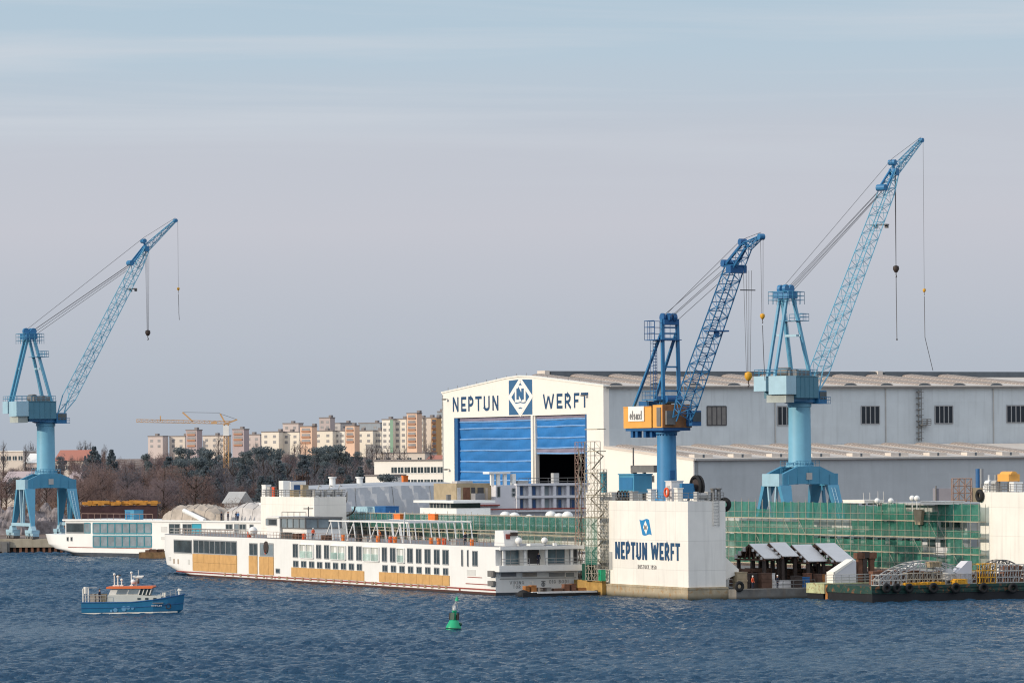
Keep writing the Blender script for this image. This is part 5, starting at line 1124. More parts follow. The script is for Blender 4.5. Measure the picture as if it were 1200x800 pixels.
    # the jib recedes as it runs out: allow for it
    def jp(px_, py): 
        r_ = 0
        for _ in range(6):
            Yj = Yc + r_ * math.sin(PSI); p = at_Y(px_, py, Yj); r_ = (p.x - C0.x) / c60
        return Vector((r_, 0, p.z - TH))
    foot, e0, e1, bend, tip = jp(799, 491), jp(805, 472), jp(860, 315), jp(875, 289), jp(892, 277.5)
    mb = MB(); dj = (e1 - foot).normalized(); nrm = dj.cross(Vector((0, 1, 0)))
    lattice(mb, foot, e0, 2.3, 1.0, 2.6, 1.7, (0, 1, 0), 1.3, .12, .07); lattice(mb, e0, e1, 2.6, 1.7, 2.0, 1.6, (0, 1, 0), 1.35, .10, .055); lattice(mb, e1, bend, 2.0, 1.6, 1.1, 1.0, (0, 1, 0), 1.1, .09, .05); mb.build('jib', B, root)
    mb = MB(); lattice(mb, bend, tip, 1.1, 1.0, .5, .35, (0, 1, 0), .9, .08, .05); mb.tube(tip + Vector((0, -.4, 0)), tip + Vector((0, .4, 0)), .42, n=12); mb.build('fly_jib', B, root)
    mb = MB(); [mb.beam(e1 + nrm * 1.1 + Vector((0, y, 0)), bend + nrm * .6 + Vector((0, y * .6, 0)), .3, .3) for y in (-.8, .8)]; mb.tube(e1 + nrm * 1.4 + Vector((0, -1.1, 0)), e1 + nrm * 1.4 + Vector((0, 1.1, 0)), .5, n=12); mb.tube(bend + nrm * 1.2 + Vector((0, -.5, 0)), bend + nrm * 1.2 + Vector((0, .5, 0)), .45, n=12); mb.box(e1.x, e1.x + 1.2, -1.3, 1.3, e1.z - .6, e1.z + .4); mb.build('jib_head', K, root)
    md = e0.lerp(e1, .57) - nrm * 1.0; mb = MB(); mb.box(md.x - .6, md.x + .6, -1.6, 1.6, md.z - .1, md.z + .1); mb.box(md.x, md.x + .4, -.5, .1, md.z - .8, md.z - .1); mb.build('floodlight', K, root)
    h0 = Vector((1.2, 0, mz + .6)); h1 = e1 + nrm * 1.4; mb = MB()
    for y, o in ((-.9, 0), (-.4, .8), (.4, .3), (.9, 1.2)): mb.tube(h0 + Vector((o * .5, y, -o * .6)), h1 - dj * o + Vector((0, y, 0)), .042, n=4)
    mb.tube(h0 + Vector((-.6, 0, .3)), bend + nrm * 1.7, .04, n=4); mb.tube(bend + nrm * 1.7, tip + Vector((0, 0, .6)), .035, n=4); mb.build('stay_cable', M['cable'], root)
    hk = jp(877, 446); q = Vector((hk.x, 0, e1.z - .4))
    hook(root, q, hk, 4, M['yellow'], .78, .75)
    mb = MB(); zb = jp(875, 340).z; mb.beam((hk.x, -1.2, zb), (hk.x, 1.2, zb), .14); mb.build('spreader_bar', M['cable'], root)
    ha = jp(893.5, 374); hook(root, Vector((ha.x, 0, tip.z)), ha, 2, M['yellow'], .5, .35, nm='auxiliary_hook')
    mb = MB(); mb.path([ha + Vector((0, 0, -.8)), jp(895, 420), jp(896.5, 446)], .05, 5); mb.build('sling', M['cable'], root)
dock_crane()

# ------------------------------------------------------------------ right hand dock tower
t2 = px_t(1148.5, 600, 3.6)[0]
RH = px_s(1149, 576.2, t2)[1]; s_far = px_s(1148.5, 600, t2)[0]
rd = thing('dock_tower', 'plain cream dock tower cut by the right edge of the photo', 'dock tower', D(t2, 0), RZ)
mb = MB(); mb.box(0, 6, -12, s_far, -1.0, RH); mb.build('wing_tower', M['cream_wall'], rd)
mb = MB(); mb.rail([(.2, -12, RH), (.2, s_far - .2, RH), (5.8, s_far - .2, RH)], 1.15, 1.6, .04); mb.build('railing', M['galv_dark'], rd)
mb = MB(); mb.box(.3, 5.7, -12, s_far + .5, -1.2, 1.9); mb.box(-.15, 0, -12, s_far + .4, 1.2, 1.9); mb.build('pontoon', M['pontoon_dark'], rd)
tyre_at(D(t2 - .3, s_far - .4, px_s(1152, 580.5, t2)[1]), 'black tyre fender on the top left corner of the plain cream dock tower', RZ, 1.15)
rs_ = px_s(1182, 565, t2 + 2)[0]
mb = MB(); mb.box(-.9, .9, -1.5, 1.5, 1.5, 2.5); mb.tube((0, -1.5, 2.3), (0, 1.5, 2.3), .6, n=14); m2 = MB(); [m2.box(a, a + .14, b, b + .14, 0, 1.5) for a in (-.85, .7) for b in (-1.4, 1.25)]; m3 = MB(); m3.box(-.9, .6, -2.8, -1.6, .1, 1.4)
small('orange_tank', 'orange machinery tank on legs on the right dock tower', 'tank', [('tank_body', mb, M['orange']), ('stand', m2, M['galv_dark']), ('side_box', m3, M['white_plain'])], D(t2 + 2, rs_, RH))
for x, lab in ((1159, 'white capstan near the left end of the plain dock tower'), (1167, 'grey winch in the middle of the plain dock tower deck')):
    s_ = px_s(x, 572, t2 + 1.2)[0]; mb = MB(); mb.box(-.5, .5, -.8, .8, 0, .9); mb.tube((0, -.6, 1.2), (0, .6, 1.2), .45, n=12); mb.box(-.12, .12, -.1, .1, .9, 2.4); solo('deck_winch', lab, 'winch', mb, M['white_plain'] if x < 1160 else M['galv'], D(t2 + 1.2, s_, RH))
for k, x in enumerate((1146.3, 1149.8)):
    p = at_Y(x, 575, 640); mb = MB(); mb.tube((0, 0, 0), (0, 0, at_Y(x, 549, 640).z), .38, n=12)
    solo('exhaust_pipe', 'tall dark blue grey exhaust pipe, %s of the pair by the right tower' % ('left one' if k == 0 else 'right one'), 'pipe', mb, M['frame_grey'] if k else M['blue_dark'], (p.x, p.y, 0), 0, smooth=True)
# brown scaffold frame left of the right tower
p0 = at_Y(1117, 590, 628)
def scaffold(mb, w, d, z0, z1, bay, lift, r, boards=None, diag=True):
    nx_, nz_ = max(1, round(w / bay)), max(1, round((z1 - z0) / lift))
    for i in range(nx_ + 1):
        for y in (0, d): mb.tube((w * i / nx_, y, z0), (w * i / nx_, y, z1), r, n=4)
        for k in range(nz_ + 1): z_ = z0 + (z1 - z0) * k / nz_; mb.tube((w * i / nx_, 0, z_), (w * i / nx_, d, z_), r * .8, n=4)
    for k in range(nz_ + 1):
        z_ = z0 + (z1 - z0) * k / nz_
        for y in (0, d): mb.tube((0, y, z_), (w, y, z_), r * .9, n=4)
    if diag:
        for k in range(nz_):
            for i in range(nx_):
                a, b = (i, i + 1) if (i + k) % 2 else (i + 1, i)
                mb.tube((w * a / nx_, 0, z0 + (z1 - z0) * k / nz_), (w * b / nx_, 0, z0 + (z1 - z0) * (k + 1) / nz_), r * .8, n=4)
w_ = at_Y(1139, 590, 628).x - p0.x; zt = at_Y(1128, 560.5, 628).z; zb = at_Y(1128, 600, 628).z
mb = MB(); scaffold(mb, w_, 2.0, zb - 8, zt, .95, 1.05, .075); m2 = MB(); m2.box(w_ + .1, w_ + 2.6, 0, 2, zb - 8, zt - 1.4)
small('pipe_scaffold', 'brown pipe scaffold cage standing left of the right dock tower', 'scaffold', [('pole_frame', mb, M['scaff_brown']), ('wall_panel', m2, M['raw_beige'])], (p0.x, 628, 0), 0)
p0 = at_Y(1096, 575, 690); w_ = at_Y(1118, 575, 690).x - p0.x
mb = MB(); mb.box(0, w_, 0, 4, 0, at_Y(1100, 572, 690).z); m2 = MB(); m2.tube((.1, -.1, 0), (.1, -.1, at_Y(1096, 569, 690).z), .12)
small('site_cabin', 'low lilac grey site cabin before the hall wall', 'cabin', [('wall', mb, mat('cabin_lilac', (.27, .26, .29), .8, .1, .5)), ('post', m2, M['galv_dark'])], (p0.x, 690, 0), 0)

# ------------------------------------------------------------------ ships under green netting
def netted(tN, xL, xR, ytop, zb, label, cat_label, lifts, bay, sag, wall_m, wrows, seed, pole_r=.06, net='net', bulge=0.0, top_rows=()):
    rr = random.Random(seed); sL, sR = px_s(xL, ytop, tN)[0], px_s(xR, ytop, tN)[0]; L_ = sL - sR; zt = px_s((xL + xR) / 2, ytop, tN)[1]
    o = thing('scaffold_wall', label, 'scaffold', D(tN, sR), RZ); nb = max(2, round(L_ / bay)); bays = [L_ * k / nb for k in range(nb + 1)]
    off = lambda y, z: -bulge * (1 - (2 * y / L_ - 1) ** 2) 
    mb = MB()
    for y in bays:
        mb.tube((off(y, 0), y, zb), (off(y, 0), y, zt + rr.uniform(0, .5)), pole_r, n=4); mb.tube((off(y, 0) + 1.1, y, zb), (off(y, 0) + 1.1, y, zt), pole_r, n=4)
    for k in range(nb):
        if rr.random() < .45:
            j = rr.randrange(len(lifts) - 1); mb.tube((off(bays[k], 0) - .06, bays[k], lifts[j]), (off(bays[k + 1], 0) - .06, bays[k + 1], lifts[j + 1]), pole_r * .8, n=4)
    for z_ in lifts:
        for a, b in zip(bays[:-1], bays[1:]): mb.tube((off(a, 0) - .05, a, z_ + 1.0), (off(b, 0) - .05, b, z_ + 1.0), pole_r * .7, n=4)
    mb.build('pole_frame', M['scaff'], o)
    mb = MB()
    for z_ in lifts:
        for a, b in zip(bays[:-1], bays[1:]): mb.hexa([(off(a, 0) - .12, a, z_), (off(a, 0) + 1.1, a, z_), (off(b, 0) + 1.1, b, z_), (off(b, 0) - .12, b, z_), (off(a, 0) - .12, a, z_ + .14), (off(a, 0) + 1.1, a, z_ + .14), (off(b, 0) + 1.1, b, z_ + .14), (off(b, 0) - .12, b, z_ + .14)])
    mb.build('board_deck', M['scaff_board'], o)
    zz = lifts + [zt]
    for j in range(len(zz) - 1):
        k = 0
        while k < nb:
            n_ = min(nb - k, rr.choice((2, 3, 4, 5)))
            if rr.random() < .90:
                mb = MB(); m_ = 4
                za, zb_ = zz[j] + .1, zz[j + 1] - rr.choice((0, 0, 0, .4, 1.1))
                g = {}
                ny_ = n_ * 3
                for a in range(ny_ + 1):
                    for b in range(m_ + 1):
                        y = bays[k] + (bays[k + n_] - bays[k]) * a / ny_; v = b / m_
                        g[a, b] = (off(y, 0) + .12 + .16 * math.sin(a * 2.1 + b) * (v < 1) + rr.uniform(-.05, .05), y, za + (zb_ - za) * v - (sag * math.sin(math.pi * (a % 3) / 3) if b == m_ else 0))
                for a in range(ny_):
                    for b in range(m_): mb.face([g[a, b], g[a, b + 1], g[a + 1, b + 1], g[a + 1, b]])
                mb.build('safety_net', M[net], o, smooth='all')
            k += n_
    return o, sR, L_, zt
# river ship in the right dock, behind netting
tR = 46.5
zr_ = [px_s(1000, y, tR)[1] for y in (645.5, 627.5, 609)]
o, sR, LR, ztR = netted(tR, 845, 1147, 588.5, 2.6, 'tall green netted scaffold along the ship in the right dock', '', [2.9] + zr_, 2.3, .1, None, None, 3, .04)
shp = thing('dry_docked_ship', 'white ship hull hidden behind green netting in the right dock', 'ship', D(tR + 2.4, sR + 6.5), RZ)
mb = MB(); mb.box(0, 11, 0, LR + 2, 3.6, ztR - 4.2); mb.build('hull', M['ship_lilac'], shp)
mb = MB(); mb.box(.8, 10, 2, LR * .36, ztR - 4.2, ztR - .35); mb.box(.8, 10, LR * .361, LR, ztR - 4.2, ztR - 2.75); sup = mb.build('superstructure', mat('netted_cabin', (.44, .45, .43), .6, .3, .25), shp)
for h_w, n_w, y_w, d_w, x_w in ((2.0, 24, 4, 3.1, .7), (1.1, 20, 6, 3.6, -.08)):
    f_w = None
    for k in range(n_w):
        if x_w > 0 and y_w + k * d_w > LR * .34: break
        if f_w is None: mb = MB(); mb.box(0, .1, 0, 2.0, 0, h_w); f_w = mb.build('window', M['glass'], shp); f_w.location = (x_w, y_w, ztR - (3.4 if h_w > 1.5 else 6.3))
        else: dup(f_w, loc=(x_w, y_w + k * d_w, f_w.location.z))
mb = MB(); mb.box(-.6, 11, LR * .02, LR * .36, ztR - .3, ztR); mb.build('roof', M['galv'], shp)
for xa, xb, yt, lab in ((990, 1015, 587, 'pale roof sheet on top of the netting left of middle'), (1081, 1109, 588.5, 'pale roof sheet on top of the netting right of middle')):
    (sa, z1), (sb, _) = px_s(xa, yt, tR - .3), px_s(xb, yt, tR - .3); mb = MB(); mb.box(-.3, 3.0, 0, sa - sb, -.25, .1); mb.box(-.35, 3.05, -.05, sa - sb + .05, .1, .22); solo('roof_sheet', lab, 'sheet', mb, M['hall_white'], D(tR - .3, sb, z1))
(sa, z1), (sb, z0) = px_s(1071, 597.5, tR - .5), px_s(1079.5, 614.5, tR - .5)
mb = MB(); mb.hexa([(0, .3, 0), (.5, .3, 0), (.5, sa - sb - .3, 0), (0, sa - sb - .3, 0), (0, -.2, z1 - z0), (.5, -.2, z1 - z0), (.5, sa - sb + .2, z1 - z0), (0, sa - sb + .2, z1 - z0)]); mb.box(.01, .49, .4, sa - sb - .4, z1 - z0, z1 - z0 + .1); solo('hopper_box', 'beige tapered hopper hung on the green netting', 'hopper', mb, M['raw_beige'], D(tR - .5, sb, z0))
for x in (1012, 1019.5, 1029, 1035.5): # slim posts above the netting
    s_, z_ = px_s(x, 588, tR + 2); mb = MB(); mb.tube((0, 0, 0), (0, 0, px_s(x, 575 + rr.uniform(0, 3), tR + 2)[1] - z_), .06, n=5); mb.box(-.2, .2, -.2, .2, -.4, 0)
    solo('antenna_post', 'slim pale antenna post above the green netted ship', 'antenna', mb, M['galv'], D(tR + 2, s_, z_), group='antenna posts above the netting')
for x, lab in ((1028, 'white dome lamp on the netting top, left one'), (1044, 'white dome lamp on the netting top, middle one'), (1069, 'white lamp on a bar near the right end of netting'), (1074.5, 'white lamp on a bar, rightmost on the netting')):
    s_, z_ = px_s(x, 586.5 if x < 1050 else 583.5, tR + 1.2); mb = MB(); mb.sphere((0, 0, 0), .42, 10, 6); mb.tube((0, 0, -2.2), (0, 0, -.3), .06, n=5); solo('deck_lamp', lab, 'lamp', mb, M['white_plain'], D(tR + 1.2, s_, z_))

# river ship in the left dock, behind the moored cruise ship
tL = 10.5
ztop = 602.5
zl_ = [px_s(560, y, tL)[1] for y in (640, 625)]
o, sRl, LLl, ztL = netted(tL, 381, 697, ztop, 2.0, 'thin green netted scaffold behind the moored white river ship', '', [2.2] + zl_ + [px_s(540, 612, tL)[1]], 2.3, .1, None, None, 8, .045, 'net_light')
sh2 = thing('dry_docked_ship', 'white river ship with window row behind thin green netting', 'ship', D(tL + 2.2, sRl + 2), RZ)
mb = MB(); mb.box(0, 11, 0, LLl + 10, 2.6, ztL - 5.2); mb.build('hull', M['ship_lilac'], sh2)
mb = MB(); mb.box(.6, 10.5, 2, LLl + 6, ztL - 5.2, ztL - 1.9); mb.build('superstructure', M['white_plain'], sh2); mb = MB(); mb.box(-.2, 11, 0, LLl + 8, ztL - 1.9, ztL - 1.6); mb.build('roof_deck', M['white'], sh2)
fw_ = None
for x in list(range(386, 560, 13)):
    s_ = px_s(x, 625, tL + 2.8)[0] - (sRl + 2)
    if fw_ is None: mb = MB(); mb.box(.5, .6, -1.7, 1.7, 0, 2.3); fw_ = mb.build('window', M['glass'], sh2); fw_.location = (0, s_, ztL - 4.7)
    else: dup(fw_, loc=(0, s_, ztL - 4.7))
mb = MB(); mb.rail([(.2, 0, ztL - 1.6), (.2, LLl + 6, ztL - 1.6)], 1.2, 2.0, .05); mb.build('railing', M['galv'], sh2)
mb = MB(); mb.box(-.02, .1, 1, 1.0 + LLl * .98, 0, 0.01)
sG = px_s(690, 603, tL - .6)[0]; GLn = px_s(385, 603, tL - .6)[0] - sG
gw = thing('glass_balustrade', 'long green glazed balustrade along the top of the left netting', 'balustrade', D(tL - .6, sG, ztL - 2.3), RZ)
mb = MB(); mb.rail([(0, 0, 0), (0, GLn, 0)], 2.25, 2.3, .05, 1); mb.box(-.08, .08, 0, GLn, 2.2, 2.36); mb.box(-.08, .08, 0, GLn, -.12, 0); mb.build('rail_frame', M['scaff'], gw)
n_ = int(GLn / 9.2); 
for k in range(n_): mb = MB(); mb.box(.02, .05, k * 9.2 + .1, k * 9.2 + 9.0, .02, 2.18); mb.build('glass_panel', M['balustrade'], gw)
for x, yt, yb, lab in ((467, 602, 609.5, 'orange sheet box on the balustrade, left one of two'), (507.5, 602, 610.5, 'orange sheet box on the balustrade, right one of two')):
    s_, z1 = px_s(x, yt, tL - 1.0); z0 = px_s(x, yb, tL - 1)[1]; mb = MB(); mb.box(-.3, .3, -1.3, 1.3, 0, z1 - z0); mb.box(-.34, .34, -1.36, 1.36, z1 - z0 - .15, z1 - z0 + .02); solo('orange_box', lab, 'box', mb, M['orange_bright'], D(tL - 1.0, s_, z0))
for x, yt in ((592, 604), (603, 605), (645.5, 603.5), (665, 604), (620, 606), (655, 606)):
    s_, z_ = px_s(x, yt, tL + 1.5); mb = MB(); mb.sphere((0, 0, 0), .85 if x < 610 or x > 640 else .6, 12, 7, .8); mb.tube((0, 0, -1.8), (0, 0, -.4), .3, n=8); solo('vent_cowl', 'white rounded vent cowl above the green netting near the ship stern', 'vent', mb, M['white_plain'], D(tL + 1.5, s_, z_), group='white vent cowls above the netting', smooth='all')
# wheelhouse standing above the netting
s1, z1 = px_s(492, 585, tL + 5); s0, z0 = px_s(535, 602, tL + 5)
wh = thing('ship_wheelhouse', 'low white wheelhouse with dark window band above the netting', 'wheelhouse', D(tL + 5, s0, z0 - 3), RZ); Lw = s1 - s0; Hw = z1 - z0 + 3
mb = MB(); mb.box(0, 6, 0, Lw, 0, Hw - 1.5); mb.box(-.02, 6, 0, Lw, Hw - 1.5, Hw - 1.35); mb.build('cabin', M['white'], wh); mb = MB(); mb.box(.4, 5.6, 3, Lw - 3, Hw - 1.35, Hw - .5); mb.build('window_band', M['glass'], wh)
for k in range(7): mb = MB(); y = 3.2 + (Lw - 6.6) * k / 6; mb.box(.3, .42, y - .12, y + .12, Hw - 1.35, Hw - .5); mb.build('mullion', M['galv'], wh)
mb = MB(); mb.box(-.8, 6.6, -.6, Lw + .8, Hw - .5, Hw - .1); mb.build('roof', M['white'], wh); mb = MB(); mb.box(2, 2.6, 8, 8.6, Hw - .1, Hw + .8); mb.build('vent', M['galv_dark'], wh)
for (xa, xb, yt, m_, lab, nm) in ((412, 439, 594, 'sheet_blue', 'pale blue sheeted box behind the netting top', 'sheeted_box'), (439.5, 452, 593.5, 'container_blue', 'dark blue container behind the netting top', 'shipping_container')):
    (sa, z1), (sb, _) = px_s(xa, yt, 16.5), px_s(xb, yt, 16.5); mb = MB(); L_ = sa - sb; mb.box(0, 2.4, 0, L_, -5, 0); m2 = MB(); [m2.box(-.06, 0, L_ * (k + .5) / 9 - .12, L_ * (k + .5) / 9 + .12, -4.8, -.2) for k in range(9)]; m2.box(-.08, 2.48, -.06, L_ + .06, 0.002, .12)
    small(nm, lab, 'container' if nm != 'sheeted_box' else 'box', [('body', mb, M[m_]), ('ribs', m2, M[m_])], D(16.5, sb, z1))
# ------------------------------------------------------------------ hull section standing before the hall door
Ys = 688.0
q0 = at_Y(540, 566, Ys); st0, ss0 = ts(q0)
def sx_(x, y=585): t, z_ = px_t(x, y, ss0); return t - st0, z_
sec = thing('ship_section', 'shaded white river ship section with blue windows before the hall door', 'ship section', D(st0, ss0), RZ)
x1 = sx_(690)[0]; xs = sx_(581)[0]; xw = sx_(604.5)[0]; zt = sx_(640, 567.7)[1]; zb = sx_(640, 604)[1] - 5.0
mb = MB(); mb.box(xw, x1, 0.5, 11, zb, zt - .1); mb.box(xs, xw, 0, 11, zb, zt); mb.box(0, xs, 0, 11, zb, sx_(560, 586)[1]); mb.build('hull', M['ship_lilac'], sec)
mb = MB(); mb.box(0, xs, 1.8, 11, sx_(560, 586)[1], sx_(560, 566)[1]); mb.build('raw_cabin', M['raw_beige'], sec)
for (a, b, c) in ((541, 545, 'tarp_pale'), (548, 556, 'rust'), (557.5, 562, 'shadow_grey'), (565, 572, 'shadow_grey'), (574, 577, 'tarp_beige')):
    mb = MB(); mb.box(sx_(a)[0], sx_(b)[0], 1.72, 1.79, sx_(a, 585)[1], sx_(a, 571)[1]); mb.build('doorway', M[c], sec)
mb = MB(); mb.box(xw - .1, x1, -.5, .49, zt - .12, zt + .25); mb.box(xw - .1, x1, -.5, .49, sx_(640, 582)[1] - .15, sx_(640, 582)[1] + .25); mb.box(xw - .1, x1, -.5, .49, sx_(640, 597)[1] - .3, sx_(640, 597)[1])
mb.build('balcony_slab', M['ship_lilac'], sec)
for a in (604.5, 618.5, 633.5, 647.5, 663, 677):
    mb = MB(); t_ = sx_(a)[0]; mb.box(t_, t_ + .55, -.35, .49, sx_(640, 597)[1] + .001, zt - .13); mb.build('balcony_divider', M['ship_lilac'], sec)
for a, b, c in ((606.5, 614.5, 'glass_blue'), (620, 629.5, 'glass_blue'), (634.8, 644.5, 'glass_film'), (650.5, 659.5, 'glass_blue'), (666, 675, 'glass_blue')):
    for yt, yb in ((569.5, 580.5), (584.5, 596)):
        win_grid('window', sec, sx_(a)[0], sx_(b)[0], sx_(a, yb)[1], sx_(a, yt)[1], .49, 2, [M[c], M['frame_grey']], fr=.12)
for a, b, yt, yb in ((582.5, 586, 570, 582), (600, 603.5, 572, 576), (600, 603.5, 577.5, 581.5)):
    win_grid('window', sec, sx_(a)[0], sx_(b)[0], sx_(a, yb)[1], sx_(a, yt)[1], -.01, 1, [M['glass'], M['frame_grey']], fr=.12)
mb = MB()
for xa, xb, y in ((540, 584, 592.2), (557, 690, 596.8)): mb.box(sx_(xa)[0], sx_(xb)[0], -.62, -.51 if xb > 600 else -.01, sx_(xa, y)[1] - .1, sx_(xa, y)[1] + .12)
mb.build('rubbing_strake', M['red_line'], sec)
mb = MB(); t0 = sx_(575)[0]; t1 = sx_(606)[0]; zf = sx_(590, 552.5)[1]; mb.box(t0, t0 + (t1 - t0) * .8, .5, 3, zf - .35, zf)
for f in (.1, .33, .58, .92): mb.box(t0 + (t1 - t0) * f, t0 + (t1 - t0) * f + .55, .8, 1.3, zt + .002, zf - .36)
mb.build('portal_frame', M['white_plain'], sec)
mb = MB(); t0 = sx_(655)[0]; mb.box(t0, t0 + 1.0, 2, 3, zt, zt + 1.9); mb.build('roof_vent', M['galv'], sec); mb = MB(); mb.box(sx_(613)[0], sx_(625)[0], 2, 4, zt, zt + .7); mb.build('roof_vent', M['galv'], sec); mb = MB(); mb.box(sx_(607)[0], sx_(611)[0], 2, 3, zt, zt + 1.8); mb.build('roof_vent', M['galv'], sec)
mb = MB(); mb.rail([(sx_(610)[0], .6, zt), (x1, .6, zt)], 1.1, 1.8, .04, 2); mb.build('railing', M['galv_dark'], sec)
mb = MB(); mb.box(.2, sx_(560)[0], 2, 4, sx_(550, 566)[1], sx_(550, 563.5)[1]); mb.build('roof_cover', M['tarp_pale'], sec)
mb = MB(); mb.box(sx_(557)[0], sx_(568)[0], -.05, 1.7, sx_(560, 586)[1] + .01, sx_(560, 588.5)[1] + 1.5); mb.build('step_panel', M['deck_grey'], sec)
# keel blocks under the section
for k in range(6):
    mb = MB(); mb.box(-.6, .6, 1.0, 9.5, 0, zb - 2.9); mb.box(-.8, .8, .8, 9.7, zb - 2.9, zb - 2.88); solo('keel_block', 'concrete keel block carrying the shaded ship section', 'block', mb, M['concrete'], D(st0 + 2 + k * 4.6, ss0, 2.88), group='keel blocks under the ship section')
# grey tarpaulin covered hull
Yt = 742.0; g0 = at_Y(540, 566, Yt); gt, gs_ = ts(g0); tgx = lambda x: px_t(x, 580, gs_)[0] - gt
xa = tgx(352); zt = g0.z
o = thing('tarpaulin_shelter', 'long grey tarpaulin covered shelter in front of the white hall', 'shelter', D(gt, gs_), RZ); rr = random.Random(9)
mb = MB(); n, m_ = 40, 10; g = {}
for i in range(n + 1):
    for j in range(m_ + 1):
        x = xa + (1.0 - xa) * i / n; v = j / m_; ztop = px_t(352 + (548 - 352) * i / n, 571.5 - 5.5 * min(1, i / n * 1.6), gs_)[1] - .4
        g[i, j] = (x, -.8 * math.sin(v * 3.14) + .18 * math.sin(i * 1.9 + j) + rr.uniform(-.06, .06), 2.8 + (ztop - 2.8) * v)
for i in range(n):
    for j in range(m_): mb.face([g[i, j], g[i + 1, j], g[i + 1, j + 1], g[i, j + 1]])
    mb.face([g[i, m_], g[i + 1, m_], (g[i + 1, m_][0], 9, g[i + 1, m_][2] + .6), (g[i, m_][0], 9, g[i, m_][2] + .6)])
for k in (0, n): mb.face([g[k, j] for j in range(m_ + 1)] + [(g[k, 0][0], 9, g[k, m_][2] + .6), (g[k, 0][0], 9, 2.8)])
mb.build('cover', M['tarp_grey'], o, smooth='all')
mb = MB()
for i in range(4, n, 9): mb.path([Vector(g[i, j]) + Vector((0, -.06, 0)) for j in range(m_ + 1)], .035, 4)
mb.build('lashing', M['galv_dark'], o)
for x, lab in ((389.5, 'round white ventilator pipe over the tarpaulin, left one'), (421.5, 'round white ventilator pipe over the tarpaulin, right one')):
    t_, z_ = px_t(x, 568, gs_ + 4); mb = MB(); mb.lathe([(.55, 0), (.55, px_t(x, 560, gs_ + 4)[1] - z_ + 1.5), (.75, px_t(x, 560, gs_ + 4)[1] - z_ + 1.5), (.75, px_t(x, 558.5, gs_ + 4)[1] - z_ + 1.5)], (0, 0, 0), 14); solo('ventilator_pipe', lab, 'ventilator', mb, M['white_plain'], D(t_, gs_ + 4, z_ - 1.5), smooth=True)
p = at_Y(474.5, 571, 900); mb = MB(); z1 = at_Y(474.5, 558, 900).z; hh = z1 - 2.5; mb.box(-.55, .55, -.5, .5, 0, hh); mb.box(-.62, .62, -.57, .57, hh + .002, hh + .2)
solo('orange_stack', 'orange box shaped stack behind the tarpaulin shelter', 'stack', mb, M['orange_bright'], (p.x, 900, 2.5), RZ)

# ------------------------------------------------------------------ scaffold stair towers left of the dock tower
Y_ = 600.0
mb = MB()
s1 = SF + 9.6; z1 = px_s(678, 518, 1.0)[1]; sA = px_s(685, 560, 2.2)[0]; sB = px_s(674, 560, 1.2)[0]
o1 = thing('scaffold_tower', 'tall narrow red brown scaffold stair tower before the hall door edge', 'scaffold', D(1.2, sA), RZ)
def zig(mb, L_, d, z0, z1, r, m):
    k = 0; z_ = z0
    while z_ < z1 - .5:
        a, b = (0, L_) if k % 2 else (L_, 0); mb.beam((d * .5, a, z_), (d * .5, b, min(z_ + 1.9, z1)), .22, .06); z_ += 1.9; k += 1
def cage(L_, d, z0, z1, m, bay=1.2, r=.055):
    mb = MB(); ny = max(1, round(L_ / bay)); nz = max(1, round((z1 - z0) / 1.0))
    for i in range(ny + 1):
        for x in (0, d): mb.tube((x, L_ * i / ny, z0), (x, L_ * i / ny, z1), r, n=4)
    for k in range(nz + 1):
        z_ = z0 + (z1 - z0) * k / nz
        for x in (0, d): mb.tube((x, 0, z_), (x, L_, z_), r * .8, n=4)
        for i in range(ny + 1): mb.tube((0, L_ * i / ny, z_), (d, L_ * i / ny, z_), r * .8, n=4)
        if k < nz:
            for i in range(ny):
                a, b = (i, i + 1) if (i + k) % 2 else (i + 1, i); [mb.tube((xx, L_ * a / ny, z_), (xx, L_ * b / ny, z_ + (z1 - z0) / nz), r * .75, n=4) for xx in (-.03, d + .03)]
    return mb
cage(sB - sA, 1.0, PZ, z1, 0).build('pole_frame', M['scaff_brown'], o1)
mb = MB(); zig(mb, sB - sA, 1.0, PZ, z1 - 1, .1, 0); mb.build('stair_flight', M['scaff_board'], o1)
sA = px_s(711.5, 560, -.2)[0]; sB = px_s(685.5, 560, -1.7)[0]; z2 = px_s(698, 517, -1.7)[1]; zmid = px_s(698, 550, -1.7)[1]
o2 = thing('scaffold_tower', 'wide pale scaffold stair tower against the cream wall left of the lettered tower', 'scaffold', D(-1.75, sA), RZ)
cage(sB - sA, 1.5, PZ + .4, zmid, 0, 1.0, .05).build('pole_frame', M['scaff'], o2)
mb = cage((sB - sA) * .45, 1.5, zmid, z2, 0, 1.6, .05)
for q in range(len(mb.v)): mb.v[q] = (mb.v[q][0], mb.v[q][1] + (sB - sA) * .5, mb.v[q][2])
mb.build('upper_frame', M['scaff'], o2)
mb = MB(); zig(mb, sB - sA, 1.9, PZ + .4, zmid, .1, 0); zig(mb, (sB - sA) * .9, 1.9, zmid, z2 - 1, .1, 0); mb.build('stair_flight', M['scaff'], o2)
for k in range(7): z_ = PZ + 3 + k * 3.1; mb = MB(); mb.box(.05, 1.4, .0, sB - sA, z_, z_ + .12); mb.build('board_deck', M['scaff_board'], o2)
for a, b, c in ((0.0, .45, 1), (.5, .95, 1)):
    for z0_, z1_, nt in ((PZ + 2.6, px_s(698, 640, -2)[1], 'balustrade'), (px_s(698, 640, -2)[1] + .1, px_s(698, 607, -2)[1], 'net_light')):
        mb = MB(); L_ = sB - sA; mb.box(-.1, -.07, L_ * a, L_ * b, z0_, z1_); mb.build('safety_net', M[nt], o2)
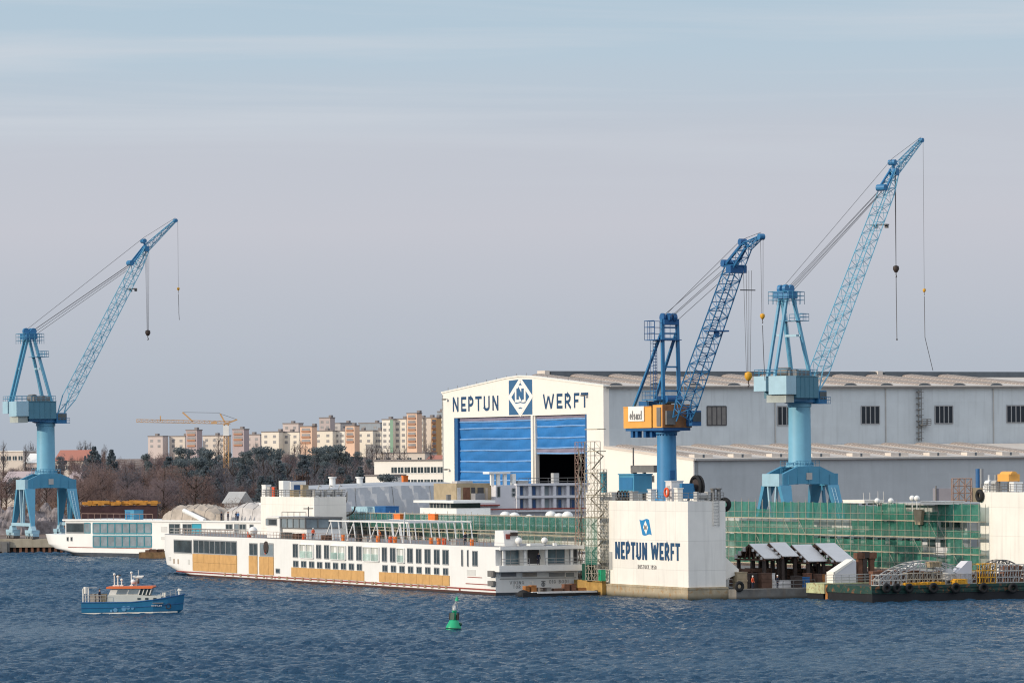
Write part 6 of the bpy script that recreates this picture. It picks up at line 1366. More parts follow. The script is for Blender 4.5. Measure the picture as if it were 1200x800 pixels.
mb = MB(); mb.box(-.7, .7, -.9, .9, 0, 2.4); m2 = MB(); m2.box(-.75, .75, -.95, .95, 2.402, 2.5); small('blue_cabinet', 'dark cabinet with pale lid at the foot of the pale scaffold tower', 'cabinet', [('body', mb, M['buoy_dark']), ('lid', m2, M['galv'])], D(-.1 - .9, px_s(690.5, 680, -1)[0], PZ + .35))
mb = MB(); mb.box(-.4, .4, -.45, .45, 0, 1.6); m2 = MB(); m2.box(-.45, .45, -.5, .5, 1.602, 1.7); small('green_cabinet', 'small green cabinet beside the dark one under the scaffold', 'cabinet', [('body', mb, M['buoy_green']), ('lid', m2, M['galv'])], D(-1.1, px_s(704.5, 680, -1.2)[0], PZ + .35))
mb = MB(); mb.box(.5, 1.0, 0, 1.1, 0, 2.8); mb.box(.45, 1.05, -.05, 1.15, 2.802, 2.9); solo('teal_cabinet', 'tall dark teal cabinet on top of the cream wall by the scaffold', 'cabinet', mb, M['frame_teal'], D(1.0, px_s(711, 562, 2)[0], TH + 1.1))

# ------------------------------------------------------------------ people
def make_person(label, jacket, trousers, loc, rz=0.0, hat=None, lean=0.0):
    J = {'pel': (0, 0, .95), 'chest': (0, -.02 - lean * .2, 1.3), 'neck': (0, -lean * .25, 1.5), 'head': (0, -.03 - lean * .3, 1.64), 'htop': (0, -.02 - lean * .3, 1.74)}
    V_, E_, r_ = [], [], []
    def av(p, r, par=None): V_.append(p); r_.append(r); (par is not None) and E_.append((par, len(V_) - 1)); return len(V_) - 1
    pe = av(J['pel'], (.16, .12)); ch = av(J['chest'], (.19, .13), pe); ne = av(J['neck'], (.065, .065), ch); he = av(J['head'], (.10, .115), ne); av(J['htop'], (.085, .10), he)
    for s in (-1, 1):
        hip = av((.10 * s, 0, .88), (.105, .11), pe); kn = av((.12 * s, -.03, .48), (.072, .075), hip); an = av((.13 * s, .02, .09), (.05, .055), kn); av((.14 * s, -.14, .035), (.045, .035), an)
        sh = av((.20 * s, -.02 - lean * .22, 1.40), (.075, .075), ch); el = av((.27 * s, .02 - lean * .1, 1.12), (.052, .052), sh); wr = av((.24 * s, -.14, .90), (.038, .04), el); av((.23 * s, -.18, .80), (.04, .03), wr)
    me = bpy.data.meshes.new('person'); me.from_pydata(V_, E_, []); o = bpy.data.objects.new('person', me); col.objects.link(o)
    sk = o.modifiers.new('skin', 'SKIN'); o.modifiers.new('sub', 'SUBSURF').levels = 1; o.modifiers['sub'].render_levels = 1; o.modifiers.new
    lay = me.skin_vertices[0].data
    for i, r in enumerate(r_): lay[i].radius = r
    lay[0].use_root = True; dg = bpy.context.evaluated_depsgraph_get(); ev = o.evaluated_get(dg); nm = bpy.data.meshes.new_from_object(ev); o.modifiers.clear(); o.data = nm
    nm.materials.clear()
    for k in (trousers, jacket, M['skin'], M['black']): nm.materials.append(k)
    for p in nm.polygons:
        c = p.center; p.material_index = 2 if (c.z > 1.49 and abs(c.x) < .14) else 3 if c.z < .1 else 2 if (c.z < .88 and abs(c.x) > .19 and c.z > .7) else 0 if c.z < .93 and abs(c.x) < .2 else 1
        p.use_smooth = True
    mb = MB(); mb.sphere((0, -.02 - lean * .3, 1.70), .125, 12, 8); 
    for i, v in enumerate(mb.v): mb.v[i] = (v[0], v[1], max(v[2], 1.685))
    mb.build('helmet' if hat else 'hair', hat or M['block_dark'], o, smooth='all')
    o.location = loc; o.rotation_euler = (0, 0, rz); return tag(o, label, 'person')

# ------------------------------------------------------------------ the long white moored river ship
vt, vs = ts(on_z(581, 697.6, 0.0))
vk = thing('river_cruise_ship', 'long white river cruise ship with plywood covered lower windows, moored in front', 'river cruise ship', D(vt, vs), RZ)
def vy(x, y=660): s_, z_ = px_s(x, y, vt); return s_ - vs, z_
def vz(x, y): return vy(x, y)[1]
YC = vy(207)[0]; VL = vy(190.5)[0] + 6.0; BW = px_t(677.5, 690, vs)[0] - vt
ROOF = vz(480, 636.5); ROOF_S = ROOF + .0; DECK = vz(240, 628.5)
def half(y):                                   # half breadth along the length
    f = max(0, (y - YC) / (VL - YC)); return BW / 2 * math.sqrt(max(0.0, 1 - f ** 3.0))
def hull_mesh(z0, z1, rake0, rake1, ys, flare=0.0):
    mb = MB(); n = len(ys)
    def ring(z_, rake):
        c0, c1 = YC - rake * 1.25, ys[-1] - rake; P = []
        for k, y in enumerate(ys):
            if k == 0: P.append((0, y)); continue
            f = (y - ys[1]) / (VL - ys[1]); g = (y - ys[1]) / (ys[-1] - ys[1]); P.append((BW / 2 - BW / 2 * math.sqrt(max(0, 1 - f ** 3)), c0 + (c1 - c0) * g))
        return [(x, y, z_) for x, y in P] + [(BW - x, y, z_) for x, y in reversed(P)]
    a, b = ring(z0, rake0), ring(z1, rake1); m = len(a); i = len(mb.v); mb.v += a + b
    for k in range(m): j = (k + 1) % m; mb.f.append((i + j, i + k, i + m + k, i + m + j)); mb.mi.append(0)
    mb.f.append(tuple(i + k for k in range(m))); mb.f.append(tuple(i + m + k for k in reversed(range(m)))); mb.mi += [0, 0]
    return mb
ysl = [0] + list(np.linspace(YC, VL, 22))
LINE = vz(480, 685)
hull_mesh(.42, LINE, 9.0, 5.5, ysl).build('lower_hull', M['white'], vk, smooth=True)
hull_mesh(-.8, .42, 15, 9.0, ysl).build('boot_top', M['antifoul'], vk, smooth=True)
SH = vz(240, 650)
hull_mesh(SH - 2.0, SH, .9, 0.0, ysl).build('upper_hull', M['white'], vk, smooth=True)
hull_mesh(LINE + .5, SH - 2.0, 3.0, .9, ysl).build('bow_strake', M['white'], vk, smooth=True)
hull_mesh(LINE, LINE + .5, 5.5, 3.0, ysl).build('lower_strake', M['white'], vk, smooth=True)
ysu = [0] + list(np.linspace(YC, VL - 4.2, 16))
mb = hull_mesh(SH + .002, ROOF - .42, 0, 0, [0] + list(np.linspace(YC, VL - 3.0, 16)))
sup = mb.build('superstructure', M['white'], vk, smooth=True)
mb = hull_mesh(ROOF - .42, ROOF - .05, 0, 0, [-1.4] + list(np.linspace(YC, VL - 2.4, 16))); mb.build('roof_edge', M['white'], vk, smooth=True)
mb = hull_mesh(ROOF - .049, ROOF, 0, 0, [-1.0] + list(np.linspace(YC, VL - 2.7, 16))); mb.build('sun_deck', M['deck_grey'], vk)
mb = MB(); mb.box(-.09, -.0, 0, YC, LINE - .11, LINE + .09); mb.build('rubbing_strake', M['red_line'], vk)
for xa in (301.5, 313, 322.5): y = vy(xa, 680)[0]; mb = MB(); mb.box(-.06, -.0, y - .12, y + .12, .44, LINE - .09); mb.build('primer_stripe', M['red_line'], vk)
y = vy(539, 690)[0]; mb = MB(); mb.box(-.07, -.0, y - .25, y + .25, .44, LINE - .09); mb.build('primer_stripe', M['red_line'], vk)
mb = MB(); mb.box(-.05, 0, vy(572, 683)[0], vy(546, 683)[0], vz(560, 684) - .06, vz(560, 684) + .06); mb.box(-.05, 0, vy(565, 676)[0], vy(548, 676)[0], vz(556, 676) - .05, vz(556, 676) + .05); mb.build('primer_line', M['red_line'], vk)
GW, GF = M['glass'], M['frame_grey']
def vwin(xa, xb, yt, yb, nx_, mats=None, fr=.14, name='window', proud=.07):
    ya, yb_ = vy(xb, yt)[0], vy(xa, yt)[0]; xm = (xa + xb) / 2; z1, z0 = vz(xm, yt), vz(xm, yb)
    return win_grid(name, vk, ya, yb_, z0, z1, 0, nx_, mats or [GW, GF], fr=fr, axis='y', proud=proud)
U1, U0 = vz(480, 642.3), vz(480, 659)      # upper windows
L1, L0 = vz(480, 663.3), vz(480, 671)
def vrow(xa, xb, z1, z0, nx_=2, mats=None, fr=.13):
    ya, yb_ = vy(xb)[0], vy(xa)[0]; return win_grid('window', vk, ya, yb_, z0, z1, 0, nx_, mats or [GW, GF], fr=fr, axis='y', proud=.07)
for xa, xb in ((343.6, 349.5), (371, 376.5), (380.3, 385.8), (408.5, 414), (418, 424), (448, 453.7), (457.5, 463.6), (477.6, 484), (488, 494), (498, 504.7), (509, 515.4), (519, 526), (554, 560)): vrow(xa, xb, U1, U0)
for xa, xb in ((541, 542.8), (547.8, 549.3)): vrow(xa, xb, U1 + .1, U0 - .1, 1)
for xa, xb in ((352.2, 368), (388.3, 405.6), (426.2, 444.8), (466, 474.6)):     # open balconies with glass fronts
    ya, yb_ = vy(xb)[0], vy(xa)[0]; n_ = 2 if xb - xa > 12 else 1
    mb = MB(); mb.m = 0; mb.box(-.03, .0, ya, yb_, U0, U1); mb.m = 1
    for k in range(n_ + 1): c = ya + (yb_ - ya) * k / n_; mb.box(-.22, -.03, c - .1, c + .1, U0, U1)
    mb.box(-.22, -.03, ya, yb_, U1 - .08, U1); mb.box(-.24, -.03, ya, yb_, U0 - .1, U0)
    for k in range(n_): c = ya + (yb_ - ya) * (k + .5) / n_; mb.box(-.05, -.03, c - .5, c + .25, U0 + .05, U1 - .25)
    bl = mb.build('balcony', [mat('balcony_back', (.50, .52, .48), .5, .2, .5), M['white']], vk)
    mb = MB(); mb.box(-.21, -.18, ya + .1, yb_ - .1, U0, U0 + 1.05); mb.build('glass_front', M['clear_sheet'], bl)
for xa in list(np.arange(344, 424, 9.32)) + [448.5, 458.5, 468.5, 478.5, 488.5, 498.6, 509, 519.5]: vrow(xa, xa + 5.8, L1, L0)
def ply(xa, xb, yt, yb, n_, zt=None, zb=None):
    ya, yb_ = vy(xb)[0], vy(xa)[0]; xm = (xa + xb) / 2; z1 = zt if zt else vz(xm, yt); z0 = zb if zb else vz(xm, yb)
    for k in range(n_):
        a, b = ya + (yb_ - ya) * k / n_, ya + (yb_ - ya) * (k + 1) / n_; d_ = random.uniform(0, .03)
        mb = MB(); mb.box(-.13 - d_, -.0, a + .02, b - .02, z0, z1); mb.build('plywood_panel', M['plywood'], vk)
PL1, PL0 = vz(480, 671.6), vz(480, 683.2)
ply(342, 427, 0, 0, 12, PL1, PL0); ply(445, 527, 0, 0, 11, PL1, PL0)
ply(226.5, 278, 649.5, 659.5, 8); ply(226.5, 278, 659.7, 669.5, 8); ply(292.3, 302, 651, 672, 2); ply(304.6, 321, 652, 673, 3)
vwin(204, 225, 632.5, 647.5, 1, fr=.18); vwin(227, 277.5, 633.2, 649, 8, fr=.20); vwin(292.5, 301.8, 636.4, 650.5, 2, fr=.16); vwin(305, 320.5, 636.6, 651.5, 1, [M['glass_film'], GF], fr=.25); vwin(323.5, 328.2, 666, 671, 1)
y = vy(312.5)[0]; mb = MB(); mb.tube((-.16, y, vz(312, 641)), (-.02, y, vz(312, 641)), 1.0, n=18); mb.build('round_hatch', M['block_dark'], vk)
mb = MB(); mb.tube((-.16, y + .2, vz(312, 646.5)), (-.02, y + .2, vz(312, 646.5)), .35, n=12); mb.build('warning_disc', M['orange_red'], vk)
pf = None
for x in list(np.arange(264, 440, 9.1)) + list(np.arange(441, 526, 8.2)):
    y = vy(x, 688)[0]
    if pf is None: mb = MB(); mb.box(-.06, 0, -.42, .42, -.22, .22); mb.box(-.1, -.06, -.3, .3, -.12, .12); pf = mb.build('porthole', mat('porthole_cover', (.34, .27, .17), .7, .3, 1), vk); pf.location = (0, y, .74)
    else: dup(pf, loc=(0, y, .74))
for x in (204, 209): y = vy(x, 657)[0]; mb = MB(); mb.box(-.05 + .0, .35, y - .3, y + .3, vz(206, 660), vz(206, 654.5)); mb.build('hawse_plate', mat('hawse_tan', (.40, .32, .25), .7, .2, 1), vk)
for xa, xb, yt, yb in ((199, 200.5, 652, 656), (221.5, 223, 655, 661)): y = vy(xa)[0]; mb = MB(); mb.box(-.04, .3, y - .5, y + .5, vz(xa, yb), vz(xa, yt)); mb.build('hatch_panel', mat('pale_hatch', (.62, .62, .6), .6, .1, 1), vk)
y = vy(552, 671)[0]; mb = MB(); mb.box(-.04, 0, y - 1.7, y + 1.4, vz(552, 674), vz(552, 667)); mb.build('hatch_panel', mat('pale_hatch', (.62, .62, .6)), vk)
# side fenders at the stern quarter
for yt, yb in ((668.5, 675.5), (680.3, 686.5)): mb = MB(); mb.box(-.55, -.01, .1, 1.6, vz(581, yb), vz(581, yt)); mb.box(-.5, -.05, -.25, .09, vz(581, yb) + .05, vz(581, yt) - .05); mb.build('side_light_box', M['galv_dark'], vk)
# stern face
def tx(x, y=670): t, z_ = px_t(x, y, vs); return t - vt, z_
tz = lambda x, y: tx(x, y)[1]
SB1, SB0 = tz(630, 661.5), tz(630, 668.6)
mb = MB(); mb.box(-.15, BW + .05, -1.6, -.0, SB0, SB1); mb.build('stern_balcony', M['white'], vk)
mb = MB(); mb.box(-.1, BW + .1, -1.9, -1.41, ROOF - .46, ROOF + .02); mb.build('stern_eave', M['white'], vk)
def swin(xa, xb, yt, yb, nx_, mats, fr=.12, nm='stern_window', dp=-.01): 
    return win_grid(nm, vk, tx(xa)[0], tx(xb)[0], tz((xa + xb) / 2, yb), tz((xa + xb) / 2, yt), dp, nx_, mats, fr=fr)
swin(588, 608, 643.7, 660.8, 2, [M['stern_glass'], GF]); swin(641.8, 661.5, 642.8, 659.5, 2, [M['stern_glass'], GF]); swin(668, 676.3, 643.5, 659, 2, [M['shadow_grey'], GF]); swin(617.3, 632.3, 643, 661, 1, [M['shadow_grey'], M['white']], fr=.2, nm='stern_door')  # flat panels: dark grey paints the shade of the opening and end recess
for xa, xb, c in ((586, 605.2, 'deck_grey'), (611.5, 629.5, 'tarp_beige'), (642.5, 662, 'frame_grey'), (662.5, 673, 'glass_film')): swin(xa, xb, 670, 675.6, 1, [M[c], M['white']], fr=.1, nm='stern_recess')  # no real hollow: recess shade is only in the panel tones
mb = MB(); mb.rail([(.1, -1.55, SB1), (tx(615)[0], -1.55, SB1)], .95, 1.4, .035, 2); mb.rail([(tx(634)[0], -1.55, SB1), (BW, -1.55, SB1)], .95, 1.4, .035, 2); mb.build('stern_railing', M['galv'], vk)
for a in (586, 610.5, 635.5, 665): t_ = tx(a)[0]; mb = MB(); mb.box(t_ - .18, t_ + .18, -1.5, -1.2, SB1, ROOF - .47); mb.build('stern_pillar', M['white'], vk)
mb = MB(); mb.box(.6, BW - .3, -.06, -.012, tz(630, 677.3) - .05, tz(630, 676.6)); mb.build('stern_ledge', M['galv'], vk)
Ns = Vector((0, -1, 0)); Us = Vector((1, 0, 0)); Vs = Vector((0, 0, 1))
def stext(text, xa, xb, yt, yb, w=.10):
    t0, t1 = tx(xa)[0], tx(xb)[0]; xm = (xa + xb) / 2; mb = MB(); write(mb, text, Vector((t0, 0, tz(xm, yb))), Us, Vs, Ns, t1 - t0, tz(xm, yt) - tz(xm, yb), w=w, off=.01); return mb.build('stern_lettering', M['letter_grey'], vk)
stext('VIKING', 597, 614, 680.3, 684.2); stext('TOR', 600.8, 610, 685.3, 689.2); stext('OIG BODI', 643, 666, 678.8, 683)
for xa, m_ in ((623.5, 'logo_white'), (636.5, 'letter_grey')):
    t_ = tx(xa)[0]; z_ = tz(xa, 683); mb = MB(); mb.box(t_ - .09, t_ + .09, -.06, -.012, z_ - .35, z_ + .35); mb.box(t_ - .32, t_ + .32, -.065, -.012, z_ + .2, z_ + .33); mb.torus((t_, -.04, z_ - .15), (0, 1, 0), .26, .06, 12, 5); mb.build('anchor_emblem', M[m_], vk)
mb = MB(); mb.box(.02, BW - .02, -.02, -.001, -.8, .42); mb.build('stern_boot_top', M['antifoul_dark'], vk)
# roof deck fittings
fu = vy(600, 633)[0]
ft_ = tx(598.5)[0]; f1 = tx(615.3)[0]
mb = MB(); zf = tz(606, 621.5); mb.prism([(ft_, 2.0, ROOF), (ft_, 5.5, ROOF), (ft_, 5.2, zf), (ft_, 2.4, zf)], (f1 - ft_, 0, 0)); fn = mb.build('funnel', M['white'], vk)
mb = MB(); mb.box(ft_ + 1.0, f1 - .2, 1.9, 2.25, zf - .75, zf - .25); mb.build('exhaust_opening', M['block_dark'], fn)
mb = MB(); mb.box(ft_ + .3, ft_ + .9, 2.05, 2.3, zf - 1.2, zf - .5); mb.build('funnel_mark', M['red_line'], fn)
for x, y, r in ((612, 633.5, .52), (642.3, 633.2, .48)): t_, z_ = tx(x, y); mb = MB(); mb.sphere((t_, 1.2, z_), r, 14, 9); mb.tube((t_, 1.2, ROOF), (t_, 1.2, z_), .18, n=8); mb.build('radar_dome', M['white'], vk, smooth='all')
mb = MB(); mb.box(tx(620)[0], tx(636)[0], -.5, 1.5, ROOF + .03, ROOF + .35); mb.box(tx(646)[0], tx(649.5)[0], -1, -.5, ROOF + .03, ROOF + .4); mb.build('deck_locker', M['white'], vk)
y0, y1 = vy(560, 630)[0], vy(470, 630)[0]
# white steel awning frame
y1, y0 = vy(380.5, 628)[0], vy(471, 632)[0]; zt = vz(420, 611)
mb = MB()
for x_ in (1.2, BW - 1.6): mb.beam((x_, y0, zt), (x_, y1 + 1.0, zt), .2)
n_ = 10
for k in range(n_ + 1):
    y = y0 + (y1 - y0) * k / n_; mb.beam((1.2, y, zt), (BW - 1.6, y, zt), .12)
    for x_ in (1.2, BW - 1.6): mb.beam((x_, y - .5, ROOF), (x_, y + .35, zt), .14); 
    if k % 3 == 1: mb.beam((1.2, y, zt), (1.2, y + (y1 - y0) / n_, ROOF), .14)
mb.build('awning_frame', M['white'], vk)
# railing posts folded and standing, along the sun deck edge
mb = MB(); yy = 2.0; rr = random.Random(2)
while yy < YC:
    x_ = BW / 2 - half(yy) + .25
    mb.tube((x_, yy, ROOF), (x_ + rr.uniform(-.1, .1), yy + rr.uniform(-.35, .35), ROOF + rr.uniform(.8, 1.15)), .035, n=4); yy += 1.35
for z_ in (.55, 1.05): mb.tube((.25, 2, ROOF + z_), (.25, YC, ROOF + z_), .025, n=4)
mb.build('railing', M['scaff_brown'], vk)
mb = MB(); yy = vy(350)[0]
mb.rail([(.3, vy(298)[0], ROOF), (.3, vy(202)[0], ROOF)], 1.0, 1.6, .03, 2); mb.build('railing', M['galv'], vk)
mb = MB(); yy = vy(470)[0]; mb.beam((.4, yy, ROOF), (.4, yy - .6, vz(484, 600)), .16); mb.build('flag_mast', M['white'], vk)
# wheelhouse
y1, y0 = vy(313.5, 615)[0], vy(341.5, 615)[0]; zt = vz(330, 605.5)
mb = MB(); mb.box(2.6, 8.4, y0, y1, ROOF, ROOF + 1.7); whb = mb.build('wheelhouse_base', M['white'], vk)
mb = MB(); mb.box(2.4, 8.6, y0, y1, ROOF + 1.7, zt - .3); wg = mb.build('wheelhouse_glazing', M['glass_film'], vk)
mb = MB(); n_ = 4
for k in range(n_ + 1): y = y0 + (y1 - y0) * k / n_; mb.box(2.3, 2.45, y - .12, y + .12, ROOF + 1.7, zt - .3)
for x_ in (2.4, 4.5, 6.5, 8.5): mb.box(x_ - .1, x_ + .1, y0 - .1, y0, ROOF + 1.7, zt - .3)
mb.box(2.25, 8.7, y0 - .15, y1 + .15, zt - .32, zt - .05); mb.box(2.25, 8.7, y0 - .15, y1 + .1, ROOF + 1.6, ROOF + 1.72); mb.build('mullion', M['galv_dark'], wg)
mb = MB(); mb.rail([(2.5, y0, zt - .05), (2.5, y1, zt - .05)], .8, 2.5, .05, 1); mb.tube((5, (y0 + y1) / 2, zt), (5, (y0 + y1) / 2, zt + 1.6), .1, n=6); mb.box(4.2, 5.8, (y0 + y1) / 2 - .15, (y0 + y1) / 2 + .15, zt + 1.2, zt + 1.35); mb.build('radar_bar', M['galv_dark'], whb)
y3, y2 = vy(298, 612)[0], vy(313, 612)[0]
mb = MB(); mb.box(2.2, 7.8, y2 + .1, y3, ROOF, vz(305, 606.5)); mb.box(2.0, 8, y2, y3 + .3, vz(305, 606.5), vz(305, 605)); fc_ = mb.build('front_cabin', M['white'], vk)
win_grid('window', fc_, y2 + 1.2, y2 + 5, vz(308, 615.5), vz(308, 608), 2.19, 1, [M['glass'], GF], axis='y'); win_grid('window', fc_, y2 + 6, y3 - .8, vz(308, 615.5), vz(308, 608), 2.19, 2, [M['glass_film'], GF], axis='y')
def on_vk(x, t=.8, z_=None): s_ = px_s(x, 630, vt + t)[0]; return D(vt + t, s_, ROOF if z_ is None else z_)
# loose things on the sun deck
dr_ = MB(); dr_.lathe([(.27, 0), (.29, .05), (.29, .4), (.27, .42), (.29, .46), (.29, .82), (.27, .87)], (0, 0, 0), 12)
for x, t_, m_, lab in ((292, 1.0, 'orange_red', 'red drum on the sun deck near the white ball at the bow'), (356, .9, 'orange_red', 'red drum on the sun deck right of the wheelhouse'), (402, .9, 'orange_bright', 'orange drum under the left part of the white awning frame'), (371.5, 5, 'rust_orange', 'orange drum far side of the deck left of the awning frame'), (443, .8, 'orange_bright', 'orange drum under the right part of the awning frame'), (457.5, .8, 'orange_red', 'red drum under the right end of the awning frame'), (463, .7, 'orange_bright', 'orange drum right beside the red drum at the frame end'), (505, .8, 'orange_bright', 'orange drum on the deck before the second orange sheet box'), (514, .7, 'orange_bright', 'low orange drum on the deck right of middle'), (520.5, .9, 'orange_red', 'red drum on the open deck right of the awning'), (553, .8, 'orange_bright', 'orange drum nearest the stern funnel')):
    o = solo('deck_drum', lab, 'drum', dr_, M[m_], on_vk(x, t_), group='drums on the sun deck', smooth=True); o.scale = (1.05, 1.05, 1.05)
mb = MB(); mb.sphere((0, 0, 1.0), .75, 16, 10); mb.tube((0, 0, 0), (0, 0, .4), .3, n=10); solo('white_ball', 'white satellite dome on the sun deck near the bow', 'dome', mb, M['white'], on_vk(296.5, .9), smooth='all')
for x, h, m_, lab in ((336, .9, 'galv_dark', 'grey deck crate right of the wheelhouse'), (350, .8, 'steel_brown', 'brown deck crate beside the red drum'), (383, .7, 'steel_brown', 'brown crate at the left foot of the awning frame'), (424, .5, 'shadow_grey', 'dark flat crate under the awning frame'), (432, .7, 'galv', 'pale crate in the middle under the awning'), (536, .8, 'galv', 'pale crate on the deck before the funnel')):
    mb = MB(); mb.box(-.6, .6, -.8, .8, 0, h); [mb.box(-.66, -.6, -.8 + k * .4, -.68 + k * .4, 0, h) for k in range(5)]; mb.box(-.64, .64, -.84, .84, h + .002, h + .06); solo('deck_crate', lab, 'crate', mb, M[m_], on_vk(x, 1.6))
make_person('person in dark clothes standing on the stern balcony', M['navy'], M['navy'], D(vt + tx(628)[0], vs - .9, SB1 - .0), RZ, None)
make_person('worker in orange jacket on the sun deck under the awning frame', M['orange_bright'], M['navy'], on_vk(444.5, 2.2), RZ, M['orange_bright'])
make_person('worker in red jacket on the sun deck left of the awning frame', M['orange_red'], M['navy'], on_vk(367, 2.2), RZ, M['white_plain'])
make_person('worker in dark jacket on the sun deck near the funnel', M['navy'], M['navy'], on_vk(545, 2.5), RZ, M['yellow'])

# small work raft at the stern
r0 = on_z(613, 699.5, 0); r1 = on_z(701, 697.5, 0); rw = (r1 - r0).length; ra = math.atan2(r1.y - r0.y, r1.x - r0.x)
raft = thing('work_raft', 'low rusty work raft at the stern of the white ship', 'raft', (r0.x, r0.y, 0), ra)
mb = MB(); mb.box(0, rw, 0, 2.6, -.5, .62); mb.build('hull', M['hull_black'], raft); mb = MB(); mb.box(1.5, rw - 1, .05, 2.55, .62, .72); mb.box(2.2, rw - .2, -.12, -.01, .48, .72); mb.build('deck', M['panel_grey'], raft)
mb = MB(); mb.sphere((.5, 1, .3), .9, 12, 8, .8); mb.build('end_fender', M['black'], raft, smooth='all')
def crate_stack(x, w, h, m_, lab, nm='crate'):
    mb = MB(); h *= .75; mb.box(-w / 2, w / 2, -.5, .5, 0, h); [mb.box(-w / 2 - .03, w / 2 + .03, -.53, .53, h * f, h * f + .07) for f in (.1, .5, .88)]; p = raft.location + Vector((math.cos(ra) * x - math.sin(ra) * 1.2, math.sin(ra) * x + math.cos(ra) * 1.2, .72)); solo(nm, lab, 'crate', mb, M[m_], p, ra)
k_ = rw / 88
for x, w, h, m_, lab in ((1.0, .6, 1.1, 'rust_orange', 'orange rusty drum rack at the left end of the work raft'), (2.0, .8, 1.2, 'rust_orange', 'orange rusty crate second from the left on the raft'), (3.0, .7, .8, 'tarp_beige', 'tan bundle on the left part of the raft'), (26 * k_, 1.0, .7, 'block_dark', 'dark machine crate on the raft behind the tan bundle'), (32 * k_, .9, .75, 'galv_dark', 'grey machine crate on the middle of the raft'), (44 * k_, 1.4, .5, 'steel_brown', 'low brown pallet right of the raft middle'), (54 * k_, .8, 1.3, 'rust', 'tall rusty crate, left of two at the raft right end'), (62 * k_, .7, 1.35, 'rust', 'tall rusty crate, right of two at the raft right end'), (72 * k_, 1.2, .5, 'rust_orange', 'low orange pallet at the right end of the raft')): crate_stack(x, w, h, m_, lab)

# ------------------------------------------------------------------ unfinished river ship at the left
A2 = R(41.9); p_l = on_z(190, 653.6, 0); d_l = Vector((-math.sin(A2), math.cos(A2), 0)); n_l = Vector((math.cos(A2), math.sin(A2), 0))
def ly(x):
    k = ray(x, 630)[0]; s_ = (k * p_l.y - p_l.x) / (d_l.x - k * d_l.y); return s_
LB = ly(52); L0_ = -45.0
def lz_(x, y): s_ = ly(x); return CAMH + ray(x, y)[1] * (p_l.y + d_l.y * s_)
ls = thing('river_cruise_ship', 'unfinished white river cruise ship with teal framed windows at left', 'river cruise ship', p_l, A2)
LEN = LB + 3.6
def half2(y): f = max(0, (y - (LEN - 8)) / 8); return 5.7 * math.sqrt(max(0.0, 1 - f ** 2.8))
def hull2(z0, z1, r0, r1, ya, yb):
    mb = MB(); ys = [ya] + list(np.linspace(LEN - 8, yb, 16)); f_ = lambda y: max(0, (y - LEN + 8) / 8) ** 2
    def ring(z_, rk):
        c0, c1 = LEN - 8 - rk * 1.3, yb - rk; P = [(0.0, ya)]
        for y in ys[1:]: g = (y - ys[1]) / (ys[-1] - ys[1]); P.append((5.7 - 5.7 * math.sqrt(max(0, 1 - ((y - ys[1]) / 8) ** 2.8)), c0 + (c1 - c0) * g))
        return [(x, y, z_) for x, y in P] + [(11.4 - x, y, z_) for x, y in reversed(P)]
    a, b = ring(z0, r0), ring(z1, r1); m = len(a); mb.v += a + b
    for k in range(m): j = (k + 1) % m; mb.f.append((j, k, m + k, m + j)); mb.mi.append(0)
    mb.f.append(tuple(range(m))); mb.f.append(tuple(m + k for k in reversed(range(m)))); mb.mi += [0, 0]
    return mb
zr2 = lz_(200, 609.2); zb2 = lz_(120, 646.5); zs2 = lz_(90, 626)
hull2(-.8, zb2 * .85, 13, 7, L0_, LEN).build('boot_top', M['antifoul_dark'], ls, smooth=True)
hull2(zb2 * .85, zb2 + .5, 7, 3.2, L0_, LEN).build('lower_hull', M['white'], ls, smooth=True); hull2(zb2 + .5, zs2 - 2.1, 3.2, 1.0, L0_, LEN).build('bow_strake', M['white'], ls, smooth=True); hull2(zs2 - 2.1, zs2, 1.0, 0, L0_, LEN).build('upper_hull', M['white'], ls, smooth=True)
ylr = ly(75)
mb = MB(); mb.box(0, 11.4, L0_, ylr - .5, zs2, zr2 - .3); mb.build('superstructure', M['white'], ls); mb = MB(); mb.box(-.3, 11.7, L0_, ylr + .2, zr2 - .3, zr2); mb.build('roof_slab', M['white'], ls)
mb = MB(); mb.box(-.07, 0, ly(178), ly(80), lz_(120, 641.3) - .08, lz_(120, 641.3) + .05); mb.build('primer_line', M['red_line'], ls)
def lwin(xa, xb, yt, yb, n_, mats, fr=.16): xm = (xa + xb) / 2; return win_grid('window', ls, ly(xb), ly(xa), lz_(xm, yb), lz_(xm, yt), 0, n_, mats, fr=fr, axis='y', proud=.08)
TF = M['frame_teal']; GFm = M['glass_film']
lwin(78, 99, 612.6, 624, 1, [M['glass'], GF], .25); lwin(99.5, 106, 612.6, 624, 1, [GFm, TF], .2)
for k in range(8):
    a = 109.3 + 8.6 * k
    lwin(a, a + 8.2, 612.7, 624.8, 1, [GFm, TF], .28); lwin(a, a + 8.2, 627.6, 640.4, 1, [GFm, TF], .28)
lwin(198.5, 211, 613.5, 625, 2, [M['glass'], GF]); lwin(214.5, 225, 613.7, 625, 2, [M['glass'], GF]); lwin(225.3, 236, 613.7, 625, 1, [M['teal'], TF]); lwin(265, 272.5, 614, 620.5, 2, [M['glass'], GF]); lwin(275, 280, 613.8, 625, 1, [GFm, GF]); lwin(281, 288.5, 614, 620.2, 2, [M['glass'], GF]); lwin(293, 297, 614.3, 620.5, 1, [M['glass'], GF]); lwin(198, 203, 628, 640, 1, [GFm, TF])
for x in (79.5, 84): lwin(x - 1, x + 1, 629, 633.4, 1, [M['glass'], GF], .1)
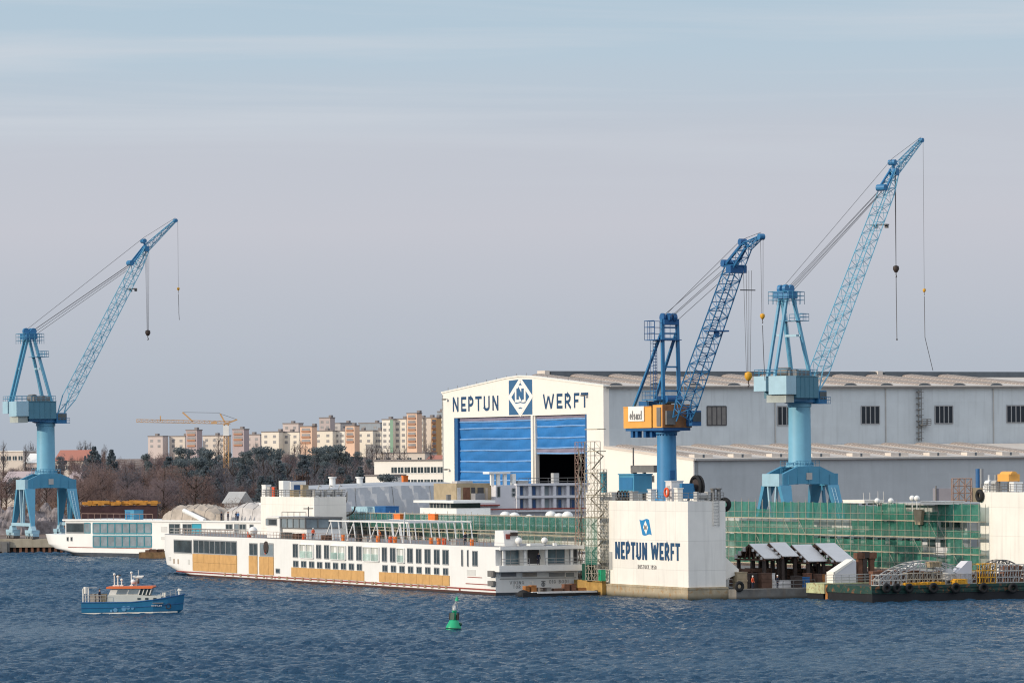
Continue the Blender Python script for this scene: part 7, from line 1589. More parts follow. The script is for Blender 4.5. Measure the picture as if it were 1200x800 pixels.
for xa, yt, yb in ((192.5, 616.5, 623), (192.5, 628.5, 632)): mb = MB(); mb.box(-.05, 0, ly(xa + 3.5), ly(xa - 3.5), lz_(xa, yb), lz_(xa, yt)); mb.build('hatch_panel', mat('pale_hatch', (.62, .62, .6)), ls)
y = ly(62); mb = MB(); mb.box(2.0, 2.3, y - 1.6, y + .4, lz_(62, 637), lz_(62, 630)); mb.box(1.2, 2.6, y - 1.3, y + .2, lz_(62, 637), lz_(62, 630)); mb.build('plywood_panel', M['plywood'], ls)
mb = MB(); mb.rail([(.2, ly(178), zr2), (.2, ly(95), zr2)], 1.2, 2.2, .06, 1); mb.build('railing', M['scaff_brown'], ls)
mb = MB(); mb.rail([(.0 - .15, ly(300), lz_(270, 627)), (-.15, ly(200), lz_(230, 626))], 1.2, 1.6, .05, 2); mb.box(-.3, 0, ly(300), ly(196), lz_(240, 627.5) - .2, lz_(240, 627.5)); mb.build('gallery_railing', M['galv'], ls)
def on_ls(x, t, z_=None): s_ = ly(x); return p_l + d_l * s_ + n_l * t + Vector((0, 0, zr2 if z_ is None else z_))
# things on its roof
def tarped(x0, x1, yt, t0, t1, mt, lab, seed, flat=False):
    rr = random.Random(seed); ya, yb = ly(x1), ly(x0); h = lz_((x0 + x1) / 2, yt) - zr2; n, m_ = 30, 14; mb = MB(); g = {}
    for i in range(n + 1):
        for j in range(m_ + 1):
            u, v = i / n * 2 - 1, j / m_ * 2 - 1; q = (1 - abs(u) ** (8 if flat else 3.2)) * (1 - abs(v) ** 5); q = max(0, q) ** .45
            g[i, j] = (v * (t1 - t0) / 2, u * (yb - ya) / 2, h * q * (.86 + .07 * math.sin(u * 9 + seed) + .05 * math.sin(v * 11)) + (rr.uniform(-.12, .12) if 0 < q else 0))
    for i in range(n):
        for j in range(m_): mb.face([g[i, j], g[i, j + 1], g[i + 1, j + 1], g[i + 1, j]])
    p = on_ls((x0 + x1) / 2, (t0 + t1) / 2); o = thing('tarpaulin_cover', lab, 'tarpaulin', p, A2); mb.build('cover', mt, o, smooth='all'); mb = MB()
    for i in (6, 12, 18, 24): mb.path([Vector(g[i, j]) + Vector((0, 0, .05)) for j in range(m_ + 1)], .05, 4)
    mb.build('rope', M['galv_dark'], o)
tarped(178, 242, 590.2, 2, 9, M['tarp_beige'], 'lumpy beige tarpaulin cover on the roof of the left ship', 3); tarped(240, 300, 588, 4, 11, M['tarp_pale'], 'pale domed tarpaulin cover behind the dark figures', 6)
mb = MB(); mb.tube((0, 0, 0), (0, ly(212) - ly(236), lz_(212, 598) - zr2), .45, n=12); solo('white_chute', 'white slanting pipe on the roof of the left ship', 'pipe', mb, M['white'], on_ls(236, .8), A2, smooth=True)
p = on_ls(143.5, 3); mb = MB(); mb.box(-1.2, 1.2, -1.5, 1.5, 0, 1.9); m2 = MB(); m2.box(-1.25, -1.2, -.2, 1.2, .2, 1.6); m2.box(-1.26, 1.26, -1.56, 1.56, 1.902, 2.0); small('site_container', 'small light blue container on the roof of the left ship', 'container', [('body', mb, M['blue_light']), ('door', m2, M['blue_mid'])], p, A2)
p = on_ls(293, 6); mb = MB(); Lq = ly(280) - ly(308); mb.box(0, 3, -Lq / 2, Lq / 2, 0, lz_(293, 592) - zr2); m2 = MB(); m2.box(-.4, 3.4, -Lq / 2 - .4, Lq / 2 + .4, lz_(293, 592) - zr2 + .002, lz_(293, 589.5) - zr2); small('roof_cabin', 'grey roof cabin with thick white roof left of the dock tower', 'cabin', [('wall', mb, M['deck_grey']), ('roof', m2, M['white'])], p, A2)
for k, (x, t_, lab) in enumerate(((256, .8, 'person in dark clothes, leftmost of the figures on the ship roof'), (261.5, 1.2, 'person in dark clothes, second from the left on the ship roof'), (264.5, .7, 'person in dark clothes in the middle of the figures on the roof'), (271, 1.3, 'person in dark clothes, fourth figure on the ship roof'), (275.5, .8, 'person in blue jacket, rightmost of the figures on the ship roof'))):
    make_person(lab, M['navy'] if k < 4 else M['container_blue'], M['navy'], on_ls(x, t_), A2 + [.4, -2.4, .9, 2.2, -1.2][k], M['block_dark'], 0)
mb = MB(); mb.box(-.5, .5, -.7, .7, 0, 1.3); [mb.box(-.55, .55, -.75, .75, f, f + .06) for f in (.2, .7, 1.28)]; solo('deck_crate', 'tan crate left of the dark figures on the ship roof', 'crate', mb, M['tarp_beige'], on_ls(252.5, 1.2), A2)
# brown mooring pontoon between the two ships
p = on_z(163, 654.3, 0); mb = MB(); mb.box(0, 6.2, 0, 3, -.5, 1.3); m2 = MB()
rr = random.Random(3)
for k in range(9): x = rr.uniform(0, 5); m2.box(x, x + rr.uniform(.4, 1.2), rr.uniform(0, 1.5), 2.6, 1.3, 1.3 + rr.uniform(.15, .6))
small('mooring_pontoon', 'brown weathered mooring pontoon between the two white ships', 'pontoon', [('hull', mb, mat('mossy_brown', (.20, .12, .06), .9, .5, 1.1, .3, (.1, .1, .04))), ('deck_junk', m2, M['steel_brown'])], p - Vector((0, .5, 0)), R(-4))
# ------------------------------------------------------------------ orange steel stack on the quay behind the left ship
Yo = 935.0; oL, oR = at_Y(95, 590, Yo), at_Y(184, 590, Yo); wO = oR.x - oL.x; zO = at_Y(140, 586.5, Yo).z; zO0 = at_Y(140, 592, Yo).z
o = thing('steel_stack', 'long stack of orange steel frames above dark hull sections on the quay', 'steel stack', (oL.x, Yo, 2.8), R(3)); rr = random.Random(4)
mb = MB(); mb.box(0, wO, 0, 5, 0, zO0 - 2.9); mb.build('hull_section', mat('maroon_steel', (.06, .03, .035), .8, .4, .6), o)
mb = MB()
for k in range(60): x = rr.uniform(0, wO * .93); mb.box(x, x + rr.uniform(.6, 2.4), rr.uniform(-.4, .3), rr.uniform(2, 4), zO0 - 2.85 + rr.uniform(0, .5), zO - 2.8 + rr.uniform(-.45, .1))
mb.build('steel_frame', mat('bright_orange_steel', (.58, .27, .05), .8, .35, .8), o)
for k in range(6): x = wO * (.12 + .15 * k); mb = MB(); mb.box(x, x + rr.uniform(.8, 1.8), -.12, -.01, 1.2, 1.2 + rr.uniform(.7, 1.5)); mb.build('marking_plate', M['panel_grey'] if k % 2 else M['frame_grey'], o)
p = at_Y(93, 610, 940); mb = MB(); mb.hexa([(-1.6, 0, 0), (1.6, 0, 0), (1.6, 2, 0), (-1.6, 2, 0), (-.7, .5, 4.5), (.7, .5, 4.5), (.7, 1.6, 4.5), (-.7, 1.6, 4.5)]); mb.box(-.72, .72, .45, 1.65, 4.502, 4.7); solo('hopper_box', 'brick red hopper behind the right leg of the left crane', 'hopper', mb, M['rust'], (p.x, 940, 2.85), 0)

# ------------------------------------------------------------------ gear on the far dock tower
def far_s(x): return px_s(x, 578, .8)[0]
for x, m_, w, h, lab in ((311, 'white_plain', .9, 1.9, 'white locker at the left end of the far dock tower'), (316.5, 'galv', .7, 1.6, 'grey locker beside the red drum on the far dock tower'), (322, 'orange_red', .55, 1.5, 'red drum cabinet on the far dock tower'), (325.5, 'block_dark', .5, 1.5, 'dark cabinet right of the red drum on the far tower'), (344, 'raw_beige', .9, 1.0, 'beige box right of the white stack on the far tower'), (355.5, 'raw_beige', .6, 1.9, 'beige post cabinet near the right corner of the far tower'), (363, 'galv_dark', .8, 1.2, 'dull grey winch box at the right corner of the far tower')):
    mb = MB(); mb.box(-.5, .5, -w, w, 0, h); mb.box(-.55, .55, -w - .06, w + .06, h + .002, h + .1); mb.box(-.56, -.5, -w * .7, w * .5, h * .2, h * .8); solo('deck_cabinet', lab, 'cabinet', mb, M[m_], D(1.0, far_s(x), FH))
mb = MB(); zt = px_s(332, 563, 1.5)[1] - FH; mb.box(-.6, .6, -1.0, 1.0, 0, zt); m2 = MB(); m2.box(.62, 3.4, -1.3, 1.0, 0, zt - .1); m3 = MB(); m3.box(1.2, 2.8, -1.38, -1.31, zt - 2.2, zt - .7); m3.box(.64, 3.38, -1.28, .98, zt - .098, zt)
small('control_cabin', 'white stack and grey control cabin with window on the far dock tower', 'cabin', [('stack', mb, M['white_plain']), ('cabin', m2, M['panel_grey']), ('window', m3, M['glass_blue'])], D(1.0, far_s(332), FH))
for x, t_, lab in ((372, 3, 'tangle of pale winch gear at the right rail of the far tower, left one'), (385, 3, 'pale winch gear in the middle of the right side of the far tower'), (398, 3, 'pale winch gear at the outer right edge of the far tower')):
    t2_ = px_t(x, 578, FS + 2)[0]; mb = MB(); mb.tube((-.5, 0, .7), (.5, 0, .7), .4, n=12); mb.box(-.7, -.5, -.5, .5, 0, 1.2); mb.box(.5, .7, -.5, .5, 0, 1.2); mb.path([(0, 0, 1.1), (.3, 0, 1.9), (.8, .2, 1.7)], .1, 5); mb.box(-.8, .8, -.6, .6, 0, .1); solo('deck_winch', lab, 'winch', mb, M['galv'], D(min(t2_, TW - .6), FS + 2, FH))
p = at_Y(355, 569, 760); mb = MB(); zz0 = at_Y(355, 575, 760).z
for x in (0, 1.2, 2.4): 
    for y in (0, 1.2): mb.beam((x, y, -12), (x, y, 3), .12)
for k in range(8): mb.beam((0, 0, -12 + k * 2), (2.4, 0, -10.5 + k * 2), .09); mb.box(-.05, 2.45, -.05, 1.25, -12 + k * 2, -11.9 + k * 2)
m2 = MB(); m2.box(.4, 1.6, .2, 1, 1.6, 2.8); m2.box(1.7, 2.7, -.2, .6, 2.0, 2.6)
small('steel_gantry', 'dark brown steel platform tower behind the far dock tower', 'gantry', [('frame', mb, M['steel_brown']), ('machine', m2, M['block_dark'])], (p.x - 1.2, 760, zz0), RZ)

# ------------------------------------------------------------------ steel roof sections standing on the dock apron
DKZ = PZ - .35
def roof_section(xl, xr, yt, xb, yb, lab):
    pr = at_Y(xl, yt, OY + 15.5); t0, s0 = ts(pr); t1 = px_t(xr, yt, s0)[0]; zr = pr.z
    # foot of the slope: step toward the water until the image column matches
    s1 = px_s(xb, yb, t0)[0]; s1 = max(s1, s0 - 6.5); z1 = px_s(xb, yb, t0)[1]; z1 = min(zr - 1.0, CAMH + ray(xb, yb)[1] * (OY + t0 * by + s1 * ay))
    w = t1 - t0; dS = s0 - s1; o = thing('roof_section', lab, 'steel section', D(t0, s0), RZ)
    mb = MB(); mb.hexa([(0, -dS, z1 - .12), (w, -dS, z1 - .12), (w, 0, zr - .12), (0, 0, zr - .12), (0, -dS, z1), (w, -dS, z1), (w, 0, zr), (0, 0, zr)]); mb.build('front_panel', M['panel_grey'], o)
    mb = MB(); mb.hexa([(0, .02, zr - .12), (w, .02, zr - .12), (w, dS, z1 - .12), (0, dS, z1 - .12), (0, .02, zr), (w, .02, zr), (w, dS, z1), (0, dS, z1)]); mb.build('back_panel', M['steel_brown'], o)
    mb = MB()
    for x in (.08, w * .5, w - .08):
        mb.beam((x, -dS, z1 - .3), (x, dS, z1 - .3), .22); mb.beam((x, -dS, z1 - .2), (x, 0, zr - .25), .2); mb.beam((x, dS, z1 - .2), (x, 0, zr - .25), .2); mb.beam((x, 0, z1 - .3), (x, 0, zr - .2), .16)
        for f in (.35, .7): mb.beam((x, -dS * f, z1 - .3), (x, -dS * (f - .2), z1 + (zr - z1) * (1 - f) * 1.1), .13); mb.beam((x, dS * f, z1 - .3), (x, dS * (f - .2), z1 + (zr - z1) * (1 - f) * 1.1), .13)
    mb.build('truss', M['steel_brown'], o)
    mb = MB()
    for f in (.3, .6, .85): mb.box(-.25, 0, dS * f - .25, dS * f + .25, z1 + (zr - z1) * (1 - f) - .5, z1 + (zr - z1) * (1 - f) + .1); mb.box(-.22, -.02, -dS * f - .2, -dS * f + .2, z1 + (zr - z1) * (1 - f) - .5, z1 + (zr - z1) * (1 - f) - .15)
    mb.build('lifting_lug', M['panel_grey'], o)
    for y in (-dS + .6, -.3, dS - .6):
        for x in (.3, w - .3):
            mb = MB(); mb.hexa([(x - .25, y - .25, DKZ), (x + .25, y - .25, DKZ), (x + .25, y + .25, DKZ), (x - .25, y + .25, DKZ), (x - .2, y - .2, z1 - .35), (x + .2, y - .2, z1 - .35), (x + .2, y + .2, z1 - .35), (x - .2, y + .2, z1 - .35)]); mb.build('support_post', M['block_dark'], o)  # supports coloured near black for the shade under the panels
roof_section(878, 899.5, 636.7, 895.5, 653.6, 'slanted grey steel roof section on rusty posts, leftmost of four')
roof_section(901.5, 920.5, 635.3, 917, 651, 'slanted grey steel roof section, second from left and partly hidden')
roof_section(928, 950.5, 637.8, 947, 657, 'slanted grey steel roof section, third from left')
roof_section(955.5, 978.5, 636.2, 980, 657.2, 'slanted grey steel roof section nearest the white bracket')
rr = random.Random(21)
for k, (x, w, h, m_, lab) in enumerate(((868, .8, 2.2, 'raw_beige', 'beige locker right of the white bracket under the steel sections'), (874, .7, 1.8, 'block_dark', 'dark machine under the leftmost steel section'), (889, .9, 1.9, 'block_dark', 'dark machine right of the red jacketed worker'), (897, .8, 2.0, 'steel_brown', 'rusty box standing below the second steel section'), (904, .6, 1.9, 'panel_grey', 'pale box below the second steel section'), (921, 2.6, .9, 'panel_grey', 'low pale slab in front of the steel sections'), (934, .6, 1.5, 'block_dark', 'dark drum unit below the third steel section'), (944, .7, 1.3, 'container_blue', 'blue box below the third steel section'), (951, .4, 1.8, 'rust', 'rusty frame below the third and fourth sections'), (959, .4, 1.7, 'steel_brown', 'rusty frame left of the white bracket foot'), (966, .5, 1.6, 'rust_orange', 'orange rusty post box under the fourth section'))):
    t_ = px_t(x, 676, .6)[0]; mb = MB(); mb.box(-w, w, -.6, .6, 0, h); mb.box(-w * 1.06, w * 1.06, -.66, .66, h * .45, h * .55); mb.box(-w * .9, w * .8, -.64, -.6, h * .62, h * .9); mb.box(-w * 1.05, w * 1.05, -.65, .65, h + .002, h + .1); solo('yard_box', lab, 'box', mb, M[m_], D(t_, .8 + (k % 3) * .5, DKZ))
for x, w, h, lab in ((884, 3.2, 2.5, 'dark steel stack behind the two left roof sections'), (932, 3.4, 2.3, 'dark steel stack behind the third roof section'), (968, 2.6, 2.6, 'dark steel stack behind the rightmost roof section')):
    t_ = px_t(x, 676, 9)[0]; mb = MB()
    for k in range(5): mb.box(-w + rr.uniform(-.2, .2), w + rr.uniform(-.2, .2), -.9 + rr.uniform(-.1, .1), .9, h * k / 5 + .003 * k, h * (k + .85) / 5)
    [mb.box(w * q - .08, w * q + .08, -1.05, 1.0, 0, h * 1.01) for q in (-.7, -.2, .3, .75)]
    solo('steel_bundle', lab, 'steel stack', mb, M['steel_brown'], D(t_, 9.5, DKZ))
for x, lab, m_, ja in ((882, 'worker in red jacket on the dock apron under the steel sections', M['navy'], M['orange_red']), (911, 'worker in dark clothes on the dock apron left of the pale slab', M['navy'], M['navy'])):
    make_person(lab, ja, m_, D(px_t(x, 680, -.6)[0], -.6, DKZ), RZ + .5, M['white_plain'])
mb = MB(); mb.rail([(0, 0, 0), (px_t(955, 680, -2.2)[0] - px_t(905, 680, -2.2)[0], 0, 0)], 1.1, 1.5, .04, 2); solo('apron_railing', 'low pipe railing along the front of the dark dock apron', 'railing', mb, M['galv_dark'], D(px_t(905, 680, -2.3)[0], -2.3, DKZ))
mb = MB(); mb.torus((0, 0, 0), (0, 1, 0), .5, .24, 22, 8); solo('tyre_fender', 'large dark tyre on the apron beside the white corner bracket', 'tyre', mb, M['black'], D(px_t(866, 680, -2.75)[0], -2.85, PZ + .1), RZ, smooth='all')
# pale yellow pontoon and dark green barge
b0 = on_z(966, 703.0, 0); b1 = on_z(1024, 705.0, 0); bt0, bs0 = ts(b0); bt1 = px_t(1024, 703, bs0)[0]; wP = bt1 - bt0
zP = CAMH + ray(995, 684)[1] * b0.y
pn = thing('yellow_pontoon', 'pale yellow green pontoon beam with rusty piles beside the barge', 'pontoon', D(bt0, bs0), RZ)
mb = MB(); mb.box(0, wP, 0, 5, zP - 1.25, zP); mb.build('beam', M['barge_pale'], pn); mb = MB(); mb.box(.2, wP, .6, 5, -.8, zP - 1.26); mb.build('float', M['hull_black'], pn)
mb = MB(); mb.box(-.05, wP, -.1, 5, zP + .002, zP + .1); mb.build('deck_edge', M['barge_pale'], pn)
for x in (.9, wP - 1.0):
    mb = MB(); [mb.box(x + d_ - .18, x + d_ + .18, -.5, .1, -.6, zP - .1) for d_ in (-.5, 0, .5)]; mb.build('pile', M['rust_orange'] if x < 2 else M['rust'], pn)
mb = MB(); mb.rail([(.3, .2, zP + .1), (wP, .2, zP + .1)], 1.15, 1.3, .04, 3); mb.build('railing', M['galv'], pn)
mb = MB(); t0, t1 = px_t(978.5, 684, bs0 + 1)[0] - bt0, px_t(1003.5, 684, bs0 + 1)[0] - bt0; zt = px_t(1003, 657.5, bs0 + 1)[1]
mb.prism([(t0, 1, zP + .1), (t1, 1, zP + .1), (t1, 1, zt), (t1 - .5, 1, zt), (t0, 1, zP + 1.3)], (0, 1.8, 0)); mb.build('wedge_bracket', M['ship_lilac'], pn)
mb = MB(); mb.hexa([(t0 - .12, .95, zP + 1.2), (t1 - .5, .95, zt + .02), (t1 - .5, 2.85, zt + .02), (t0 - .12, 2.85, zP + 1.2), (t0 - .12, .95, zP + 1.6), (t1 - .5, .95, zt + .3), (t1 - .5, 2.85, zt + .3), (t0 - .12, 2.85, zP + 1.6)]); mb.box(t0 - .25, t0 - .01, .95, 2.85, zP + .1, zP + 1.6); mb.build('bracket_flange', M['hall_white'], pn)
for x, lab in ((972.5, 'black tyre fender hanging left on the pale pontoon'), (998, 'black tyre fender hanging in the middle of the pale pontoon'), (1014, 'black tyre fender hanging at the right end of the pale pontoon')):
    mb = MB(); mb.torus((0, 0, 0), (0, 1, 0), .55, .26, 20, 8); solo('tyre_fender', lab, 'tyre', mb, M['black'], D(px_t(x, 690, bs0)[0], bs0 - .42, px_t(x, 690.5, bs0)[1]), smooth='all')
c0 = on_z(1022, 706.0, 0); ct0, cs0 = ts(c0); zB = CAMH + ray(1100, 684.5)[1] * (c0.y + 6)
bg_ = thing('cargo_barge', 'dark green barge loaded with white truss steel and yellow cages', 'barge', D(ct0, cs0), RZ); BWd = 62.0
mb = MB(); mb.box(0, BWd, 0, 12, 1.15, zB); mb.build('hull', M['barge_green'], bg_); mb = MB(); mb.box(.1, BWd, .1, 12, -.9, 1.148); mb.build('hull_bottom', M['hull_black'], bg_); mb = MB(); mb.box(-.1, BWd, -.14, -.01, zB - .35, zB + .05); mb.box(-.1, BWd, -.1, -.01, 1.35, 1.5); mb.build('rubbing_strake', M['barge_green'], bg_)
cx = lambda x, ds=3.0: px_t(x, 680, cs0 + ds)[0] - ct0
for k, (x, lab) in enumerate(((1037, 'first from left'), (1049, 'second from left'), (1063.5, 'third from left'), (1092, 'below the middle of the white truss'), (1118, 'under the white bow piece'), (1150.5, 'below the yellow cage'), (1185, 'rightmost'))):
    mb = MB(); mb.torus((0, 0, 0), (0, 1, 0), .5 if x > 1080 else .42, .23, 22, 8); o = solo('tyre_fender', 'black tyre fender hung on the green barge side, ' + lab, 'tyre', mb, M['black'], D(px_t(x, 688.5, cs0)[0], cs0 - .45, px_t(x, 688.5, cs0)[1]), smooth='all')
def truss_arch(xa, xb, ym, yb, ds, lab, mt='galv', up=1.0):
    t0, t1 = cx(xa, ds), cx(xb, ds); zt = px_t((xa + xb) / 2, ym, cs0 + ds)[1] - zB; n_ = 14; o = thing('steel_truss', lab, 'truss', D(ct0 + t0, cs0 + ds, zB), RZ); L_ = t1 - t0
    mb = MB()
    for d_ in (0, 1.6):
        top = [(L_ * k / n_, d_, .5 + zt * math.sin(math.pi * (.02 + .96 * k / n_)) ** .8) for k in range(n_ + 1)]; bt = [(p[0], d_, max(.1, p[2] - .95)) for p in top]
        for P_ in (top, bt):
            for a, b in zip(P_[:-1], P_[1:]): mb.beam(a, b, .12)
        for k in range(n_): mb.beam(top[k], bt[k], .07); mb.beam(bt[k], top[k + 1], .07)
        for k in range(0, n_ + 1, 2): mb.beam((bt[k][0], d_, 0), bt[k], .1)
    for k in range(n_ + 1): mb.beam((L_ * k / n_, 0, top[k][2]), (L_ * k / n_, 1.6, top[k][2]), .09)
    mb.build('lattice', M[mt], o)
truss_arch(1031, 1140, 661, 683, 2.5, 'long white arched truss lying on the green barge'); truss_arch(1050, 1118, 664, 683, 6.5, 'shorter grey arched truss behind the long white one', 'white_plain'); truss_arch(1146, 1204, 660, 683, 7, 'grey arched truss behind the yellow cage at right', 'galv_dark')
def frame_cage(xa, xb, yt, ds, lab, mt, nx_=3, nz_=2, dp=2.0, nm='steel_cage', r=.085):
    t0, t1 = cx(xa, ds), cx(xb, ds); h = px_t(xa, yt, cs0 + ds)[1] - zB; o = thing(nm, lab, 'cage', D(ct0 + t0, cs0 + ds, zB), RZ); w = t1 - t0; mb = MB()
    for i in range(nx_ + 1):
        for y in (0, dp): mb.beam((w * i / nx_, y, 0), (w * i / nx_, y, h), r)
    for k in range(nz_ + 1):
        z_ = h * k / nz_ - (.07 if k else -.07)
        for y in (0, dp): mb.beam((0, y, z_), (w, y, z_), r)
        for i in range(nx_ + 1): mb.beam((w * i / nx_, 0, z_), (w * i / nx_, dp, z_), r)
    for i in range(nx_): mb.beam((w * i / nx_, 0, .1), (w * (i + 1) / nx_, 0, h - .1), r * .7)
    mb.build('frame', M[mt], o)
frame_cage(1148, 1167, 660, 1.2, 'yellow steel cage on the barge left of the grey frames', 'yellow', 3, 3); frame_cage(1168, 1200, 661, 1.4, 'white grey steel frames right of the yellow cage', 'galv', 5, 3); frame_cage(1108, 1144, 672, 1.5, 'low pale pipe frame right of the white truss end', 'galv', 6, 2); frame_cage(1030, 1062, 673, 1.0, 'low pale pipe frame at the left end of the barge', 'galv', 6, 2); frame_cage(1064, 1104, 671, 1.2, 'low pipe frame under the middle of the white truss', 'scaff', 7, 2)
for x, w, h, ds, m_, lab in ((1094, .9, .75, 2.2, 'raw_beige', 'beige box hanging in the middle of the white truss'), (1070, 1.5, .35, 1.0, 'yellow', 'low yellow steel bundle left of middle on the barge'), (1092, 1.7, .4, 1.0, 'yellow', 'low yellow steel bundle right of middle on the barge'), (1124, 1.0, .7, 1.0, 'yellow', 'small yellow block near the white bow piece'), (1080, 5.0, 1.7, 5, 'steel_brown', 'long brown steel stack behind the white truss'), (1048, 3.6, 1.9, 5.5, 'rust', 'rusty steel stack at the left rear of the barge'), (1186, 1.6, 2.2, 5, 'rust', 'rusty red bundle behind the grey frames'), (1150, 4, 1.2, 5.5, 'steel_brown', 'brown steel stack behind the yellow cage')):
    z_ = zB + (2.3 if 'hanging' in lab else 0); mb = MB(); n_ = 4
    for k in range(n_): mb.box(-w + rr.uniform(-.1, .1), w + rr.uniform(-.1, .1), -.6 + .3 * (k % 2) * .1, .6, h * k / n_ + .003 * k, h * (k + .86) / n_)
    for q in (-.6, 0, .6): mb.box(w * q - .06, w * q + .06, -.66, .66, 0, h * 1.02)
    solo('steel_bundle', lab, 'steel stack', mb, M[m_], D(ct0 + cx(x, ds), cs0 + ds, z_))
t0, t1 = cx(1121, 2), cx(1139, 2); zt = px_t(1139, 657, cs0 + 2)[1]; mb = MB(); mb.prism([(0, 0, 0), (t1 - t0, 0, 0), (t1 - t0, 0, zt - zB), (t1 - t0 - .6, 0, zt - zB), (0, 0, 1.5)], (0, 1.8, 0)); m2 = MB(); m2.lathe([(.3, -.4), (1.0, 0), (.9, .9), (.4, 1.6)], (-1.0, .5, .5), 12)
small('bow_piece', 'white wedge shaped bow piece standing on the barge', 'ship part', [('wedge', mb, M['ship_lilac']), ('anchor_housing', m2, M['galv'])], D(ct0 + t0, cs0 + 2, zB))
for x, h, m_, lab in ((1008, 4.0, 'rust', 'rusty steel column behind the white bracket, left one'), (1013.5, 4.1, 'block_dark', 'dark machine column between the rusty columns'), (1022, 4.0, 'rust', 'rusty steel column right of the dark machine')):
    t_ = px_t(x, 684, bs0 + 2)[0]; mb = MB(); mb.box(-.5, .5, -.5, .5, 0, h * .35); mb.box(-.32, .32, -.32, .32, h * .35, h * .8); mb.box(-.6, .6, -.5, .5, h * .8, h); mb.beam((-.5, 0, h * .3), (.6, 0, h * .8), .16); solo('steel_column', lab, 'column', mb, M[m_], D(t_, bs0 + 2.2, zP + .1))

# ------------------------------------------------------------------ blue survey boat
w0 = on_z(156, 717.6, 0); Yb = w0.y; bsz = lambda x: (x - 98) / F * Yb; zb_ = lambda y: (718.5 - y) / F * Yb
boat = thing('work_boat', 'small blue hulled work boat with white cabin and orange roof', 'boat', on_z(98, 718.4, 0), R(-2.5))
mb = MB(); st = [(0, 1.0, .02), (.18, 1.0, 0), (.5, 1.0, 0), (.72, .92, .03), (.86, .62, .22), (.95, .25, .5), (1.0, .02, .75)]; LB_ = bsz(214.5); HW = 1.95; rows = []
for f, w, sh in st:
    x = LB_ * f; zt = zb_(705.5) + .95 * max(0, (f - .45) / .55) ** 1.7 
    rows.append([(x - .12 * LB_ * (f > .8) * (f - .8) * 4, -HW * w * .82, -.5), (x, -HW * w, .25 + .15 * f), (x + .02 * LB_ * (f > .9), -HW * w * 1.04, zt), (x + .02 * LB_ * (f > .9), HW * w * 1.04, zt), (x, HW * w, .25 + .15 * f), (x - .12 * LB_ * (f > .8) * (f - .8) * 4, HW * w * .82, -.5)])
for a, b in zip(rows[:-1], rows[1:]):
    for k in range(5): mb.face([a[k], b[k], b[k + 1], a[k + 1]])
mb.face(list(reversed(rows[0]))); mb.face(rows[-1]); hl = mb.build('hull', M['boat_blue'], boat)
mb = MB()
for a, b in zip(rows[:-1], rows[1:]): p, q = Vector(a[2]), Vector(b[2]); mb.beam(p + Vector((0, 0, .04)), q + Vector((0, 0, .04)), .14, .12); p, q = Vector(a[3]), Vector(b[3]); mb.beam(p + Vector((0, 0, .04)), q + Vector((0, 0, .04)), .14, .12)
for a, b in zip(rows[:-1], rows[1:]): p, q = Vector(a[1]), Vector(b[1]); mb.beam(p.lerp(Vector(a[2]), .45) + Vector((0, -.03, 0)), q.lerp(Vector(b[2]), .45) + Vector((0, -.03, 0)), .07, .08)
mb.build('gunwale', M['blue_dark'], hl)
mb = MB()
for a, b in zip(rows[:-2], rows[1:-1]): p, q = Vector(a[1]), Vector(b[1]); mb.beam(p + Vector((0, -.02, -.22)), q + Vector((0, -.02, -.22)), .07, .16)
mb.build('boot_stripe', M['boat_white'], hl)
HNm = Vector((0, -1, 0)); mb = MB(); xk = bsz(180); write(mb, 'BODILEK', Vector((xk, -HW * .965, zb_(710.0))), Vector((1, -.0, 0)), Vector((0, 0, 1)), HNm, 1.35, .17, w=.13, off=.02); mb.build('hull_lettering', M['logo_white'], hl)
mb = MB()
for x, z_, r in ((138, 714, .28), (148, 712.5, .34), (153, 711.5, .26), (158, 712, .2), (133, 715, .16)): mb.tube((bsz(x), -HW * 1.035, zb_(z_) + .0), (bsz(x), -HW * 1.02 , zb_(z_)), r, n=9)
mb.build('painted_emblem', mat('pale_splash', (.10, .27, .45), .6, .3, 2), hl)
mb = MB(); mb.box(.1, LB_ * .82, -HW * .95, HW * .95, zb_(706.6), zb_(705.8)); mb.build('deck', M['deck_grey'], boat)
zd = zb_(706); xa, xb = bsz(127), bsz(190); za = zb_(696.8)
mb = MB(); mb.prism([(xa, -1.45, zd), (xb, -1.45, zd), (xb + .1, -1.45, za - .2), (bsz(164), -1.45, za), (xa + .15, -1.45, za)], (0, 2.9, 0)); lc = mb.build('lower_cabin', M['cabin_grey'], boat)
for x in (165, 174, 183.5): mb = MB(); mb.box(bsz(x) - .2, bsz(x) + .2, -1.5, -1.44, zb_(702.3), zb_(700.2)); mb.build('porthole', M['glass'], lc)
xa2, xb2 = bsz(129), bsz(177); zt = zb_(689.5)
mb = MB(); mb.prism([(xa2, -1.35, za + .002), (bsz(163), -1.35, za + .002), (bsz(167), -1.35, zt), (xa2 + .35, -1.35, zt)], (0, 2.7, 0)); uc = mb.build('upper_cabin', M['boat_white'], boat)
mb = MB(); mb.prism([(bsz(163) + .02, -1.25, za - .05), (bsz(177), -1.25, za - .05), (bsz(179.5), -1.25, zt), (bsz(166) + .02, -1.25, zt)], (0, 2.5, 0)); bw_ = mb.build('bridge_window', M['glass'], boat)
mb = MB(); [mb.beam((bsz(x), -1.3, za), (bsz(x + 2.5), -1.3, zt), .12) for x in (164, 168.5, 173, 177)]; mb.build('window_post', M['boat_white'], bw_)
for x0, x1 in ((138, 149.5), (151.5, 162.5)): mb = MB(); mb.prism([(bsz(x0), -1.42, za + .12), (bsz(x1), -1.42, za + .12), (bsz(x1) + .22, -1.42, zt - .12), (bsz(x0) + .22, -1.42, zt - .12)], (0, .06, 0)); mb.build('cabin_window', M['glass_film'], uc)
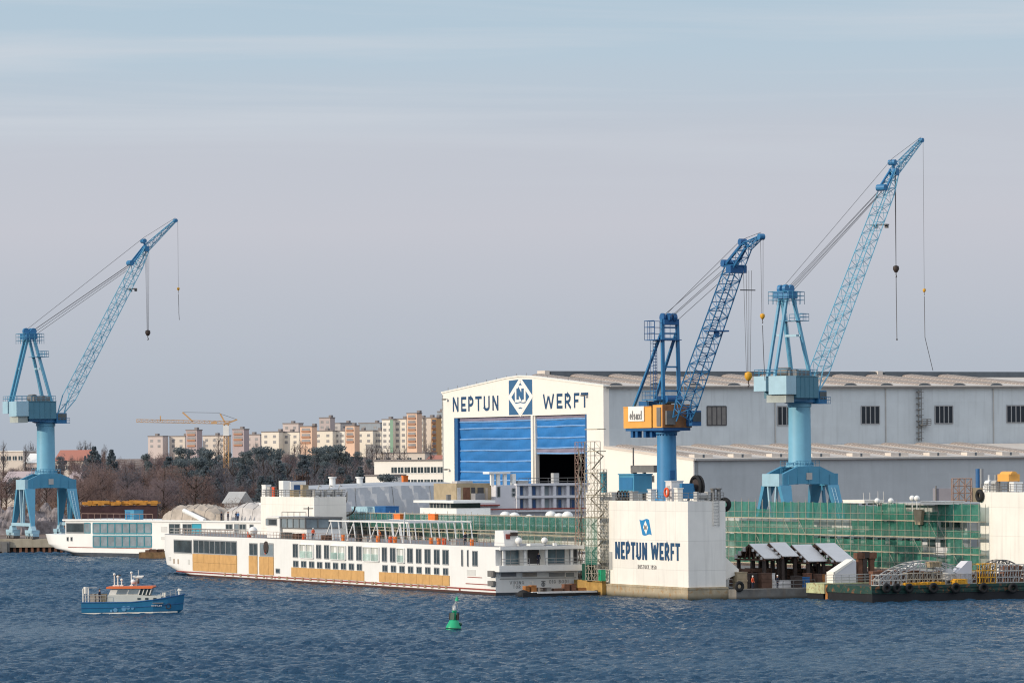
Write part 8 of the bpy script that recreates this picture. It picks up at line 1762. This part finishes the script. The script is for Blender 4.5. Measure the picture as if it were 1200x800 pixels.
mb = MB(); mb.prism([(bsz(126.5), -1.6, zt + .01), (bsz(180), -1.6, zt + .01), (bsz(182), -1.6, zt + .2), (bsz(181), -1.6, zb_(686.5)), (bsz(127), -1.6, zb_(687.2))], (0, 3.2, 0)); mb.build('roof', mat('roof_orange', (.72, .17, .055), .55, .1, 1), boat)
zr = zb_(686.6)
mb = MB(); mx_ = bsz(162); mb.beam((mx_ - .3, 0, zr), (mx_ - .05, 0, zr + 1.2), .3); mb.box(mx_ - .6, mx_ + .6, -.3, .3, zr + 1.0, zr + 1.12); mb.tube((mx_ + .1, 0, zr + 1.2), (mx_ + .1, 0, zr + 2.0), .04, n=5); ms = mb.build('radar_mast', M['boat_white'], boat)
mb = MB(); mb.box(mx_ - .65, mx_ + .75, -.12, .12, zr + 1.16, zr + 1.32); mb.build('radar_bar', M['white'], ms); mb = MB(); mb.sphere((mx_ - .55, -.4, zr + .55), .32, 12, 8); mb.build('radar_dome', M['white'], ms, smooth='all')
mb = MB(); mb.tube((mx_ + .05, -.5, zr + .6), (mx_ + .25, -.5, zr + .6), .3, n=12); mb.build('searchlight', M['block_dark'], ms)
for x, h in ((135, 1.5), (139, 1.2), (143.5, .8), (155, 1.7)): mb = MB(); mb.tube((bsz(x), -.4, zr), (bsz(x), -.4, zr + h), .07, n=6); mb.sphere((bsz(x), -.4, zr + h), .17, 8, 6); mb.box(bsz(x) - .2, bsz(x) + .2, -.6, -.2, zr, zr + .15); mb.build('antenna', M['boat_white'], boat)
mb = MB(); mb.box(bsz(137), bsz(142), -.3, .3, zr + 1.3, zr + 1.42); mb.build('light_bar', M['block_dark'], boat)
mb = MB(); mb.box(bsz(98.5), bsz(99.5) + .05, -1.5, -1.2, zd, zb_(689)); mb.tube((bsz(102), -1.3, zb_(695)), (bsz(102), -1.3, zb_(687)), .22, n=10); mb.tube((bsz(102), -1.3, zd), (bsz(102), -1.3, zb_(695)), .1, n=8); mb.beam((bsz(100), -1.3, zb_(688.3)), (bsz(114), 0, zb_(688.3)), .09); mb.beam((bsz(102), 1.3, zd), (bsz(102), 1.3, zb_(688)), .16); mb.beam((bsz(102), -1.3, zb_(688.3)), (bsz(102), 1.3, zb_(688.3)), .14); mb.build('stern_gantry', M['boat_white'], boat)
mb = MB(); mb.rail([(.2, -HW * .98, zd + .1), (bsz(127), -HW * .98, zd + .1)], .9, .8, .025, 2); mb.rail([(bsz(190), -1.2, zd + .3), (bsz(207), -.5, zd + .75)], .9, .7, .025, 2); mb.build('railing', M['galv'], boat)
mb = MB(); [mb.tube((bsz(x), -.6, zd), (bsz(x), -.6, zd + 1.25), .12, n=8) for x in (192.5, 194.5)]; mb.box(bsz(186), bsz(190.5), -.7, .5, zd, zd + 1.0); mb.build('anchor_winch', M['boat_white'], boat)
mb = MB(); mb.tube((bsz(210.5), 0, zd + .6), (bsz(210.5), 0, zd + 1.75), .12, n=8); mb.box(bsz(208.5), bsz(213), -.2, .2, zd + 1.45, zd + 1.65); mb.build('bow_bollard', M['boat_white'], boat)
mb = MB(); mb.torus((bsz(199), -HW * .60, .9), (-.35, 1, 0), .32, .07, 14, 5); mb.build('anchor_ring', M['block_dark'], hl)
bl_ = lambda x, y, z_: boat.matrix_basis @ Vector((x, y, z_))
boat.rotation_euler = (0, 0, R(-2.5)); mwb = Matrix.Translation(boat.location) @ Matrix.Rotation(R(-2.5), 4, 'Z')
for x, w, m_, lab in ((110.5, .42, 'tarp_beige', 'tan crate on the aft deck of the blue boat, left one'), (115.5, .4, 'tarp_beige', 'tan crate in the middle of the aft deck of the blue boat'), (122, .42, 'raw_beige', 'beige crate before the cabin of the blue boat')):
    mb = MB(); mb.box(-w, w, -.5, .5, 0, 1.15); [mb.box(-w - .03, w + .03, -.53, .53, f, f + .08) for f in (.1, .55, 1.03)]; solo('deck_crate', lab, 'crate', mb, M[m_], mwb @ Vector((bsz(x), -.6, zd)), R(-2.5))
make_person('person in dark jacket on the aft deck of the blue boat', M['navy'], M['navy'], mwb @ Vector((bsz(118.6), -1.35, zd)), R(70), M['block_dark'])

# ------------------------------------------------------------------ green buoy
pb = on_z(531.5, 737.2, 0); kb = pb.y / F; bu = thing('green_buoy', 'green conical navigation buoy floating in the open water', 'buoy', pb, R(20)); bu.rotation_euler = (R(-2), R(4), R(20))
r_ = lambda px_: px_ * kb
mb = MB(); mb.lathe([(r_(8.0), -.6), (r_(9.4), .12), (r_(9.0), .3), (r_(6.6), r_(8)), (r_(5.2), r_(10.8)), (r_(4.0), r_(11.2))], (0, 0, 0), 24); mb.build('float', M['buoy_green'], bu, smooth=True)
mb = MB(); mb.torus((0, 0, .1), (0, 0, 1), r_(9.3), .07, 26, 6); mb.build('float_ring', M['buoy_dark'], bu)
mb = MB(); mb.box(-r_(1.8), r_(1.8), -r_(1.8), r_(1.8), r_(11), r_(22.5)); mb.box(-r_(2.4), r_(2.4), -r_(2.4), r_(2.4), r_(20.5), r_(22)); mb.build('tower', M['buoy_green'], bu)
for a in range(4): d_ = Vector((math.cos(a * 1.571 + .785), math.sin(a * 1.571 + .785), 0)); sd_ = Vector((-d_.y, d_.x, 0)); mb = MB(); c_ = d_ * r_(5.0); mb.hexa([c_ - sd_ * r_(2.6) - d_ * .03 + Vector((0, 0, r_(11.5))), c_ + sd_ * r_(2.6) - d_ * .03 + Vector((0, 0, r_(11.5))), c_ + sd_ * r_(2.6) + d_ * .03 + Vector((0, 0, r_(11.5))), c_ - sd_ * r_(2.6) + d_ * .03 + Vector((0, 0, r_(11.5))), c_ - sd_ * r_(2.6) - d_ * .03 + Vector((0, 0, r_(19.5))), c_ + sd_ * r_(2.6) - d_ * .03 + Vector((0, 0, r_(19.5))), c_ + sd_ * r_(2.6) + d_ * .03 + Vector((0, 0, r_(19.5))), c_ - sd_ * r_(2.6) + d_ * .03 + Vector((0, 0, r_(19.5)))]); mb.beam((0, 0, r_(15)), c_ + Vector((0, 0, r_(15))), .08); mb.build('solar_panel', M['block_dark'] if a % 2 else M['buoy_dark'], bu)
mb = MB(); mb.lathe([(r_(1.2), r_(22.5)), (r_(1.6), r_(24)), (r_(1.3), r_(27.5)), (r_(.5), r_(28.3))], (0, 0, 0), 12); mb.build('lantern', M['white'], bu, smooth=True)
mb = MB()
for a in range(3): c = Vector((math.cos(a * 2.09), math.sin(a * 2.09), 0)) * r_(3.6); mb.tube(c * .6 + Vector((0, 0, r_(22))), c + Vector((0, 0, r_(27))), .04, n=5); mb.tube(c + Vector((0, 0, r_(27))), Vector((r_(2.2), 0, r_(33))), .035, n=5)
mb.build('cage', M['galv'], bu)
mb = MB(); mb.lathe([(r_(2.2), r_(33.5)), (r_(2.1), r_(35.5)), (r_(.2), r_(39.5))], (r_(2.4), 0, 0), 14); mb.build('topmark', M['buoy_green'], bu, smooth=True)
mb = MB(); mb.sphere((r_(6.6), -r_(4), r_(6.5)), r_(2.2), 10, 7); mb.build('lifting_eye', M['buoy_dark'], bu, smooth='all')

for lst in PROTO.values():                       # a source tree that was never planted is dropped
    for p in lst:
        if p.name not in USED:
            for ch in list(p.children): bpy.data.objects.remove(ch)
            bpy.data.objects.remove(p)
